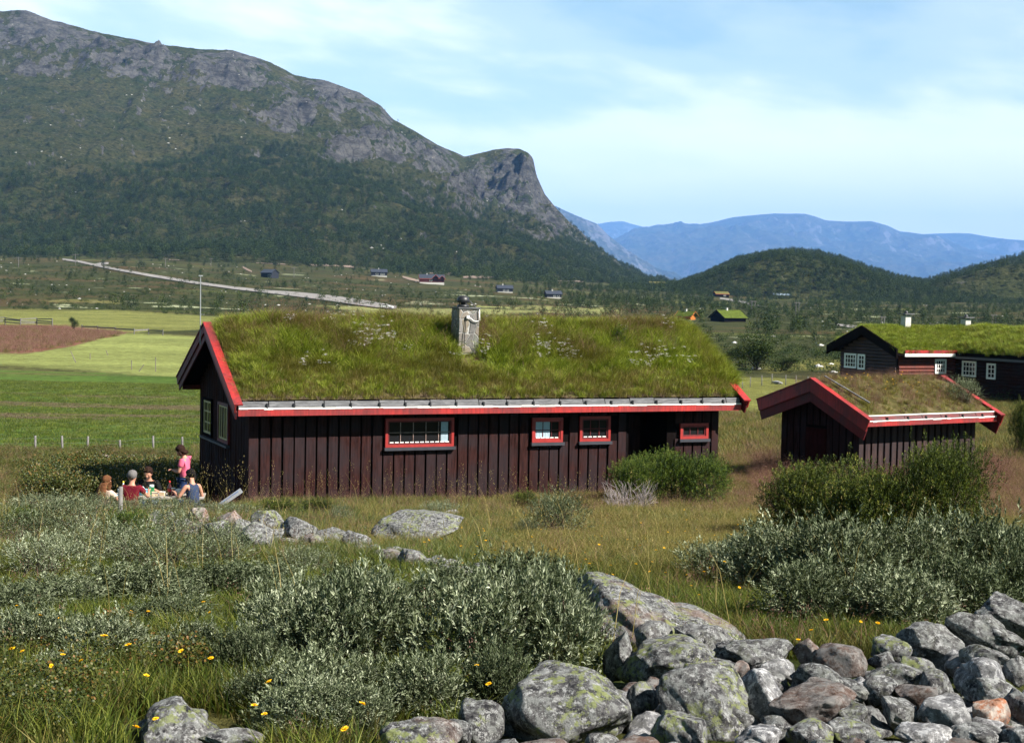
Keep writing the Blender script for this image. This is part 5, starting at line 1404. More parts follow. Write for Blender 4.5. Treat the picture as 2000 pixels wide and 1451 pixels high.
# scrub over the valley floor
def valley(n, r, y0, y1, dens, umin=-0.42, umax=0.42):
    Y = np.exp(r.uniform(math.log(y0), math.log(y1), n)); 
    keep = r.uniform(0, 1, n) < (Y / y1) ** 1.0; Y = Y[keep]
    u = r.uniform(umin, umax, len(Y)); X = u * Y
    k = r.uniform(0, 1, len(Y)) < dens(X, Y); X, Y = X[k], Y[k]
    Z = zg(X, Y); qx = 1000 + X / Y * FPX; qy = 580 + 0.0192 * (X / Y * FPX) - (Z - 4.6) / Y * FPX; k = np.ones(len(X), bool)
    for cx_, cy_, cw__ in CABINS: k &= ~((np.abs(qx - cx_) < cw__ * 0.62) & (qy > cy_ - 2) & (qy < cy_ + (26 if cy_ > 600 else 14)))
    return np.stack([X, Y, Z], -1)[k]
keepout = [gpoly(p) for p in ([(-700, 604), (180, 606), (470, 622), (470, 640), (420, 656), (470, 760), (470, 905), (-700, 905)], [(620, 596), (900, 604), (1215, 606), (1215, 612), (900, 614), (700, 612)], [(1400, 730), (1640, 730), (1640, 800), (1400, 800)])]
def pix(x, y, z): return 1000 + x / y * FPX, 580 + 0.0192 * (x / y * FPX) - (z - 4.6) / y * FPX
def dval(x, y):
    z = zg(x, y); px, py = pix(x, y, z)
    d = 0.12 + 0.88 * sstep(0.0, 0.28, fbm(x / 45, y / 45, 4, 120))
    d = d * sstep(250, 420, y) * (0.45 + 0.55 * sstep(900, 1200, px))
    # thicker belt of birch where the slope foot meets the valley on the right
    belt = np.exp(-((py - (575 + 0.02 * (px - 1000))) / 24) ** 2) * sstep(980, 1120, px) * (0.25 + 0.75 * sstep(-0.2, 0.2, fbm(x / 50, y / 70, 4, 125)))
    for K in keepout: d = d * ~inpoly(x, y, K)
    return np.clip(d * 0.55 + belt, 0, 1)
P = valley(26000, r, 260, 1200, dval); print('valley trees', len(P))
place_scatter('birch_scrub', P, far_trees, 'scattered birch scrub on the valley slopes', 0.30, 0.75, r)
def dheath(x, y):
    d = 0.15 + 0.85 * sstep(-0.2, 0.25, fbm(x / 25, y / 25, 4, 130))
    for K in keepout: d = d * ~inpoly(x, y, K)
    return d
P = valley(60000, r, 100, 900, dheath); print('heath bushes', len(P))
place_scatter('heath_bushes', P, far_bush, 'low dark heath bushes all over the valley floor', 0.25, 0.75, r, zs=0.8)

# ---- pale stones scattered in the valley and on the mountain
def blob(seed, sub=2, cuts=9, rough=0.10):
    bm = bmesh.new(); bmesh.ops.create_icosphere(bm, subdivisions=sub, radius=1.0); r = np.random.default_rng(seed)
    V = np.array([v.co[:] for v in bm.verts]); F = np.array([[v.index for v in f.verts] for f in bm.faces]); bm.free()
    for k in range(cuts):
        n = nrm(r.normal(size=3)); d = r.uniform(0.52, 0.86); e = np.maximum(0, V @ n - d); V = V - e[:, None] * n * 0.92
    o = r.uniform(0, 50, 3)
    nn = fbm(V[:, 0] * 1.6 + o[0] + V[:, 2] * 1.1, V[:, 1] * 1.6 + o[1] - V[:, 2] * 0.8, 4, 7)
    V = V * (1 + rough * nn)[:, None]
    return V, F
M_pale = flat('pale_granite', (0.50, 0.48, 0.46), 0.9, 0.1, 0.25, 2)
rocks_s = []
for i in range(3):
    V, F = blob(500 + i, 1, 5, 0.2); rocks_s.append(src('rock_%d' % i, np_mesh('rock', V * [1, .8, .5], F, M_pale)))
def drock(x, y):
    d = 0.08 + 0.92 * sstep(0.12, 0.4, fbm(x / 30, y / 30, 4, 140)); 
    for K in keepout: d = d * ~inpoly(x, y, K)
    return d
P = valley(9000, r, 130, 1100, drock); print('valley rocks', len(P))
place_scatter('scattered_rocks', P, rocks_s, 'pale stones scattered over the heath of the valley', 0.15, 0.75, r, sink=0.05)
RKM = None
P, _ = sample_grid(MX, MY, MZ, 5000, lambda x, y, z, t_: sstep(0.0, 0.4, fbm(x / 80, y / 120, 4, 150)) * 0.8, r)
print('mountain rocks', len(P))
place_scatter('mountain_boulders', P, rocks_s, 'pale boulders strewn over the mountainside', 0.8, 2.2, r)
# ================================================================== GRASS
def tuft(seed, n, hmin, hmax, rad, w, lean=0.35, bend=0.35, heads=False, headm=None):
    r = np.random.default_rng(seed)
    a = r.uniform(0, 6.28, n); q = rad * np.sqrt(r.uniform(0, 1, n)); P = np.stack([q * np.cos(a), q * np.sin(a), np.full(n, -0.02)], -1)
    D = nrm(np.stack([np.cos(a) * lean * r.uniform(0, 1, n), np.sin(a) * lean * r.uniform(0, 1, n), np.ones(n)], -1) + r.normal(size=(n, 3)) * [0.14, 0.14, 0])
    L = r.uniform(hmin, hmax, n); v = r.uniform(0, 1, n)
    parts = [blades(P, D, L, w * r.uniform(0.7, 1.2, n), v, r, bend * r.uniform(0.3, 1.3, n))]
    if heads:
        k = r.choice(n, max(1, int(n * heads)), replace=False)
        tip = P[k] + D[k] * L[k][:, None]
        for j in range(9):
            parts.append(leaves(tip + r.normal(size=(len(k), 3)) * [0.014, 0.014, 0.035], D[k] + r.normal(size=(len(k), 3)) * 0.5, 0.011, 0.005, v[k], r))
    return parts
def mk(name, parts, mat): return src(name, vmesh(name, parts, mat))
def pick(n, r, probs): return r.choice(len(probs), n, p=np.array(probs) / np.sum(probs))
def lay(name, X, Y, idx, sources, smin, smax, r, label, zmin=0.85, zmax=1.2, Z=None, sink=0.0, hs=None):
    n = len(X); rot = np.zeros((n, 3)); rot[:, 2] = r.uniform(0, 6.28, n); rot[:, 0] = r.normal(size=n) * 0.08
    s_ = r.uniform(smin, smax, n); sc = np.stack([s_, s_, s_ * r.uniform(zmin, zmax, n) * (hs if hs is not None else 1)], -1)
    Z = zg(X, Y) if Z is None else Z
    return scatter(name, np.stack([X, Y, Z - sink], -1), rot, sc, idx, sources, label)

near = [mk('grass_0', tuft(1, 60, 0.09, 0.22, 0.13, 0.007), M_g_green), mk('grass_1', tuft(2, 60, 0.08, 0.20, 0.13, 0.006), M_g_olive), mk('grass_2', tuft(3, 50, 0.12, 0.27, 0.11, 0.005, heads=0.04), M_g_och),
        mk('grass_3', tuft(4, 26, 0.16, 0.36, 0.12, 0.004, lean=0.5, heads=0.4), M_g_pink), mk('grass_4', tuft(5, 60, 0.10, 0.24, 0.13, 0.007), M_g_green)]
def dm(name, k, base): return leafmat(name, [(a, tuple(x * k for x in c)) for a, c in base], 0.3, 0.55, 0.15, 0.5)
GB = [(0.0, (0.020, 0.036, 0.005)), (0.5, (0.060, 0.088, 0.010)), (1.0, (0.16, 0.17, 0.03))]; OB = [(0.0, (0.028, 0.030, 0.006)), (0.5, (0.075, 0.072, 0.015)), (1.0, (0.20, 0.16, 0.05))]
front = [mk('front_0', tuft(21, 70, 0.06, 0.17, 0.13, 0.006), dm('dark_green_grass', 0.85, GB)), mk('front_1', tuft(22, 70, 0.05, 0.16, 0.13, 0.0055), dm('dull_olive_grass', 0.8, OB)), mk('front_2', tuft(23, 46, 0.08, 0.22, 0.11, 0.0045, heads=0.1), dm('straw_grass', 1.3, OB)),  # near tufts
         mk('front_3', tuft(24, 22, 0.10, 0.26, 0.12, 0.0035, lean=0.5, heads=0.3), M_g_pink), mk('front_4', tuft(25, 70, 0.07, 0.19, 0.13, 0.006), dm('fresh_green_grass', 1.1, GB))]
r = np.random.default_rng(99)
def in_hut(X, Y, fr, L, Wd, m=0.05):
    lx = (X - fr.o.x) * fr.ex.x + (Y - fr.o.y) * fr.ex.y; ly = (X - fr.o.x) * fr.ey.x + (Y - fr.o.y) * fr.ey.y
    return (lx > -m) & (lx < L + m) & (ly > -m) & (ly < Wd + m)
def fan(n, y0, y1, r, k=0.44, extra=2.0):
    Y = np.sqrt(r.uniform(y0 ** 2, y1 ** 2, n)); X = r.uniform(-1, 1, n) * (k * Y * 0.85 + extra); return X, Y
def biome(X, Y, r):
    """0 green 1 olive 2 ochre 3 pink 4 green"""
    n = len(X); px, py = pix(X, Y, zg(X, Y))
    a = fbm(X / 3.0, Y / 3.0, 4, 160); b = fbm(X / 9.0, Y / 9.0, 3, 161)
    gold = sstep(940, 1080, px) * sstep(11, 16, Y) * 0.75 + sstep(560, 760, px) * sstep(14, 18, Y) * 0.35
    gold = np.clip(gold * 0.8 + 0.35 * b, 0, 0.85)
    pink = np.clip(sstep(27, 33, Y) * 0.07 + sstep(1380, 1560, px) * sstep(30, 36, Y) * sstep(60, 48, Y) * 0.30 + 0.03 * sstep(0.1, 0.5, a), 0, 0.5)
    u = r.uniform(0, 1, n); k = np.where(r.uniform(0, 1, n) < 0.42 + 0.5 * a, 1, np.where(r.uniform(0, 1, n) < 0.5, 0, 4))
    k = np.where(u < gold * 0.48, 2, k); k = np.where((u > 0.99 - pink), 3, k); return k
HEAP = gpoly([(900, 1500), (930, 1400), (1010, 1350), (1150, 1330), (1230, 1290), (1560, 1285), (1700, 1300), (1800, 1260), (2150, 1235), (2350, 1800), (850, 1800)])
HEAP2 = gpoly([(215, 1400), (520, 1400), (540, 1470), (580, 1750), (100, 1750), (200, 1470)]); HEAP3 = gpoly([(740, 1425), (930, 1425), (1000, 1750), (680, 1750)])
def free(X, Y, r):
    k = ~inpoly(X, Y, HEAP) & ~inpoly(X, Y, HEAP2) & ~inpoly(X, Y, HEAP3)
    for sx, sy, sr in SHR:
        d = np.hypot(X - sx, Y - sy); k &= ~((d < sr * 0.85) & (r.uniform(0, 1, len(X)) < 0.85))
    return k
X, Y = fan(52000, 4.0, 24, r); ok = ~in_hut(X, Y, HUT, HL, HW) & free(X, Y, r); X, Y = X[ok], Y[ok]
fr_n = Y < 15 + 2 * fbm(X / 2, Y / 2, 3, 190)
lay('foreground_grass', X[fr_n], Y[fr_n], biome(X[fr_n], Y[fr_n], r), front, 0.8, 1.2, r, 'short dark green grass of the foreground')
X, Y = X[~fr_n], Y[~fr_n]
lay('meadow_grass', X, Y, biome(X, Y, r), near, 0.7, 1.1, r, 'green and golden meadow grass on the slope in front of the cabin')
X, Y = fan(60000, 23, 52, r, 0.40, 3); ok = ~in_hut(X, Y, HUT, HL, HW) & ~in_hut(X, Y, SH, SL, SW) & free(X, Y, r)
px_, py_ = pix(X, Y, zg(X, Y)); ok &= ~((px_ < 380) & (Y > 49))
X, Y = X[ok], Y[ok]
lay('meadow_grass', X, Y, biome(X, Y, r), near, 0.8, 1.25, r, 'golden and reddish grass around the cabin and the shed')
X, Y = fan(26000, 50, 110, r, 0.40, 4); px_, py_ = pix(X, Y, zg(X, Y)); ok = (px_ > 900) & ~in_hut(X, Y, FA, FB, FW) & ~((px_ > 1400) & (px_ < 1640) & (Y > 85)); X, Y = X[ok], Y[ok]
lay('meadow_grass', X, Y, biome(X, Y, r), near, 1.1, 2.0, r, 'yellow-green meadow between the shed and the farmhouse')
# heath strip with tall weeds along the left fence
X = r.uniform(-19, -5.5, 9000); Y = r.uniform(38.5, 49.5, 9000)
k = r.choice([1, 1, 0, 1, 0], len(X)); ok = (X / Y > -0.36) & ~in_hut(X, Y, HUT, HL, HW); lay('fence_side_weeds', X[ok], Y[ok], k[ok], near, 0.8, 1.4, r, 'brownish tall weeds along the fence left of the cabin')
bx = r.uniform(-19, -8, 260); by = r.uniform(42, 49, 260); ok = bx / by > -0.36; bx, by = bx[ok], by[ok]
sx_ = []
for _ in range(2600):
    q = ground_at(random.uniform(1480, 1960), random.uniform(912, 965)); sx_.append((q.x, q.y))
sx_ = np.array(sx_); ok = ~in_hut(sx_[:, 0], sx_[:, 1], SH, SL, SW); sx_ = sx_[ok]
lay('purple_grass', sx_[:, 0], sx_[:, 1], r.choice([3, 3, 3, 2], len(sx_)), near, 1.2, 1.9, r, 'tall purple-headed grass in front of the small shed')
hx = r.uniform(-12.2, -7.6, 420); hy = r.uniform(36.3, 42.5, 420); ok = ~in_hut(hx, hy, HUT, HL, HW) & (hx / hy > -0.30) & (hx / hy < -0.198)
hx, hy = hx[ok], hy[ok]; SHADE = (hx, hy)
# short stubble on the fields
M_stb = leafmat('brown_stubble', [(0.0, (0.06, 0.042, 0.025)), (0.5, (0.13, 0.09, 0.055)), (1.0, (0.2, 0.15, 0.08))], 0.2)
stub = [mk('stubble_0', tuft(8, 40, 0.05, 0.12, 0.25, 0.010), M_g_green), mk('stubble_1', tuft(9, 40, 0.05, 0.12, 0.25, 0.010), dm('field_green', 1.5, GB)), mk('stubble_2', tuft(10, 40, 0.03, 0.08, 0.25, 0.010), M_stb)]
X = r.uniform(-42, -8, 16000); Y = r.uniform(50, 108, 16000); ok = (X / Y > -0.37) & (X / Y < -0.17); X, Y = X[ok], Y[ok]
lay('field_grass', X, Y, np.where(fbm(X / 40, Y / 5.5 + 3, 4, 70) > 0.22, 2, r.integers(0, 2, len(X))), stub, 0.8, 1.5, r, 'short green crop on the field left of the cabin')

RF = gpoly([(-700, 640), (110, 640), (245, 652), (165, 668), (60, 690), (-700, 698)]); X = r.uniform(-120, -35, 26000); Y = r.uniform(140, 300, 26000); ok = inpoly(X + 3 * fbm(X / 9, Y / 9, 3, 210), Y + 9 * fbm(X / 9, Y / 12, 3, 211), RF); X, Y = X[ok], Y[ok]
lay('sorrel_field', X, Y, r.choice([3, 3, 1], len(X)), near, 1.6, 2.8, r, 'reddish sorrel and seeding grass covering the field at the far left')
pass
# ---- turf of the roofs
def roof_scatter(parent, name, X, Y, Z, n, r, sources, prob, smin, smax, label, hfun=None):
    nr, nc = X.shape; i = r.uniform(0, nr - 1.001, n); j = r.uniform(0, nc - 1.001, n); a = i.astype(int); b = j.astype(int); fi, fj = i - a, j - b
    def g(A): return A[a, b] * (1 - fi) * (1 - fj) + A[a + 1, b] * fi * (1 - fj) + A[a, b + 1] * (1 - fi) * fj + A[a + 1, b + 1] * fi * fj
    x, y, z = g(X), g(Y), g(Z); k = prob(x, y, r)
    keep = k >= 0; x, y, z, k = x[keep], y[keep], z[keep], k[keep]; n = len(x)
    rot = np.zeros((n, 3)); rot[:, 2] = r.uniform(0, 6.28, n); rot[:, 0] = r.normal(size=n) * 0.1
    s_ = r.uniform(smin, smax, n) * (hfun(x, y) if hfun else 1); 
    return scatter(name, np.stack([x, y, z - 0.01], -1), rot, s_, k, sources, label, parent=parent)
rt = [mk('turf_0', tuft(11, 70, 0.18, 0.38, 0.14, 0.011, lean=0.5, bend=0.5), leafmat('lush_roof_grass', [(0.0, (0.065, 0.10, 0.008)), (0.5, (0.25, 0.315, 0.025)), (1.0, (0.45, 0.48, 0.09))], 0.3, 0.5, 0.3, 0.6)),
      mk('turf_1', tuft(12, 60, 0.22, 0.48, 0.14, 0.008, lean=0.5, bend=0.6), leafmat('olive_roof_grass', [(0.0, (0.065, 0.068, 0.010)), (0.5, (0.20, 0.19, 0.030)), (1.0, (0.38, 0.33, 0.09))], 0.3, 0.5, 0.3, 0.5)),
      mk('turf_2', tuft(13, 50, 0.12, 0.40, 0.12, 0.007, heads=0.2), M_g_och), mk('turf_3', tuft(14, 26, 0.35, 0.62, 0.14, 0.005, heads=0.5), M_g_pink),
      mk('turf_4', tuft(15, 60, 0.06, 0.16, 0.13, 0.009, lean=0.9), flat('withered_brown_turf', (0.20, 0.14, 0.10), 0.9, 0.1, 0.4, 3))]
def hutprob(x, y, r):
    n = len(x); e = y + ROV; a = fbm(x / 1.3, y / 1.0, 4, 170); u = r.uniform(0, 1, n)
    k = np.where(a + u * 0.5 < 0.36, 0, 1)
    k = np.where(u < 0.10 + 0.25 * sstep(-OV + 1.6, -OV, x), 2, k)
    k = np.where(r.uniform(0, 1, n) < 0.75 * sstep(1.0, 0.25, e + 0.5 * a), np.where(u < .8, 2, 4), k); k = np.where(r.uniform(0, 1, n) < 0.8 * sstep(0.24, 0.10, e + 0.12 * a), 4, k)
    k = np.where((r.uniform(0, 1, n) < 0.07 * sstep(0.8, 1.6, e)), 3, k)
    edge = (e < 0.10) | (x < -OV + 0.16)
    return np.where(edge & (k != 4), np.where(r.uniform(0, 1, n) < .5, 4, -1), k)
def hh(x, y): return (0.62 + 0.38 * sstep(0.2, 1.6, y + ROV)) * (0.70 + 0.30 * sstep(-OV, 1.0, x)) * (0.95 + 0.35 * fbm(x / 1.0, y / 1.0, 3, 175)) * (1 - 0.6 * ((x > c0 - 0.15) & (x < c1 + 0.05) & (y > chY - 0.75) & (y < chY + 0.6)))
roof_scatter(hut, 'roof_grass', HX_, HY_, HZ_, 9500, r, rt, hutprob, 0.95, 1.35, 'tall green and straw-coloured grass', hh)
def eaveprob(x, y, r):
    e = y + ROV; return np.where(e < 0.75, r.choice([1, 2, 2, 4, 0], len(x)), -1)
roof_scatter(hut, 'eave_grass', HX_, HY_, HZ_, 14000, r, rt, eaveprob, 0.35, 0.62, 'short brownish grass along the eave')
# overhang on the right gable: tall grass hides the board
m = 900; x = HL + OV + r.uniform(-0.5, 0.10, m); y = r.uniform(-ROV + 0.5, HW + ROV - .3, m)
z = np.where(y < YR, EZ + (RZ - EZ) * (y + ROV) / (YR + ROV), RZ + (EZB - RZ) * (y - YR) / (HW + ROV - YR)) + 0.22
rot = np.zeros((m, 3)); rot[:, 1] = r.uniform(0.1, 0.8, m); rot[:, 2] = r.normal(size=m) * 0.3
scatter('gable_edge_grass', np.stack([x, y, z], -1), rot, r.uniform(0.8, 1.2, m), pick(m, r, [6, 3, 1, 0, 0]), rt, 'tall grass spilling over the right gable', parent=hut)
def shedprob(x, y, r):
    n = len(x); u = r.uniform(0, 1, n); k = np.where(u < 0.18, 2, np.where(u < 0.56, 3, np.where(u < 0.74, 4, 1))); return np.where((y + sROV < 0.12) | ((u > .93)), -1, k)
roof_scatter(shed, 'roof_grass', SX_, SY_, SZ_, 1500, r, rt, shedprob, 0.32, 0.62, 'dry reddish grass and moss')
def farmprob(x, y, r): return np.where(r.uniform(0, 1, len(x)) < 0.8, 0, 1)
roof_scatter(farm, 'roof_grass', FX_, FY_, FZ_, 5000, r, rt, farmprob, 0.7, 1.2, 'bright green roof grass')
roof_scatter(wing, 'roof_grass', WX_, WY_, WZ_, 4500, r, rt, farmprob, 0.8, 1.4, 'bright green roof grass')

# ---- flowers
def umbel(seed):
    r = np.random.default_rng(seed); parts = []; ns = 4; P = []; 
    for k in range(ns):
        c = r.normal(size=3) * [0.16, 0.16, 0.16] + [0, 0, 0.95]; q = c + r.normal(size=(34, 3)) * [0.035, 0.035, 0.012]
        parts.append(leaves(q, r.normal(size=(34, 3)) * [1, 1, .35], 0.014, 0.012, np.ones(34) * .5, r, 0.0))
    return parts
um = [mk('umbel_%d' % i, umbel(600 + i), M_wflower) for i in range(3)]
fl = [(690, 668), (700, 660), (715, 655), (732, 652), (722, 668), (705, 676), (745, 660), (760, 655), (765, 662), (795, 680), (627, 712), (742, 648), (728, 676), (890, 695), (945, 690), (1052, 686), (1060, 680), (1072, 690), (1104, 684), (1106, 696), (1125, 694),
      (1240, 698), (1246, 712), (1275, 703), (1290, 697), (1300, 694), (1262, 710), (1305, 702), (1055, 700), (650, 625), (565, 625), (670, 622), (700, 640), (1065, 640), (1225, 640), (1300, 640), (600, 716), (1350, 708), (948, 684), (1096, 692), (1118, 686), (1060, 640)]
P = []
for px, py in fl:
    for _ in range(2):
        lx, lz = 0, 0
        d = Vector(ray(px + random.uniform(-6, 6), py + random.uniform(-4, 4)))
        # meet the roof plane
        best = None
        for ly in np.linspace(-ROV, YR, 60):
            x_, z_ = HUT.front(px, py, ly)
            if z_ <= rz_under(ly) + 0.62: best = (x_, ly, rz_under(ly) + 0.2); break
        if best: P.append((best[0] + random.uniform(-.08, .08), best[1], best[2]))
P = np.array(P); n = len(P); rot = np.zeros((n, 3)); rot[:, 2] = r.uniform(0, 6, n)
scatter('white_flowers', P, rot, r.uniform(0.45, 0.7, n), r.integers(0, 3, n), um, 'clusters of white yarrow blooming in the roof grass', parent=hut)
def daisy(seed, stem=0.22):
    r = np.random.default_rng(seed); a = np.linspace(0, 6.28, 14, endpoint=False)
    D = np.stack([np.cos(a), np.sin(a), np.full(14, 0.25)], -1); c = np.array([0, 0, stem])
    return [leaves(np.tile(c, (14, 1)), D, 0.016, 0.008, np.ones(14) * .5, r, 0.0), leaves(np.tile(c, (14, 1)), D + [0, 0, .8], 0.010, 0.006, np.ones(14) * .5, r, 0.0)]
da = [mk('daisy_%d' % i, daisy(610 + i, 0.18 + 0.06 * i), M_yellow) for i in range(3)]
yf = [(97, 1258), (128, 1254), (121, 1256), (92, 1276), (198, 1292), (284, 1309), (262, 1314), (231, 1319), (422, 1287), (404, 1287), (405, 1181), (706, 1289), (925, 1295), (929, 1303), (988, 1298), (528, 1388), (602, 1363), (705, 1393), (485, 1416), (492, 1430), (670, 1358),
      (808, 1066), (822, 1068), (853, 1055), (873, 1055), (856, 1075), (897, 1098), (1353, 1134), (1365, 1157), (1662, 1206), (1695, 1228), (1620, 1243), (1612, 1239), (1560, 1255), (1180, 1113), (1197, 1112), (1160, 1128), (1270, 1085), (1086, 1046), (980, 1315), (215, 1435), (325, 1395)]
P = []
for px, py in yf:
    for _ in range(1):
        q = ground_at(px + random.uniform(-3, 3), py + 3060 * 0.24 / ground_at(px, py).y * 1.0); P.append((q.x, q.y, q.z))
for _ in range(90):
    px, py = random.uniform(900, 1500), random.uniform(1020, 1180); q = ground_at(px, py); P.append((q.x, q.y, q.z))
for _ in range(8):
    px, py = random.uniform(0, 600), random.uniform(1240, 1440); q = ground_at(px, py); P.append((q.x, q.y, q.z))
P = np.array(P); n = len(P); rot = r.normal(size=(n, 3)) * [.25, .25, 3]
scatter('yellow_flowers', P, rot, r.uniform(0.7, 1.05, n) , r.integers(0, 3, n), da, 'small yellow hawkweed flowers dotted through the grass')
P = []
for _ in range(46):
    k = random.randrange(SX_.shape[0] // 6, SX_.shape[0] // 2), random.randrange(6, SX_.shape[1] - 8); P.append((SX_[k], SY_[k], SZ_[k]))
P = np.array(P); scatter('yellow_roof_flowers', P, rot[:len(P)], np.full(len(P), 1.2), np.zeros(len(P), int), da, 'yellow flowers on the shed roof', parent=shed)
# dwarf birch with rusty leaves, lower left, and long straws
def dbirch(seed):
    r = np.random.default_rng(seed); lb = lobes(r, 6, 0.32, 0.38); P, D = surf_pts(r, lb, 240, 0.1); parts = []
    for k in range(4): parts.append(leaves(P + r.normal(size=P.shape) * .02, D + r.normal(size=D.shape) * .6, 0.020, 0.018, np.clip(r.uniform(0, 1, 240), 0, 1), r, 0.1))
    return parts
db = [mk('dwarf_%d' % i, dbirch(620 + i), M_birch) for i in range(3)]
P = []
while len(P) < 80:
    px, py = random.uniform(-60, 420), random.uniform(1240, 1451)
    if random.random() < 0.35: px, py = random.uniform(380, 780), random.uniform(1060, 1200)
    if px > 190 and px < 560 and py > 1330: continue
    q = ground_at(px, py); P.append((q.x, q.y, q.z - 0.05))
P = np.array(P); n = len(P); rot = np.zeros((n, 3)); rot[:, 2] = r.uniform(0, 6, n)
scatter('dwarf_birch', P, rot, r.uniform(0.35, 0.75, n), r.integers(0, 3, n), db, 'low dwarf birch with rusty leaves creeping through the grass')
def straw(seed):
    r = np.random.default_rng(seed); n = 3; a = r.uniform(0, 6.28, n); P = r.normal(size=(n, 3)) * [.05, .05, 0]; D = nrm(np.stack([np.cos(a) * .25, np.sin(a) * .25, np.ones(n)], -1))
    return [blades(P, D, r.uniform(.45, .75, n), 0.004, r.uniform(.6, 1, n), r, 0.15), leaves(np.repeat(P + D * .68, 8, 0) + r.normal(size=(8 * n, 3)) * [.012, .012, .06], np.repeat(D, 8, 0), 0.016, 0.004, np.ones(8 * n), r)]
sw = [mk('straw_%d' % i, straw(630 + i), M_g_och) for i in range(4)]
place_scatter('shaded_scrub', np.stack([SHADE[0], SHADE[1], zg(*SHADE)], -1), db, 'tall dark scrub in the shadow of the cabin behind the picnic', 1.7, 2.5, r)
place_scatter('fence_bushes', np.stack([bx, by, zg(bx, by)], -1), db, 'dark low bushes along the left fence', 0.6, 1.3, r)
X, Y = fan(420, 8.5, 30, r); lay('tall_straws', X, Y, r.integers(0, 4, len(X)), sw, 0.7, 1.25, r, 'single pale dry straws standing above the grass')
# ================================================================== STONES
def granite(nm_, lr_):
    t = NT(nm_); co = t.coord('Object', rnd=True)
    na_ = t.noise(co, 3.0, 6, 0.65); nb_ = t.noise(co, 20.0, 8, 0.78); nc_ = t.noise(co, 5.5, 9, 0.72, 0.5); nd_ = t.noise(co, 22.0, 8, 0.75); ne_ = t.noise(co, 34.0, 6, 0.8)
    c = t.mix(t.ramp(na_, [(0.35, 0.0), (0.65, 1.0)]), (0.055, 0.053, 0.056), (0.12, 0.115, 0.115))
    c = t.mix(t.ramp(nb_, [(0.50, 0.0), (0.55, 0.8)]), c, (0.21, 0.215, 0.21))
    c = t.mix(t.ramp(nb_, [(0.40, 0.95), (0.47, 0.0)]), c, (0.018, 0.018, 0.022))
    c = t.mix(t.ramp(ne_, [(0.54, 0.0), (0.58, 0.7)]), c, (0.40, 0.40, 0.40))
    lic = t.math('MULTIPLY', t.ramp(nc_, [(0.50, 0.0), (0.53, 1.0)]), t.ramp(nd_, [(0.49, 0.0), (0.53, 0.85)]))
    tn_ = t.rnd()
    c = t.mix(t.math('MULTIPLY', lic, t.ramp(tn_, lr_)), c, (0.20, 0.225, 0.08))
    c = t.mix(t.math('MULTIPLY', t.ramp(na_, [(0.5, 0.0), (0.62, 1.0)]), t.ramp(tn_, [(0.72, 0.0), (0.95, 0.6)])), c, (0.20, 0.12, 0.09))
    t.bump(t.math('ADD', nb_, t.math('ADD', t.math('MULTIPLY', ne_, 0.5), na_)), 0.9, 0.025)
    return t.done(c, 0.92, 0.10)
M_stone = granite('speckled_granite', [(0.0, 0.0), (0.55, 0.12), (1.0, 0.7)]); M_lich = granite('lichen_granite', [(0.0, 0.8), (1.0, 1.0)])
def tinted_stone(name, a, b, c_):
    t = NT(name); co = t.coord('Object', rnd=True); n = t.noise(co, 5, 8, 0.7); m = t.noise(co, 24, 8, 0.8)
    c = t.mix(t.ramp(n, [(0.4, 0.0), (0.6, 1.0)]), a, b); c = t.mix(t.ramp(m, [(0.51, 0.0), (0.56, 0.8)]), c, c_); c = t.mix(t.ramp(m, [(0.40, 0.9), (0.46, 0.0)]), c, tuple(x * 0.2 for x in a)); c = t.mix(t.ramp(t.noise(co, 9, 8, 0.8), [(0.50, 0.0), (0.55, 0.6)]), c, (0.15, 0.148, 0.145))
    t.bump(m, 0.8, 0.02); return t.done(c, 0.9, 0.15)
M_orange = tinted_stone('orange_stone', (0.36, 0.10, 0.025), (0.27, 0.20, 0.16), (0.42, 0.38, 0.34))
M_rust = tinted_stone('rusty_stone', (0.105, 0.060, 0.045), (0.095, 0.085, 0.082), (0.21, 0.19, 0.18))
M_pink = tinted_stone('pinkish_stone', (0.20, 0.11, 0.085), (0.17, 0.145, 0.135), (0.32, 0.29, 0.27))
M_white_s = tinted_stone('white_crystalline_stone', (0.19, 0.185, 0.19), (0.11, 0.11, 0.12), (0.50, 0.495, 0.50))
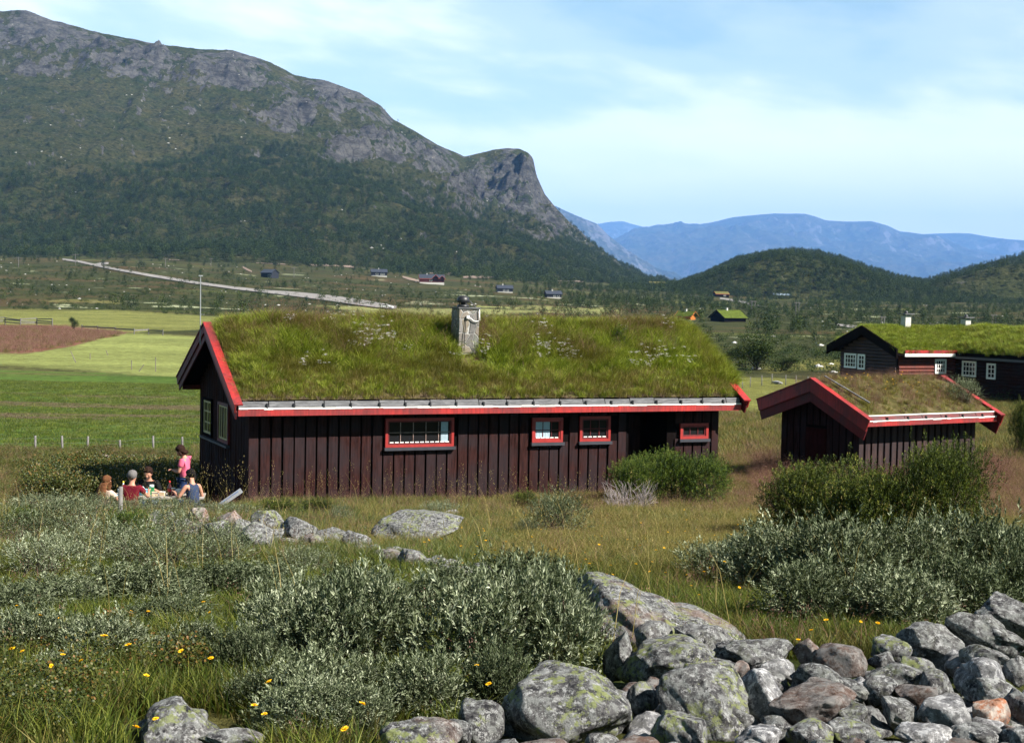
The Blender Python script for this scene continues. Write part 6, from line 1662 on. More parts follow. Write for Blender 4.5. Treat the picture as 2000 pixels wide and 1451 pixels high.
def stone(label, px, py, w, h, Y, mat=None, group=None, tilt=0.0, seed=0, sub=4, cuts=15, dep=1.0, name='stone', rough=0.16, zr=None, outline=None):
    V, F = blob(900 + seed, sub, cuts, rough)
    # medium and fine relief
    nn = fbm(V[:, 0] * 5 + V[:, 2] * 3 + seed, V[:, 1] * 5 - V[:, 2] * 2 + seed * 2, 4, 11, 0.6); V = V * (1 + 0.045 * nn)[:, None]
    if sub >= 5: V = V * (1 + 0.018 * fbm(V[:, 0] * 16 + V[:, 2] * 9, V[:, 1] * 16 - V[:, 2] * 7, 3, 17))[:, None]
    ext = (V.max(0) - V.min(0)); V = (V - (V.max(0) + V.min(0)) / 2) / ext * 2
    rx, rz_ = w / 2 * Y / FPX, h / 2 * Y / FPX; ry = (rx * 0.6 + rz_ * 0.6) * dep
    if outline:
        ol = np.array([((x - px) / (w / 2), -(y - py) / (h / 2)) for x, y in outline]); oa = np.arctan2(ol[:, 1], ol[:, 0]); orr = np.hypot(ol[:, 0], ol[:, 1]); k = np.argsort(oa)
        oa = np.concatenate([oa[k][-1:] - 2 * np.pi, oa[k], oa[k][:1] + 2 * np.pi]); orr = np.concatenate([orr[k][-1:], orr[k], orr[k][:1]])
        th = np.arctan2(V[:, 2], V[:, 0]); rr_ = np.hypot(V[:, 0], V[:, 2]); nb2 = 36; bi = ((th + np.pi) / (2 * np.pi) * nb2).astype(int) % nb2; mxr = np.array([rr_[bi == q].max() for q in range(nb2)])
        cen = (np.arange(nb2) + .5) / nb2 * 2 * np.pi - np.pi; sil = np.interp(th, np.r_[cen - 2 * np.pi, cen, cen + 2 * np.pi], np.r_[mxr, mxr, mxr]); V[:, [0, 2]] *= (np.interp(th, oa, orr) / sil)[:, None]
    V = V * [rx, ry, rz_]
    m = np_mesh('stone', V, F, mat or (M_lich if ('lichen' in label and 'speck' not in label) or name == 'boulder' else M_stone), True)
    p = at(px, py, Y)
    o = obj(name, m, None, p, (0, tilt, (random.uniform(-0.25, 0.25) if zr is None else zr)))
    return tag(o, label, 'stone' if name == 'stone' else 'boulder', group)
def heapY(py): return 5.55 + (1451 - py) / 250.0 * 2.75
GH = 'stones of the heap in the lower right corner'
OUTL = {1108: [(975, 1380), (990, 1340), (1040, 1305), (1100, 1293), (1160, 1305), (1210, 1345), (1240, 1385), (1235, 1440), (1180, 1490), (1020, 1490), (978, 1430)],
 1375: [(1287, 1320), (1330, 1303), (1400, 1300), (1440, 1312), (1462, 1350), (1465, 1400), (1440, 1450), (1360, 1455), (1300, 1430), (1285, 1380)],
 1305: [(1195, 1325), (1235, 1280), (1290, 1248), (1340, 1240), (1392, 1262), (1380, 1290), (1340, 1325), (1250, 1345)],
 340: [(250, 1451), (275, 1410), (310, 1372), (345, 1364), (375, 1385), (410, 1412), (440, 1440), (430, 1475), (260, 1480)],
 1468: [(1395, 1285), (1420, 1255), (1470, 1247), (1540, 1248), (1548, 1275), (1530, 1300), (1440, 1305)],
 1816: [(1752, 1245), (1775, 1217), (1815, 1212), (1860, 1235), (1880, 1265), (1865, 1292), (1810, 1290), (1765, 1270)],
 1908: [(1832, 1200), (1860, 1187), (1900, 1190), (1960, 1225), (2005, 1265), (1990, 1295), (1930, 1270), (1880, 1262), (1845, 1230)],
 1912: [(1868, 1350), (1885, 1310), (1910, 1278), (1935, 1285), (1965, 1335), (1955, 1365), (1900, 1372)],
 1628: [(1548, 1335), (1560, 1295), (1580, 1290), (1640, 1320), (1700, 1360), (1710, 1385), (1640, 1390), (1560, 1370)]}
hs = [
 ('boulder', 'huge round grey boulder with greenish lichen, left of the block with yellow lichen', 1108, 1392, 270, 200, None, .1),
 ('stone', 'large blocky grey stone with a bright yellow-green lichen patch', 1375, 1378, 185, 165, None, 0.05),
 ('stone', 'dark humped stone behind the block with yellow lichen', 1305, 1292, 190, 105, None, -.1),
 ('stone', 'round-topped stone at the upper left tip of the heap, against the sloping boulder', 1280, 1244, 74, 56, None, 0.1),
 ('stone', 'flat sloping grey stone on top of the heap, against the sloping boulder', 1370, 1244, 108, 52, None, 0.25),
 ('stone', 'wide flat-topped grey slab in the back row of the heap', 1468, 1276, 158, 62, None, -0.05),
 ('stone', 'thin flat stone lying on the block with yellow lichen', 1378, 1303, 118, 44, None, 0.0),
 ('stone', 'small reddish pink stone wedged behind the block with yellow lichen', 1443, 1307, 36, 34, M_pink, 0.5),
 ('stone', 'small white-banded stone under the wide flat-topped slab', 1517, 1306, 66, 36, M_white_s, 0.1),
 ('stone', 'rounded stone with faint pink and lichen beneath the white-banded stone', 1502, 1340, 70, 54, None, 0.3),
 ('stone', 'small pointed dark stone right of the wide flat-topped slab', 1582, 1280, 64, 56, None, 0.35),
 ('stone', 'knobbly brown-grey stone right of the small pointed dark stone', 1642, 1295, 90, 66, M_rust, 0.0),
 ('stone', 'long slanting grey slab running down to the right in the middle of the heap', 1628, 1345, 170, 78, None, 0.5),
 ('stone', 'large rusty brown stone with a reddish left end, below the long slanting slab', 1582, 1385, 160, 95, M_rust, 0.05),
 ('stone', 'white crystalline stone right of the block with yellow lichen', 1487, 1368, 80, 105, M_white_s, 0.0),
 ('stone', 'lichen-spotted stone at the bottom edge under the large rusty brown stone', 1582, 1440, 88, 66, None, 0.0),
 ('stone', 'dark mottled stone at the bottom edge under the block with yellow lichen', 1328, 1434, 116, 84, None, 0.0),
 ('stone', 'white-speckled flat stone at the bottom edge, left of the lichen-spotted stone', 1478, 1444, 88, 46, M_white_s, 0.0),
 ('stone', 'grey stone in the dark gap between the huge round boulder and the yellow-lichen block', 1256, 1366, 62, 62, None, 0.2),
 ('stone', 'rounded tan-grey stone in the centre right of the heap', 1745, 1328, 120, 64, None, 0.15),
 ('stone', 'small rounded stone below the dark flat stone in the back row', 1722, 1292, 50, 36, None, 0.0),
 ('stone', 'flat brown-grey stone beneath the oval lichen boulder', 1786, 1305, 76, 42, None, 0.2),
 ('stone', 'dark flat stone left of the oval lichen boulder', 1742, 1270, 80, 46, None, 0.0),
 ('stone', 'oval grey boulder with black speckles in the back row at the right', 1816, 1253, 132, 82, None, 0.15),
 ('stone', 'big dark speckled boulder sloping to the right edge', 1908, 1240, 170, 110, None, 0.45),
 ('stone', 'topmost dark speckled boulder at the right edge of the photo', 1968, 1210, 130, 76, None, 0.35),
 ('stone', 'grey stone between the big sloping boulder and the tall pale pointed stone', 1925, 1290, 92, 56, None, 0.1),
 ('stone', 'tall pale pointed stone near the right edge', 1912, 1320, 92, 90, M_white_s, 0.1),
 ('stone', 'ball-shaped stone left of the tall pale pointed stone', 1832, 1340, 68, 58, None, 0.2),
 ('stone', 'brown-grey stone below and left of the ball-shaped stone', 1792, 1364, 76, 54, M_rust, 0.0),
 ('stone', 'dark pointed stone in the middle of the right half of the heap', 1722, 1352, 66, 64, None, -0.3),
 ('stone', 'small pale upright stone just left of the dark pointed stone', 1676, 1348, 42, 48, M_white_s, 0.2),
 ('stone', 'pale angular stone left of the orange stone', 1838, 1396, 98, 66, M_white_s, 0.0),
 ('stone', 'dark narrow stone lying between the dark pointed and the pale angular stones', 1752, 1394, 80, 56, None, 0.5),
 ('stone', 'black-and-white speckled stone above the orange stone', 1946, 1360, 124, 70, None, 0.1),
 ('stone', 'bright orange and white stone near the right edge', 1933, 1394, 72, 56, M_orange, 0.1),
 ('stone', 'flat whitish stone at the bottom edge below the pale angular stone', 1808, 1438, 118, 46, M_white_s, 0.05),
 ('stone', 'flat grey stone at the bottom edge below the orange stone', 1916, 1440, 110, 44, None, 0.0),
 ('stone', 'grey stone at the right edge beside the orange stone', 1990, 1388, 62, 72, None, 0.0),
 ('stone', 'grey stone in the bottom right corner of the photo', 1988, 1444, 66, 44, None, 0.0),
 ('stone', 'grey stone half hidden by weeds at the bottom edge right of the lichen-spotted stone', 1668, 1434, 96, 56, None, 0.0),
 ('stone', 'small dark stone above the weeds at the bottom of the heap', 1668, 1396, 64, 50, None, 0.0),
 ('stone', 'dark stone in the shadow left of the huge round boulder', 940, 1410, 84, 80, None, 0.0),
 ('stone', 'dark leaning stone between the huge round boulder and the dark humped stone', 1212, 1282, 56, 90, None, 0.35),
 ('stone', 'small stone at the right edge between the tall pale stone and the dark boulder', 1988, 1312, 50, 58, None, 0.0),
 ('boulder', 'lichen-covered boulder at the bottom left of the photo', 340, 1420, 190, 120, None, 0.15),
 ('stone', 'low flat stone leaning on the right side of the bottom left boulder', 450, 1446, 120, 52, None, 0.1),
 ('boulder', 'pale flat boulder at the bottom edge, left of the dark shaded stone', 822, 1440, 150, 72, None, 0.1),
 ('stone', 'small rounded stone touching the pale flat boulder at the bottom edge', 893, 1432, 54, 50, None, 0.0),
]
for i, (nm, lb, px, py, w, h, m, tl) in enumerate(hs):
    stone(lb, px, py, w * (1.0 if px in OUTL else 1.10), h * (1.0 if px in OUTL else 1.15), heapY(py), m, GH if nm == 'stone' and px > 1180 else None, 0 if px in OUTL else tl, seed=i * 3 + 1, sub=5 if w > 100 else 4, name=nm, outline=OUTL.get(px), **({} if px not in OUTL else {'zr': 0.0}))
# filler stones that carry the visible ones
rs = random.Random(12)
filler = []
for i in range(95):
    px = rs.uniform(1150, 2060); top = np.interp(px, [1150, 1250, 1400, 1700, 1800, 2060], [1330, 1290, 1280, 1300, 1270, 1230]); py = rs.uniform(top + 8, 1490)
    Y = heapY(py) + 0.16; w = rs.uniform(50, 95); m = blob_m = None
    o = stone('small shadowed stone in a gap of the heap', px, py + 16, w, w * 0.7, Y, rs.choice([None, None, M_rust, M_white_s]), 'shadowed filling stones of the heap', rs.uniform(-.4, .4), seed=200 + i, sub=3)
    filler.append(o)
    o['label'] = {M_rust.name: 'small rusty', M_white_s.name: 'small pale speckled'}.get(o.data.materials[0].name, 'small grey') + ' stone in a shadowed gap, ' + ('left' if px < 1400 else 'middle' if px < 1700 else 'right') + (' front' if py > 1385 else ' back') + ' of the heap'
ORD = 'first second third fourth fifth sixth seventh eighth ninth tenth eleventh twelfth thirteenth fourteenth fifteenth sixteenth'.split()
for i in range(16):
    px = 985 + i * 70 + rs.uniform(-12, 12); w = rs.uniform(95, 135)
    stone(ORD[i] + ' from the left of the stones cut by the bottom edge of the heap', px, 1490 + rs.uniform(-6, 10), w, w * 0.75, 5.35, rs.choice([M_stone, M_stone, M_rust]), 'front row of stones cut by the bottom edge', rs.uniform(-.2, .2), seed=320 + i, sub=4)
stone('huge lichen-patterned boulder sloping from the willows down to the stone heap', 1288, 1222, 340, 220, 9.3, None, None, 0, seed=777, sub=6, cuts=6, dep=1.2, name='boulder', rough=0.10, zr=0.0,
 outline=[(1112, 1230), (1122, 1160), (1138, 1113), (1190, 1120), (1250, 1150), (1320, 1178), (1395, 1200), (1466, 1236), (1460, 1290), (1330, 1340), (1190, 1345), (1125, 1300)])
# old stone wall in the middle distance
GM = 'stones of the tumbled old wall in front of the cabin'
ms_ = [(300, 1018, 44, 34, 'pale stone at the far left end of the old wall'), (330, 1014, 34, 28, 'small pale stone second from the left end of the old wall'), (355, 1030, 44, 28, 'flat grey stone low in the left part of the old wall'),
 (388, 1012, 36, 42, 'pointed pinkish-tan stone in the left part of the old wall'), (424, 1040, 60, 42, 'wide brownish stone under the greenish lichen stone'), (447, 1016, 44, 34, 'greenish lichen stone right of the pointed tan stone'),
 (472, 1034, 42, 38, 'grey stone between the greenish stone and the big dark-sided stone'), (500, 1052, 66, 56, 'big dark-sided stone with a rusty stain in the old wall'), (522, 1020, 62, 46, 'highest pointed lichen stone of the old wall'),
 (546, 1050, 42, 38, 'small stone right of the big dark-sided stone'), (580, 1040, 68, 54, 'large pale rounded stone right of the highest stone'), (612, 1062, 40, 34, 'low stone at the right foot of the large pale rounded stone'),
 (648, 1052, 60, 34, 'flat pale stone in the right half of the old wall'), (698, 1060, 62, 38, 'pale square stone where the old wall dips'), (728, 1076, 36, 26, 'small stone just right of the pale square stone'),
 (768, 1088, 46, 30, 'white-topped stone left of the rusty leaves'), (804, 1092, 56, 38, 'pale ridge-shaped stone above the rusty leaves'), (836, 1104, 34, 24, 'little pale stone right of the ridge-shaped stone'),
 (878, 1118, 40, 28, 'low grey stone second from the right end of the old wall'), (910, 1122, 44, 32, 'round grey stone near the right end of the old wall'), (946, 1124, 40, 32, 'last round stone at the right end of the old wall')]
for i, (px, py, w, h, lb) in enumerate(ms_):
    Y = ground_at(px, py + h * 0.62).y
    stone(lb, px, py, w * 1.12, h * 1.15, Y, M_pink if 'tan' in lb else None, GM, rs.uniform(-.3, .3), seed=400 + i, sub=4)
for i in range(64):
    px = rs.uniform(300, 950); py = np.interp(px, [300, 420, 600, 720, 850, 950], [1026, 1046, 1060, 1074, 1106, 1124]) + rs.uniform(-6, 10); Y = ground_at(px, py + 14).y + .15
    stone('small half-buried stone at the foot of the ' + ('left part' if px < 500 else 'middle' if px < 740 else 'low right end') + ' of the old wall', px, py, rs.uniform(30, 52), rs.uniform(24, 38), Y, None, 'half-buried stones along the foot of the old wall', 0, seed=450 + i, sub=3)
def ground_stone(label, px, py, w, h, seed, name='stone', mat=None, dep=1.0, tilt=0):
    Y = ground_at(px, py + h * 0.45).y; return stone(label, px, py, w, h, Y, mat, None, tilt, seed=seed, sub=5, name=name, dep=dep)
ground_stone('long low bedrock hump in the grass between the old wall and the cabin', 818, 1034, 185, 82, 801, 'boulder', None, 1.3, -0.12)
ground_stone('small white stone lying on top of the low bedrock hump', 880, 1004, 34, 20, 802, 'stone', M_white_s)
ground_stone('thin pale stone right of the low bedrock hump', 935, 1021, 50, 13, 803, 'stone', M_white_s)
ground_stone('flat pale stone in the reddish grass left of the shed', 1560, 934, 58, 12, 804, 'stone', M_white_s)
ground_stone('pale flat stone beside the right-hand fence', 1518, 747, 24, 7, 805, 'stone', M_white_s)
ground_stone('grey-pink boulder among the weeds at the left fence', 200, 893, 34, 16, 806, 'boulder', M_pink)
ground_stone('white block standing in front of the farmhouse wing', 1960, 776, 20, 16, 807, 'stone', M_white)

# ================================================================== FENCES, POLES, ROADS
M_post = flat('silvery_weathered_post', (0.15, 0.14, 0.135), 0.9, 0.1, 0.3, 6)
M_wire = flat('fence_wire', (0.12, 0.12, 0.12), 0.6, 0.3)
def post_fence(label, pts, h, rad, wires=(0.55, 0.85), parent_name='wire_fence'):
    """pts: (pixel x, top y, Y)"""
    P = []
    for px, pyt, Y in pts:
        if Y > 80: Y = ground_at(px, pyt + 20).y
        q = at(px, pyt, Y); P.append(Vector(q))
    e = thing(parent_name, label, 'fence', (P[0].x, P[0].y, G(P[0].x, P[0].y)))
    tops = []
    for p in P:
        g = G(p.x, p.y); m = MB(); ln = random.uniform(-.03, .03)
        m.tube([Vector((p.x + ln, p.y, g - 0.3)) - e.location, Vector((p.x, p.y, p.z)) - e.location], [rad * 1.1, rad], 7); m.build('post', M_post, e, True); tops.append((p, g))
    for wf in wires:
        m = MB(); m.tube([Vector((p.x, p.y - rad, g + (p.z - g) * wf)) - e.location for p, g in tops], 0.0025, 4); m.build('wire', M_wire, e)
    return e
post_fence('wire fence of silvery wooden posts along the green field left of the cabin', [(-150, 856, 47), (-40, 852, 48), (69, 851, 49), (121, 851, 49), (172, 852, 50), (234, 859, 50.5), (299, 851, 51), (356, 853, 52), (410, 854, 52), (470, 855, 53)], 1.1, 0.035)
post_fence('wire fence with pale posts on the pasture between the cabin and the shed', [(1450, 738, 92), (1466, 736, 92), (1488, 733, 92), (1508, 730, 92), (1535, 732, 92), (1555, 733, 92), (1578, 735, 92), (1600, 736, 92)], 1.2, 0.035)
w_ = at(236, 950, 23.5); m = MB(); gz_ = G(w_[0], w_[1]); m.tube([(w_[0] - .01, w_[1], gz_ - .3), (w_[0], w_[1], w_[2])], [0.036, 0.032], 8); tag(m.build('fence_post', M_post, None, True), 'single weathered post standing in the grey willows in front of the picnic', 'post')
# rail fence by the red field
e = thing('rail_fence', 'collapsed silver-grey rail fence behind the red field at the far left', 'fence', tuple(ground_at(50, 634)))
prev = None
for px, py in ((-60, 629), (-25, 630), (10, 630), (40, 632), (72, 632), (102, 634)):
    q = ground_at(px, py + 4); m = MB(); p = q - e.location; m.tube([p - Vector((0, 0, .3)), p + Vector((0, 0, 1.3))], 0.10, 6); m.build('post', M_post, e)
    if prev is not None:
        m = MB()
        for hh_ in (0.45, 0.85, 1.15): m.bar(prev + Vector((0, 0, hh_)), p + Vector((0, .1, hh_ + random.uniform(-.2, .2))), 0.14, 0.16)
        m.build('rail', M_post, e)
    prev = p
e = thing('rail_fence', 'low grey rail fence along the back edge of the mown field', 'fence', tuple(ground_at(200, 646)))
prev = None
for px, py in ((160, 642), (190, 644), (225, 647), (262, 650), (290, 650), (318, 652)):
    q = ground_at(px, py + 3); p = q - e.location; m = MB(); m.tube([p - Vector((0, 0, .3)), p + Vector((0, 0, .9))], 0.08, 6); m.build('post', M_post, e)
    if prev is not None: m = MB(); m.bar(prev + Vector((0, 0, .6)), p + Vector((0, .1, .7)), 0.14, 0.2); m.build('rail', M_post, e)
    prev = p
# hay poles on the mown field
M_pole = flat('thin_grey_pole', (0.20, 0.17, 0.15), 0.9, 0.1)
hay = [('thin leaning pole at the left of the mown field', 150, 708, 138, 686), ('short upright pole in the middle of the mown field', 176, 702, 176, 690), ('pale slanting pole on the mown field near the cabin gable', 268, 726, 281, 712),
       ('tall thin pole standing on the mown field near the cabin gable', 304, 726, 304, 698), ('short thin pole left of the slanting pole', 257, 722, 257, 704), ('leaning pole high up on the mown field', 212, 694, 207, 684)]
for lb, x0, y0, x1, y1 in hay:
    q = ground_at(x0, y0); tp = at(x1, y1, q.y); m = MB(); m.tube([(q.x, q.y, q.z - .2), tuple(tp)], 0.035, 6); tag(m.build('hay_pole', M_pole, None), lb, 'pole', 'poles on the mown field')
# utility poles
def hpole(lb, px, py, hpx, double=True):
    q = ground_at(px, py); H = hpx / FPX * q.y; e = thing('utility_pole', lb, 'utility pole', tuple(q)); r_ = max(0.16, H * 0.018)
    xs = (-H * .12, H * .12) if double else (0,)
    for x in xs: m = MB(); m.tube([(x, 0, -1), (x, 0, H)], r_, 6); m.build('pole', M_post, e)
    m = MB(); m.bar((-H * .26, 0, H * .93), (H * .26, 0, H * .93), r_ * 1.6); m.build('crossarm', M_post, e)
    return e
hpole('twin-legged power pole right of the dark lodge', 1471, 613, 26); hpole('twin-legged power pole in front of the round hill', 1557, 614, 24)
hpole('twin-legged power pole left of the farmhouse chimneys', 1724, 640, 22); hpole('twin-legged power pole at the far right above the farmhouse', 1941, 638, 24)
for lb, px, py, h in (('single power pole at the far left by the road', 36, 522, 20), ('single power pole where the road forks', 147, 518, 22), ('power pole beyond the road, above the mast of the cabin', 323, 524, 20), ('power pole at the right of the blue-grey roofed cabin', 574, 542, 20), ('power pole below the wood at the middle left', 412, 522, 18)):
    hpole(lb, px, py, h, False)

# roads : strips laid on the ground between traced edges
M_road = flat('pale_gravel_road', (0.22, 0.205, 0.195), 0.95, 0.1, 0.12, 0.4)
M_sand = flat('bare_pinkish_gravel', (0.22, 0.165, 0.13), 0.95, 0.1, 0.3, 0.12)
def strip(name, pts, mat, label, lift=0.40, sub=10):
    """pts: (px, py_top, py_bottom)"""
    V = []; F = []
    P = []
    for i in range(len(pts) - 1):
        for s_ in np.linspace(0, 1, sub, endpoint=False): P.append([a + (b - a) * s_ for a, b in zip(pts[i], pts[i + 1])])
    P.append(list(pts[-1]))
    nrow = 4
    for px, ya, yb in P:
        for k in range(nrow):
            y = yb + (ya - yb) * k / (nrow - 1); q = ground_at(px, y); V.append((q.x, q.y, q.z + lift))
    F = [(i * nrow + k, (i + 1) * nrow + k, (i + 1) * nrow + k + 1, i * nrow + k + 1) for i in range(len(P) - 1) for k in range(nrow - 1)]
    m = np_mesh(name, np.array(V), np.array(F), mat, True); return tag(obj(name, m), label, None, None, 'structure')
strip('road', [(122, 506, 509), (155, 510, 514), (190, 518, 522), (230, 526, 530), (300, 538, 543), (380, 551, 556), (460, 562, 567), (520, 568, 574), (580, 572, 581), (640, 578, 589), (700, 586, 598), (745, 594, 604), (775, 600, 606)], M_road, 'pale gravel road winding across the slope to the white car')
strip('side_road', [(183, 517, 520), (196, 514, 519), (212, 513, 517)], M_road, 'short side road forking uphill', 0.3)
strip('gravel_bank', [(330, 506, 509), (360, 502, 510), (400, 501, 511), (450, 504, 512), (490, 508, 513)], M_sand, 'pinkish gravel bank cut into the slope above the road', 0.4)
strip('gravel_bank', [(500, 512, 515), (580, 515, 519), (650, 517, 521), (692, 520, 524)], M_sand, 'thin gravel cut right of the pinkish bank', 0.4)
strip('gravel_bank', [(800, 528, 532), (850, 531, 536), (885, 534, 538)], M_sand, 'gravel cut below the wood above the red cabin', 0.4)
strip('gravel_bank', [(905, 541, 544), (950, 536, 544), (1000, 541, 546), (1060, 545, 548), (1140, 549, 552)], M_sand, 'gravel bank below the wood right of the chimney', 0.4)
strip('track', [(786, 540, 543), (800, 543, 548), (820, 549, 552)], M_sand, 'short driveway to the dark red cabin', 0.35)
strip('track', [(474, 521, 524), (482, 525, 529), (492, 530, 533)], M_sand, 'short driveway to the leftmost cabin', 0.35)
strip('road', [(1620, 632, 634), (1660, 636, 641), (1700, 640, 647)], M_road, 'pale track left of the farmhouse roof', 0.22)
strip('road', [(1406, 582, 585), (1440, 586, 590), (1475, 594, 598), (1500, 600, 604)], M_road, 'pale track below the cabins at the hill foot', 0.3)

# car
q = ground_at(756, 604); s_ = 24 / FPX * q.y / 4.6
car = thing('parked_car', 'small white car with a dark rear window at the end of the gravel road', 'car', (q.x, q.y, q.z + 0.25), R(-12)); car.scale = (s_, s_, s_)
M_carw = flat('white_car_paint', (0.80, 0.80, 0.80), 0.3, 0.5, 0.02)
m = MB(); prof_ = [(-2.3, .35), (-2.3, .95), (-2.1, 1.05), (.9, 1.0), (2.1, .82), (2.3, .6), (2.3, .35)]; m.prism([(x, -.85, z) for x, z in prof_], (0, 1.7, 0)); m.build('body', M_carw, car, bevel=0.06)
m = MB(); m.prism([(x, -.74, z) for x, z in [(-2.1, 1.04), (-1.8, 1.55), (-.1, 1.58), (.9, 1.0)]], (0, 1.48, 0)); m.build('cabin', M_carw, car, bevel=0.05)
m = MB(); m.prism([(x, -.755, z) for x, z in [(-1.85, 1.1), (-1.68, 1.47), (-.15, 1.5), (.55, 1.1)]], (0, 0.012, 0)); m.build('side_window', M_glass, car)
m = MB(); m.hexa([(-2.13, -.62, 1.1), (-2.06, -.62, 1.1), (-2.06, .62, 1.1), (-2.13, .62, 1.1), (-1.91, -.58, 1.48), (-1.8, -.58, 1.48), (-1.8, .58, 1.48), (-1.91, .58, 1.48)]); m.build('rear_window', M_glass, car)
for x in (-1.45, 1.4):
    for y in (-.86, .7): m = MB(); m.tube([(x, y, .33), (x, y + .18, .33)], .33, 16); m.build('wheel', M_iron, car)

# small spruce on the roof, willow tuft on the shed roof
sp = juniper_meshes(281, nsp=170, rad=0.16, h=0.7, nl=18, spl=0.10)
lx, lz = HUT.front(1207, 668, 1.5)
p = HUT.w(lx, 1.5, rz_under(1.5) + 0.18); e = thing('spruce_sapling', 'small dark spruce sapling growing in the roof turf right of the chimney', 'tree', tuple(p)); obj('foliage', sp[0], e); obj('stems', sp[1], e); e.scale = (1, 1, 0.95)
lx, lz = SH.front(1882, 790, 0.1)
p = SH.w(lx, 0.1, s_under(0.1) + 0.12); e = thing('willow_shrub', 'small silvery willow growing on the right end of the shed roof', 'shrub', tuple(p), 0.4); obj('foliage', WILLOWS_S[2][0], e); obj('stems', WILLOWS_S[2][1], e); e.scale = (0.85, 0.85, 0.8)
# ================================================================== PEOPLE AND PICNIC
M_skin = flat('skin', (0.46, 0.22, 0.15), 0.55, 0.3, 0.08, 9)
M_hair_b = flat('dark_brown_hair', (0.022, 0.010, 0.007), 0.85, 0.12, 0.5, 30)
M_hair_k = flat('black_hair', (0.006, 0.005, 0.006), 0.85, 0.12, 0.3, 30)
M_hair_g = flat('cropped_grey_hair', (0.13, 0.12, 0.12), 0.9, 0.2, 0.2, 40)
M_hair_l = flat('light_brown_hair', (0.11, 0.045, 0.021), 0.85, 0.1, 0.45, 24)
M_pinks = flat('pink_cotton', (0.62, 0.11, 0.19), 0.85, 0.1, 0.1)
M_jeans = flat('blue_denim', (0.025, 0.045, 0.12), 0.9, 0.1, 0.2)
M_navy = flat('navy_tank_top', (0.028, 0.042, 0.085), 0.85, 0.1, 0.15)
M_mar = flat('maroon_shirt', (0.13, 0.008, 0.018), 0.85, 0.1, 0.15)
M_blk = flat('black_shirt', (0.008, 0.008, 0.009), 0.85, 0.1, 0.15)
M_cream2 = flat('cream_top', (0.55, 0.42, 0.34), 0.85, 0.1, 0.1)
M_eye = flat('dark_eye', (0.02, 0.015, 0.012), 0.2, 0.5)
def skinned(name, V, E, Rd, mat, parent, root=0, sub=2):
    m = bpy.data.meshes.new(name); m.from_pydata([tuple(v) for v in V], E, []); m.materials.append(mat)
    o = obj(name, m, parent)
    bm = bmesh.new(); bm.from_mesh(m); L = bm.verts.layers.skin.verify(); bm.verts.ensure_lookup_table()
    for v, rd in zip(bm.verts, Rd):
        v[L].radius = rd if isinstance(rd, (tuple, list)) else (rd, rd); v[L].use_root = (v.index == root)
    bm.to_mesh(m); bm.free()
    a = o.modifiers.new('skin', 'SKIN'); a.use_smooth_shade = True; a.branch_smoothing = 0.4
    b = o.modifiers.new('sub', 'SUBSURF'); b.levels = sub; b.render_levels = sub
    return o
def ik(a, b, l1, l2, pole):
    a, b, pole = Vector(a), Vector(b), Vector(pole); d = b - a; L = min(d.length, (l1 + l2) * 0.995); dn = d.normalized()
    x = (l1 * l1 - l2 * l2 + L * L) / (2 * L); h = math.sqrt(max(0, l1 * l1 - x * x)); p = pole - dn * pole.dot(dn)
    return a + dn * x + p.normalized() * h, a + dn * L
def ellipsoid_shell(name, c, r3, mat, parent, cut=None, seed=0, rough=0.06, rotx=0.0, sub=3):
    bm = bmesh.new(); bmesh.ops.create_icosphere(bm, subdivisions=sub, radius=1.0)
    V = np.array([v.co[:] for v in bm.verts]); F = np.array([[v.index for v in f.verts] for f in bm.faces]); bm.free()
    V = V * (1 + rough * fbm(V[:, 0] * 3 + seed, V[:, 1] * 3 + V[:, 2] * 1.2, 3, seed))[:, None]
    if cut: V = cut(V)
    V = V * r3; m = np_mesh(name, V, F, mat, True); o = obj(name, m, parent, c, (rotx, 0, 0)); return o
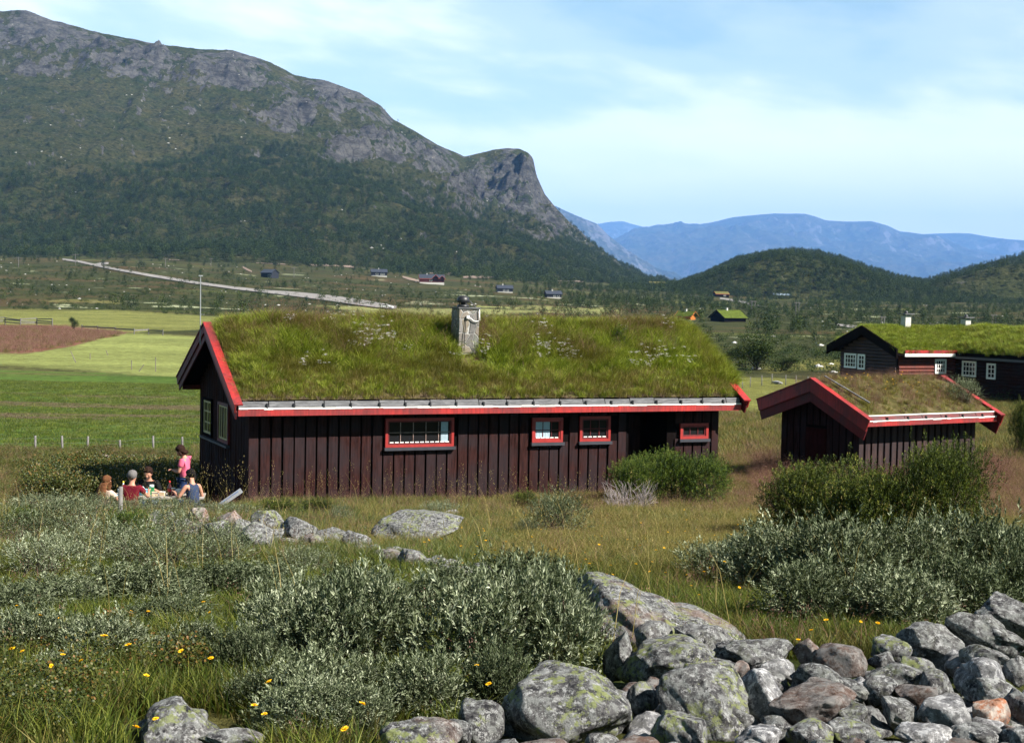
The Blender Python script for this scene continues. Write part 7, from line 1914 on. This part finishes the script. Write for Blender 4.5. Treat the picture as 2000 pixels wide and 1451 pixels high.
def person(label, loc, rz, seated, torso_pitch, head_pitch, hands, shirt, sleeve, trousers, hair, hairlen, scale=1.0, back_open=False, curl=0.6):
    """local frame: front = +y, right hand = +x. hands: two targets (right, left)"""
    P = thing('person', label, 'person', loc, rz); P.scale = (scale,) * 3
    hip = Vector((0, 0, 0.46 if seated else 0.90))
    ct, st_ = math.cos(torso_pitch), math.sin(torso_pitch)
    def tor(x, y, z): return hip + Vector((x, y * ct + z * st_, -y * st_ + z * ct))
    waist, belly, chest, nb = tor(0, .01, .16), tor(0, 0, .07), tor(0, .0, .34), tor(0, -.015, .475)
    hp = head_pitch; hc, hs_ = math.cos(hp), math.sin(hp)
    def hd_(x, y, z): return nb + Vector((x, y * hc + z * hs_, -y * hs_ + z * hc))
    V = []; E = []; Rd = []
    def add(p, rd, par=None):
        V.append(Vector(p)); Rd.append(rd); i = len(V) - 1
        if par is not None: E.append((par, i))
        return i
    i_p = add(hip, (.135, .105)); i_w = add(waist, (.118, .09), i_p); i_c = add(chest, (.135, .10), i_w); i_n = add(nb, .055, i_c)
    i_h0 = add(hd_(0, .012, .075), .052, i_n); i_h1 = add(hd_(0, .025, .135), (.068, .082), i_h0); i_h2 = add(hd_(0, .015, .205), (.074, .092), i_h1); i_h3 = add(hd_(0, .008, .262), (.05, .062), i_h2)
    add(hd_(0, .128, .140), .010, i_h1)                                    # nose
    for s_ in (-1, 1): add(hd_(s_ * .086, .0, .15), (.008, .016), i_h1)         # ears
    sh = {}; el = {}; wr = {}
    for k, s_ in enumerate((1, -1)):
        sp_ = tor(s_ * .165, -.01, .435); i_s = add(sp_, .052, i_c); tgt = Vector(hands[k])
        e_, w_ = ik(sp_, tgt, .27, .245, Vector((s_ * .55, -.5, -.8))); sh[s_], el[s_], wr[s_] = sp_, e_, w_
        i_m = add(sp_.lerp(e_, .5), .043, i_s); i_e = add(e_, .036, i_m); i_f = add(e_.lerp(w_, .45), .034, i_e); i_r = add(w_, .024, i_f)
        d = (w_ - e_).normalized(); inw = Vector((-s_, 0, 0)); inw = (inw - d * inw.dot(d)).normalized(); nrm_ = d.cross(inw) * s_
        palm = w_ + d * .045; i_pa = add(palm, (.034, .016), i_r)
        for f, (off, ln) in enumerate(((.026, .060), (.009, .070), (-.009, .066), (-.026, .052))):
            b0 = palm + d * .040 + inw * off; b1 = b0 + d * ln * .5 - nrm_ * ln * .25 * curl; b2 = b1 + d * ln * .3 - nrm_ * ln * .5 * curl
            i0 = add(b0, .009, i_pa); i1 = add(b1, .0085, i0); add(b2, .007, i1)
        t0 = palm - d * .012 + inw * .034; i0 = add(t0, .011, i_pa); i1 = add(t0 + inw * .022 + d * .028, .009, i0); add(t0 + inw * .022 + d * .055, .008, i1)
    kn = {}; an = {}
    for s_ in (1, -1):
        hj = hip + Vector((s_ * .09, 0, -.02)); i_j = add(hj, .085, i_p)
        ft = Vector((s_ * .12, .46, .07)) if seated else Vector((s_ * .10, .0 + .05 * s_, .07))
        k_, a_ = ik(hj, ft, .43, .42, Vector((0, 1, .4))); kn[s_], an[s_] = k_, a_
        i_k0 = add(hj.lerp(k_, .5), .070, i_j); i_k = add(k_, .052, i_k0); i_c2 = add(k_.lerp(a_, .35), .050, i_k); i_a = add(a_, .034, i_c2)
        i_hl = add(a_ + Vector((0, -.02, -.035)), .03, i_a); add(a_ + Vector((s_ * .01, .16, -.045)), (.035, .022), i_a)
    skinned('body', V, E, Rd, M_skin, P)
    # shirt
    V = []; E = []; Rd = []
    a = add(hip + Vector((0, 0, -.01)), (.165, .135)); b = add(waist, (.150, .120), a); c = add(chest, (.175, .135), b)
    top = add(tor(0, -.01, .435), (.105, .082), c) if sleeve > 0 else add(tor(0, -.0, .41), (.135, .10), c)
    if sleeve > 0:
        for s_ in (1, -1):
            i_s = add(sh[s_], .076, c); add(sh[s_].lerp(el[s_], sleeve), .064, i_s)
    else:
        for s_ in (1, -1): i_s = add(tor(s_ * .100, -.01, .475), (.034, .05), top)
    skinned('shirt' if sleeve > 0 else 'tank_top', V, E, Rd, shirt, P)
    V = []; E = []; Rd = []
    a = add(hip + Vector((0, 0, -.0)), (.148, .118))
    for s_ in (1, -1):
        hj = hip + Vector((s_ * .09, 0, -.03)); j = add(hj, .098, a); k0 = add(hj.lerp(kn[s_], .5), .082, j); k1 = add(kn[s_], .065, k0); k2 = add(kn[s_].lerp(an[s_], .5), .060, k1); add(kn[s_].lerp(an[s_], .95), .050, k2)
    skinned('trousers', V, E, Rd, trousers, P)
    for s_ in (1, -1):
        m = MB(); m.box((-.045, -.06, -.075), (.045, .20, -.02)); o = m.build('shoe', M_blk, P, bevel=.02); o.location = an[s_]
    hcn = hd_(0, -.004, .205)
    def cut(V):
        V = V.copy(); f = (V[:, 1] > 0.30) & (V[:, 2] < 0.42); V[f] *= 0.80           # leave the face free
        return V
    ho = ellipsoid_shell('hair', hcn, (.097, .114, .102), hair, P, cut, seed=int(hairlen * 100) + 3, rotx=-hp, rough=0.16)
    if hairlen > 0:
        V = []; E = []; Rd = []
        a = add(hd_(0, -.045, .21), (.090, .07)); b = add(hd_(0, -.065, .12), (.105, .062), a)
        last = b
        for q in range(1, 1 + int(hairlen / .08)): last = add(hd_(0, -.085 - .005 * q, .12 - .08 * q), (.110 + .012 * min(q, 2), .055), last)
        for s_ in (-1, 1):
            z_ = add(hd_(s_ * .084, .01, .17), (.030, .065), a); add(hd_(s_ * .082, .005, .08 - hairlen * .25), (.030, .05), z_)
        skinned('hair_fall', V, E, Rd, hair, P)
    for s_ in (-1, 1):
        ellipsoid_shell('eye', hd_(s_ * .032, .098, .165), (.011, .008, .007), M_eye, P, sub=2)
    V = []; E = []; Rd = []
    a = add(hd_(-.024, .101, .098), .005); b = add(hd_(0, .107, .096), .007, a); add(hd_(.024, .101, .098), .005, b); skinned('mouth', V, E, Rd, M_pink, P)
    return P
def place(px, Y, pz=None):
    q = at(px, 900, Y); return (q[0], q[1], G(q[0], q[1]) if pz is None else pz)
TBL = place(308, 31.9); TBL = (TBL[0], TBL[1], TBL[2] - .12)
# table
M_tab = flat('grey_table_wood', (0.30, 0.27, 0.24), 0.8, 0.2, 0.25, 4)
TR = R(8)
tb = thing('picnic_table', 'grey wooden picnic table laden with food and bottles beside the cabin gable', 'table', TBL, TR)
m = MB()
for k in range(5): m.box((-.95, -.38 + k * .155, .70), (.95, -.24 + k * .155, .735))
m.build('tabletop', M_tab, tb, bevel=.004)
for x in (-.7, .7):
    m = MB(); m.bar((x, -.5, 0), (x, .25, .7), .07, .05); m.bar((x + .052, .5, 0), (x + .052, -.25, .7), .07, .05); m.build('leg', M_tab, tb)
m = MB(); m.bar((-.7, 0, .34), (.7, 0, .34), .07, .05); m.build('brace', M_tab, tb)
for y, lb in ((-.72, 'bench on the near side of the picnic table'), (.72, 'bench on the far side of the picnic table')):
    c_, s__ = math.cos(TR), math.sin(TR); be = thing('bench', lb, 'bench', (TBL[0] - y * s__, TBL[1] + y * c_, TBL[2]), TR)
    m = MB(); m.box((-.9, -.13, .40), (.9, -.005, .435)); m.box((-.9, .005, .40), (.9, .13, .435)); m.build('seat', M_tab, be)
    for x in (-.7, .7): m = MB(); m.box((x - .03, -.11, -.05), (x + .03, .11, .399)); m.build('leg', M_tab, be)
def ppl(px, Y, dz=0): q = place(px, Y); return (q[0], q[1], q[2] + dz)
person('standing person with dark bobbed hair in a pink shirt and jeans, hands held together', ppl(363, 33.4), R(80), False, 0.06, 0.62, [(.03, .26, 1.10), (-.04, .28, 1.10)], M_pinks, .62, M_jeans, M_hair_b, .09, 1.0)
person('seated person with black hair in a navy tank top, right of the table', ppl(380, 31.6, -.06), R(52), True, 0.16, 0.30, [(.20, .30, .62), (-.20, .36, .74)], M_navy, 0, M_jeans, M_hair_k, .04, 1.0)
person('seated person with cropped grey hair in a maroon shirt, seen from behind', ppl(256, 31.0, -.12), R(-8), True, 0.12, 0.15, [(.22, .40, .78), (-.22, .40, .78)], M_mar, .6, M_jeans, M_hair_g, 0, 1.0)
person('seated person with brown hair in a black shirt facing the camera across the table', ppl(293, 32.75, -.02), R(176), True, 0.14, 0.45, [(.18, .36, .78), (-.18, .36, .78)], M_blk, .95, M_jeans, M_hair_b, 0, 1.0)
person('seated person with long wavy light brown hair at the left end of the table', ppl(203, 30.9, -.20), R(-30), True, 0.10, 0.25, [(.20, .38, .78), (-.20, .38, .78)], M_cream2, .6, M_jeans, M_hair_l, .34, 0.97)
# things on the table (top-level, resting on it)
def onT(x, y): c_, s__ = math.cos(TR), math.sin(TR); return (TBL[0] + x * c_ - y * s__, TBL[1] + x * s__ + y * c_, TBL[2] + .736)
def simple(name, label, cat_, x, y, builders, rz=0, group=None):
    e = thing(name, label, cat_, onT(x, y), rz, group)
    for nm, fn, mt_ in builders: m = MB(); fn(m); m.build(nm, mt_, e, True if nm in ('bottle_body', 'bowl', 'lid') else False)
    return e
M_cola = flat('dark_cola', (0.05, 0.012, 0.01), 0.15, 0.6); M_redp = flat('red_plastic', (0.6, 0.02, 0.03), 0.4, 0.4); M_bluel = flat('light_blue_plastic', (0.10, 0.42, 0.62), 0.4, 0.4); M_greenp = flat('green_plastic', (0.03, 0.22, 0.08), 0.4, 0.4)
M_plum = flat('plum_red_packet', (0.16, 0.01, 0.04), 0.5, 0.4); M_clear = flat('clear_blue_bottle', (0.50, 0.58, 0.66), 0.15, 0.6, 0.1); M_card = flat('cardboard_cream', (0.60, 0.45, 0.30), 0.8, 0.2); M_yel = flat('yellow_cap', (0.75, 0.55, 0.05), 0.4, 0.4)
def bottle(m): m.lathe([(.040, 0), (.044, .02), (.044, .15), (.030, .20), (.014, .235), (.014, .255)], n=14)
def cap(m): m.lathe([(.018, .256), (.018, .285), (.012, .29)], n=10)
def band(m): m.lathe([(.0455, .07), (.0455, .13)], n=14)
px2x = lambda px: (px - 308) / FPX * 31.9
simple('bottle', 'cola bottle with red cap standing right of the middle of the table', 'bottle', px2x(331), 0.05, [('bottle_body', bottle, M_cola), ('cap', cap, M_redp), ('label_band', band, M_redp)])
simple('bottle', 'clear bottle with yellow cap beside the grey-haired person', 'bottle', px2x(243), -.05, [('bottle_body', bottle, M_clear), ('cap', cap, M_yel)])
simple('cup', 'white cup at the left end of the table', 'cup', px2x(235), .12, [('bowl', lambda m: m.lathe([(.035, 0), (.045, .09), (.047, .11)], n=14), M_white), ('handle', lambda m: m.tube([(.045, 0, .03), (.075, 0, .04), (.075, 0, .08), (.046, 0, .09)], .006, 6), M_white)])
simple('plate', 'white plate at the left end of the table', 'plate', px2x(222), -.15, [('bowl', lambda m: m.lathe([(.06, 0), (.12, .012), (.125, .018)], n=20), M_white), ('rim', lambda m: m.lathe([(.12, .019), (.126, .022)], n=20), M_bluel)])
simple('bag', 'crumpled light blue plastic bag in front of the black-shirted person', 'bag', px2x(280), .02, [('bowl', lambda m: m.lathe([(.08, 0), (.11, .04), (.09, .09), (.10, .12), (.04, .13)], n=9), M_bluel), ('handle', lambda m: m.tube([(-.05, 0, .10), (0, 0, .17), (.05, 0, .10)], .012, 6), M_white)])
simple('carton', 'green and white drink carton in front of the black-shirted person', 'carton', px2x(296), .10, [('box', lambda m: m.box((-.045, -.045, 0), (.045, .045, .15)), M_greenp), ('lid', lambda m: m.lathe([(.045, .151), (.05, .19), (.04, .20)], n=12), M_white)])
simple('box', 'pink and cream food box near the front of the table', 'box', px2x(304), -.15, [('box', lambda m: m.box((-.06, -.04, 0), (.06, .04, .09)), M_card), ('lid_strip', lambda m: m.box((-.061, -.041, .05), (.061, .041, .075)), M_pink)], .3)
simple('box', 'small cream food box right of the pink and cream one', 'box', px2x(318), -.05, [('box', lambda m: m.box((-.05, -.04, 0), (.05, .04, .07)), M_card), ('lid_strip', lambda m: m.box((-.052, -.042, .071), (.052, .042, .080)), M_white)], -.2)
simple('tin', 'dark plum-coloured tin with a white lid next to the white kettle', 'tin', px2x(339), -.08, [('bottle_body', lambda m: m.lathe([(.038, 0), (.04, .01), (.04, .14)], n=14), M_plum), ('lid', lambda m: m.lathe([(.042, .141), (.042, .16), (.02, .165)], n=14), M_white)])
simple('kettle', 'rounded white kettle at the right end of the table', 'kettle', px2x(350), -.10, [('bowl', lambda m: m.lathe([(.07, 0), (.095, .04), (.095, .09), (.07, .13), (.03, .145)], n=18), M_white), ('spout', lambda m: m.tube([(-.08, 0, .05), (-.12, 0, .10), (-.14, 0, .12)], [.02, .013, .010], 8), M_white),
    ('handle', lambda m: m.tube([(.085, 0, .04), (.14, 0, .06), (.14, 0, .11), (.075, 0, .12)], .010, 6), M_iron)])
simple('tray', 'flat grey tray at the right end of the table', 'tray', px2x(362), -.22, [('base', lambda m: m.box((-.14, -.09, 0), (.14, .09, .012)), M_steel), ('rim', lambda m: m.box((-.145, -.095, .0125), (.145, -.085, .03)), M_steel)])
# blue cooler lid / folded deck chair leaning near the corner
q = place(448, 33.0)
dc = thing('folded_deck_chair', 'folded pale blue deck chair lying against the cabin corner', 'deck chair', q, R(15))
M_bcl = flat('pale_blue_canvas', (0.22, 0.30, 0.48), 0.8, 0.2)
ti = Matrix.Rotation(R(-35), 4, 'Y')
m = MB(); m.box((-.33, -.12, .10), (.33, .12, .13), Matrix.Translation((0, 0, .22)) @ ti); m.build('canvas', M_bcl, dc)
for y in (-.14, .14): m = MB(); m.box((-.40, y - .015, .085), (.40, y + .015, .145), Matrix.Translation((0, 0, .22)) @ ti); m.build('rail', M_steel, dc)
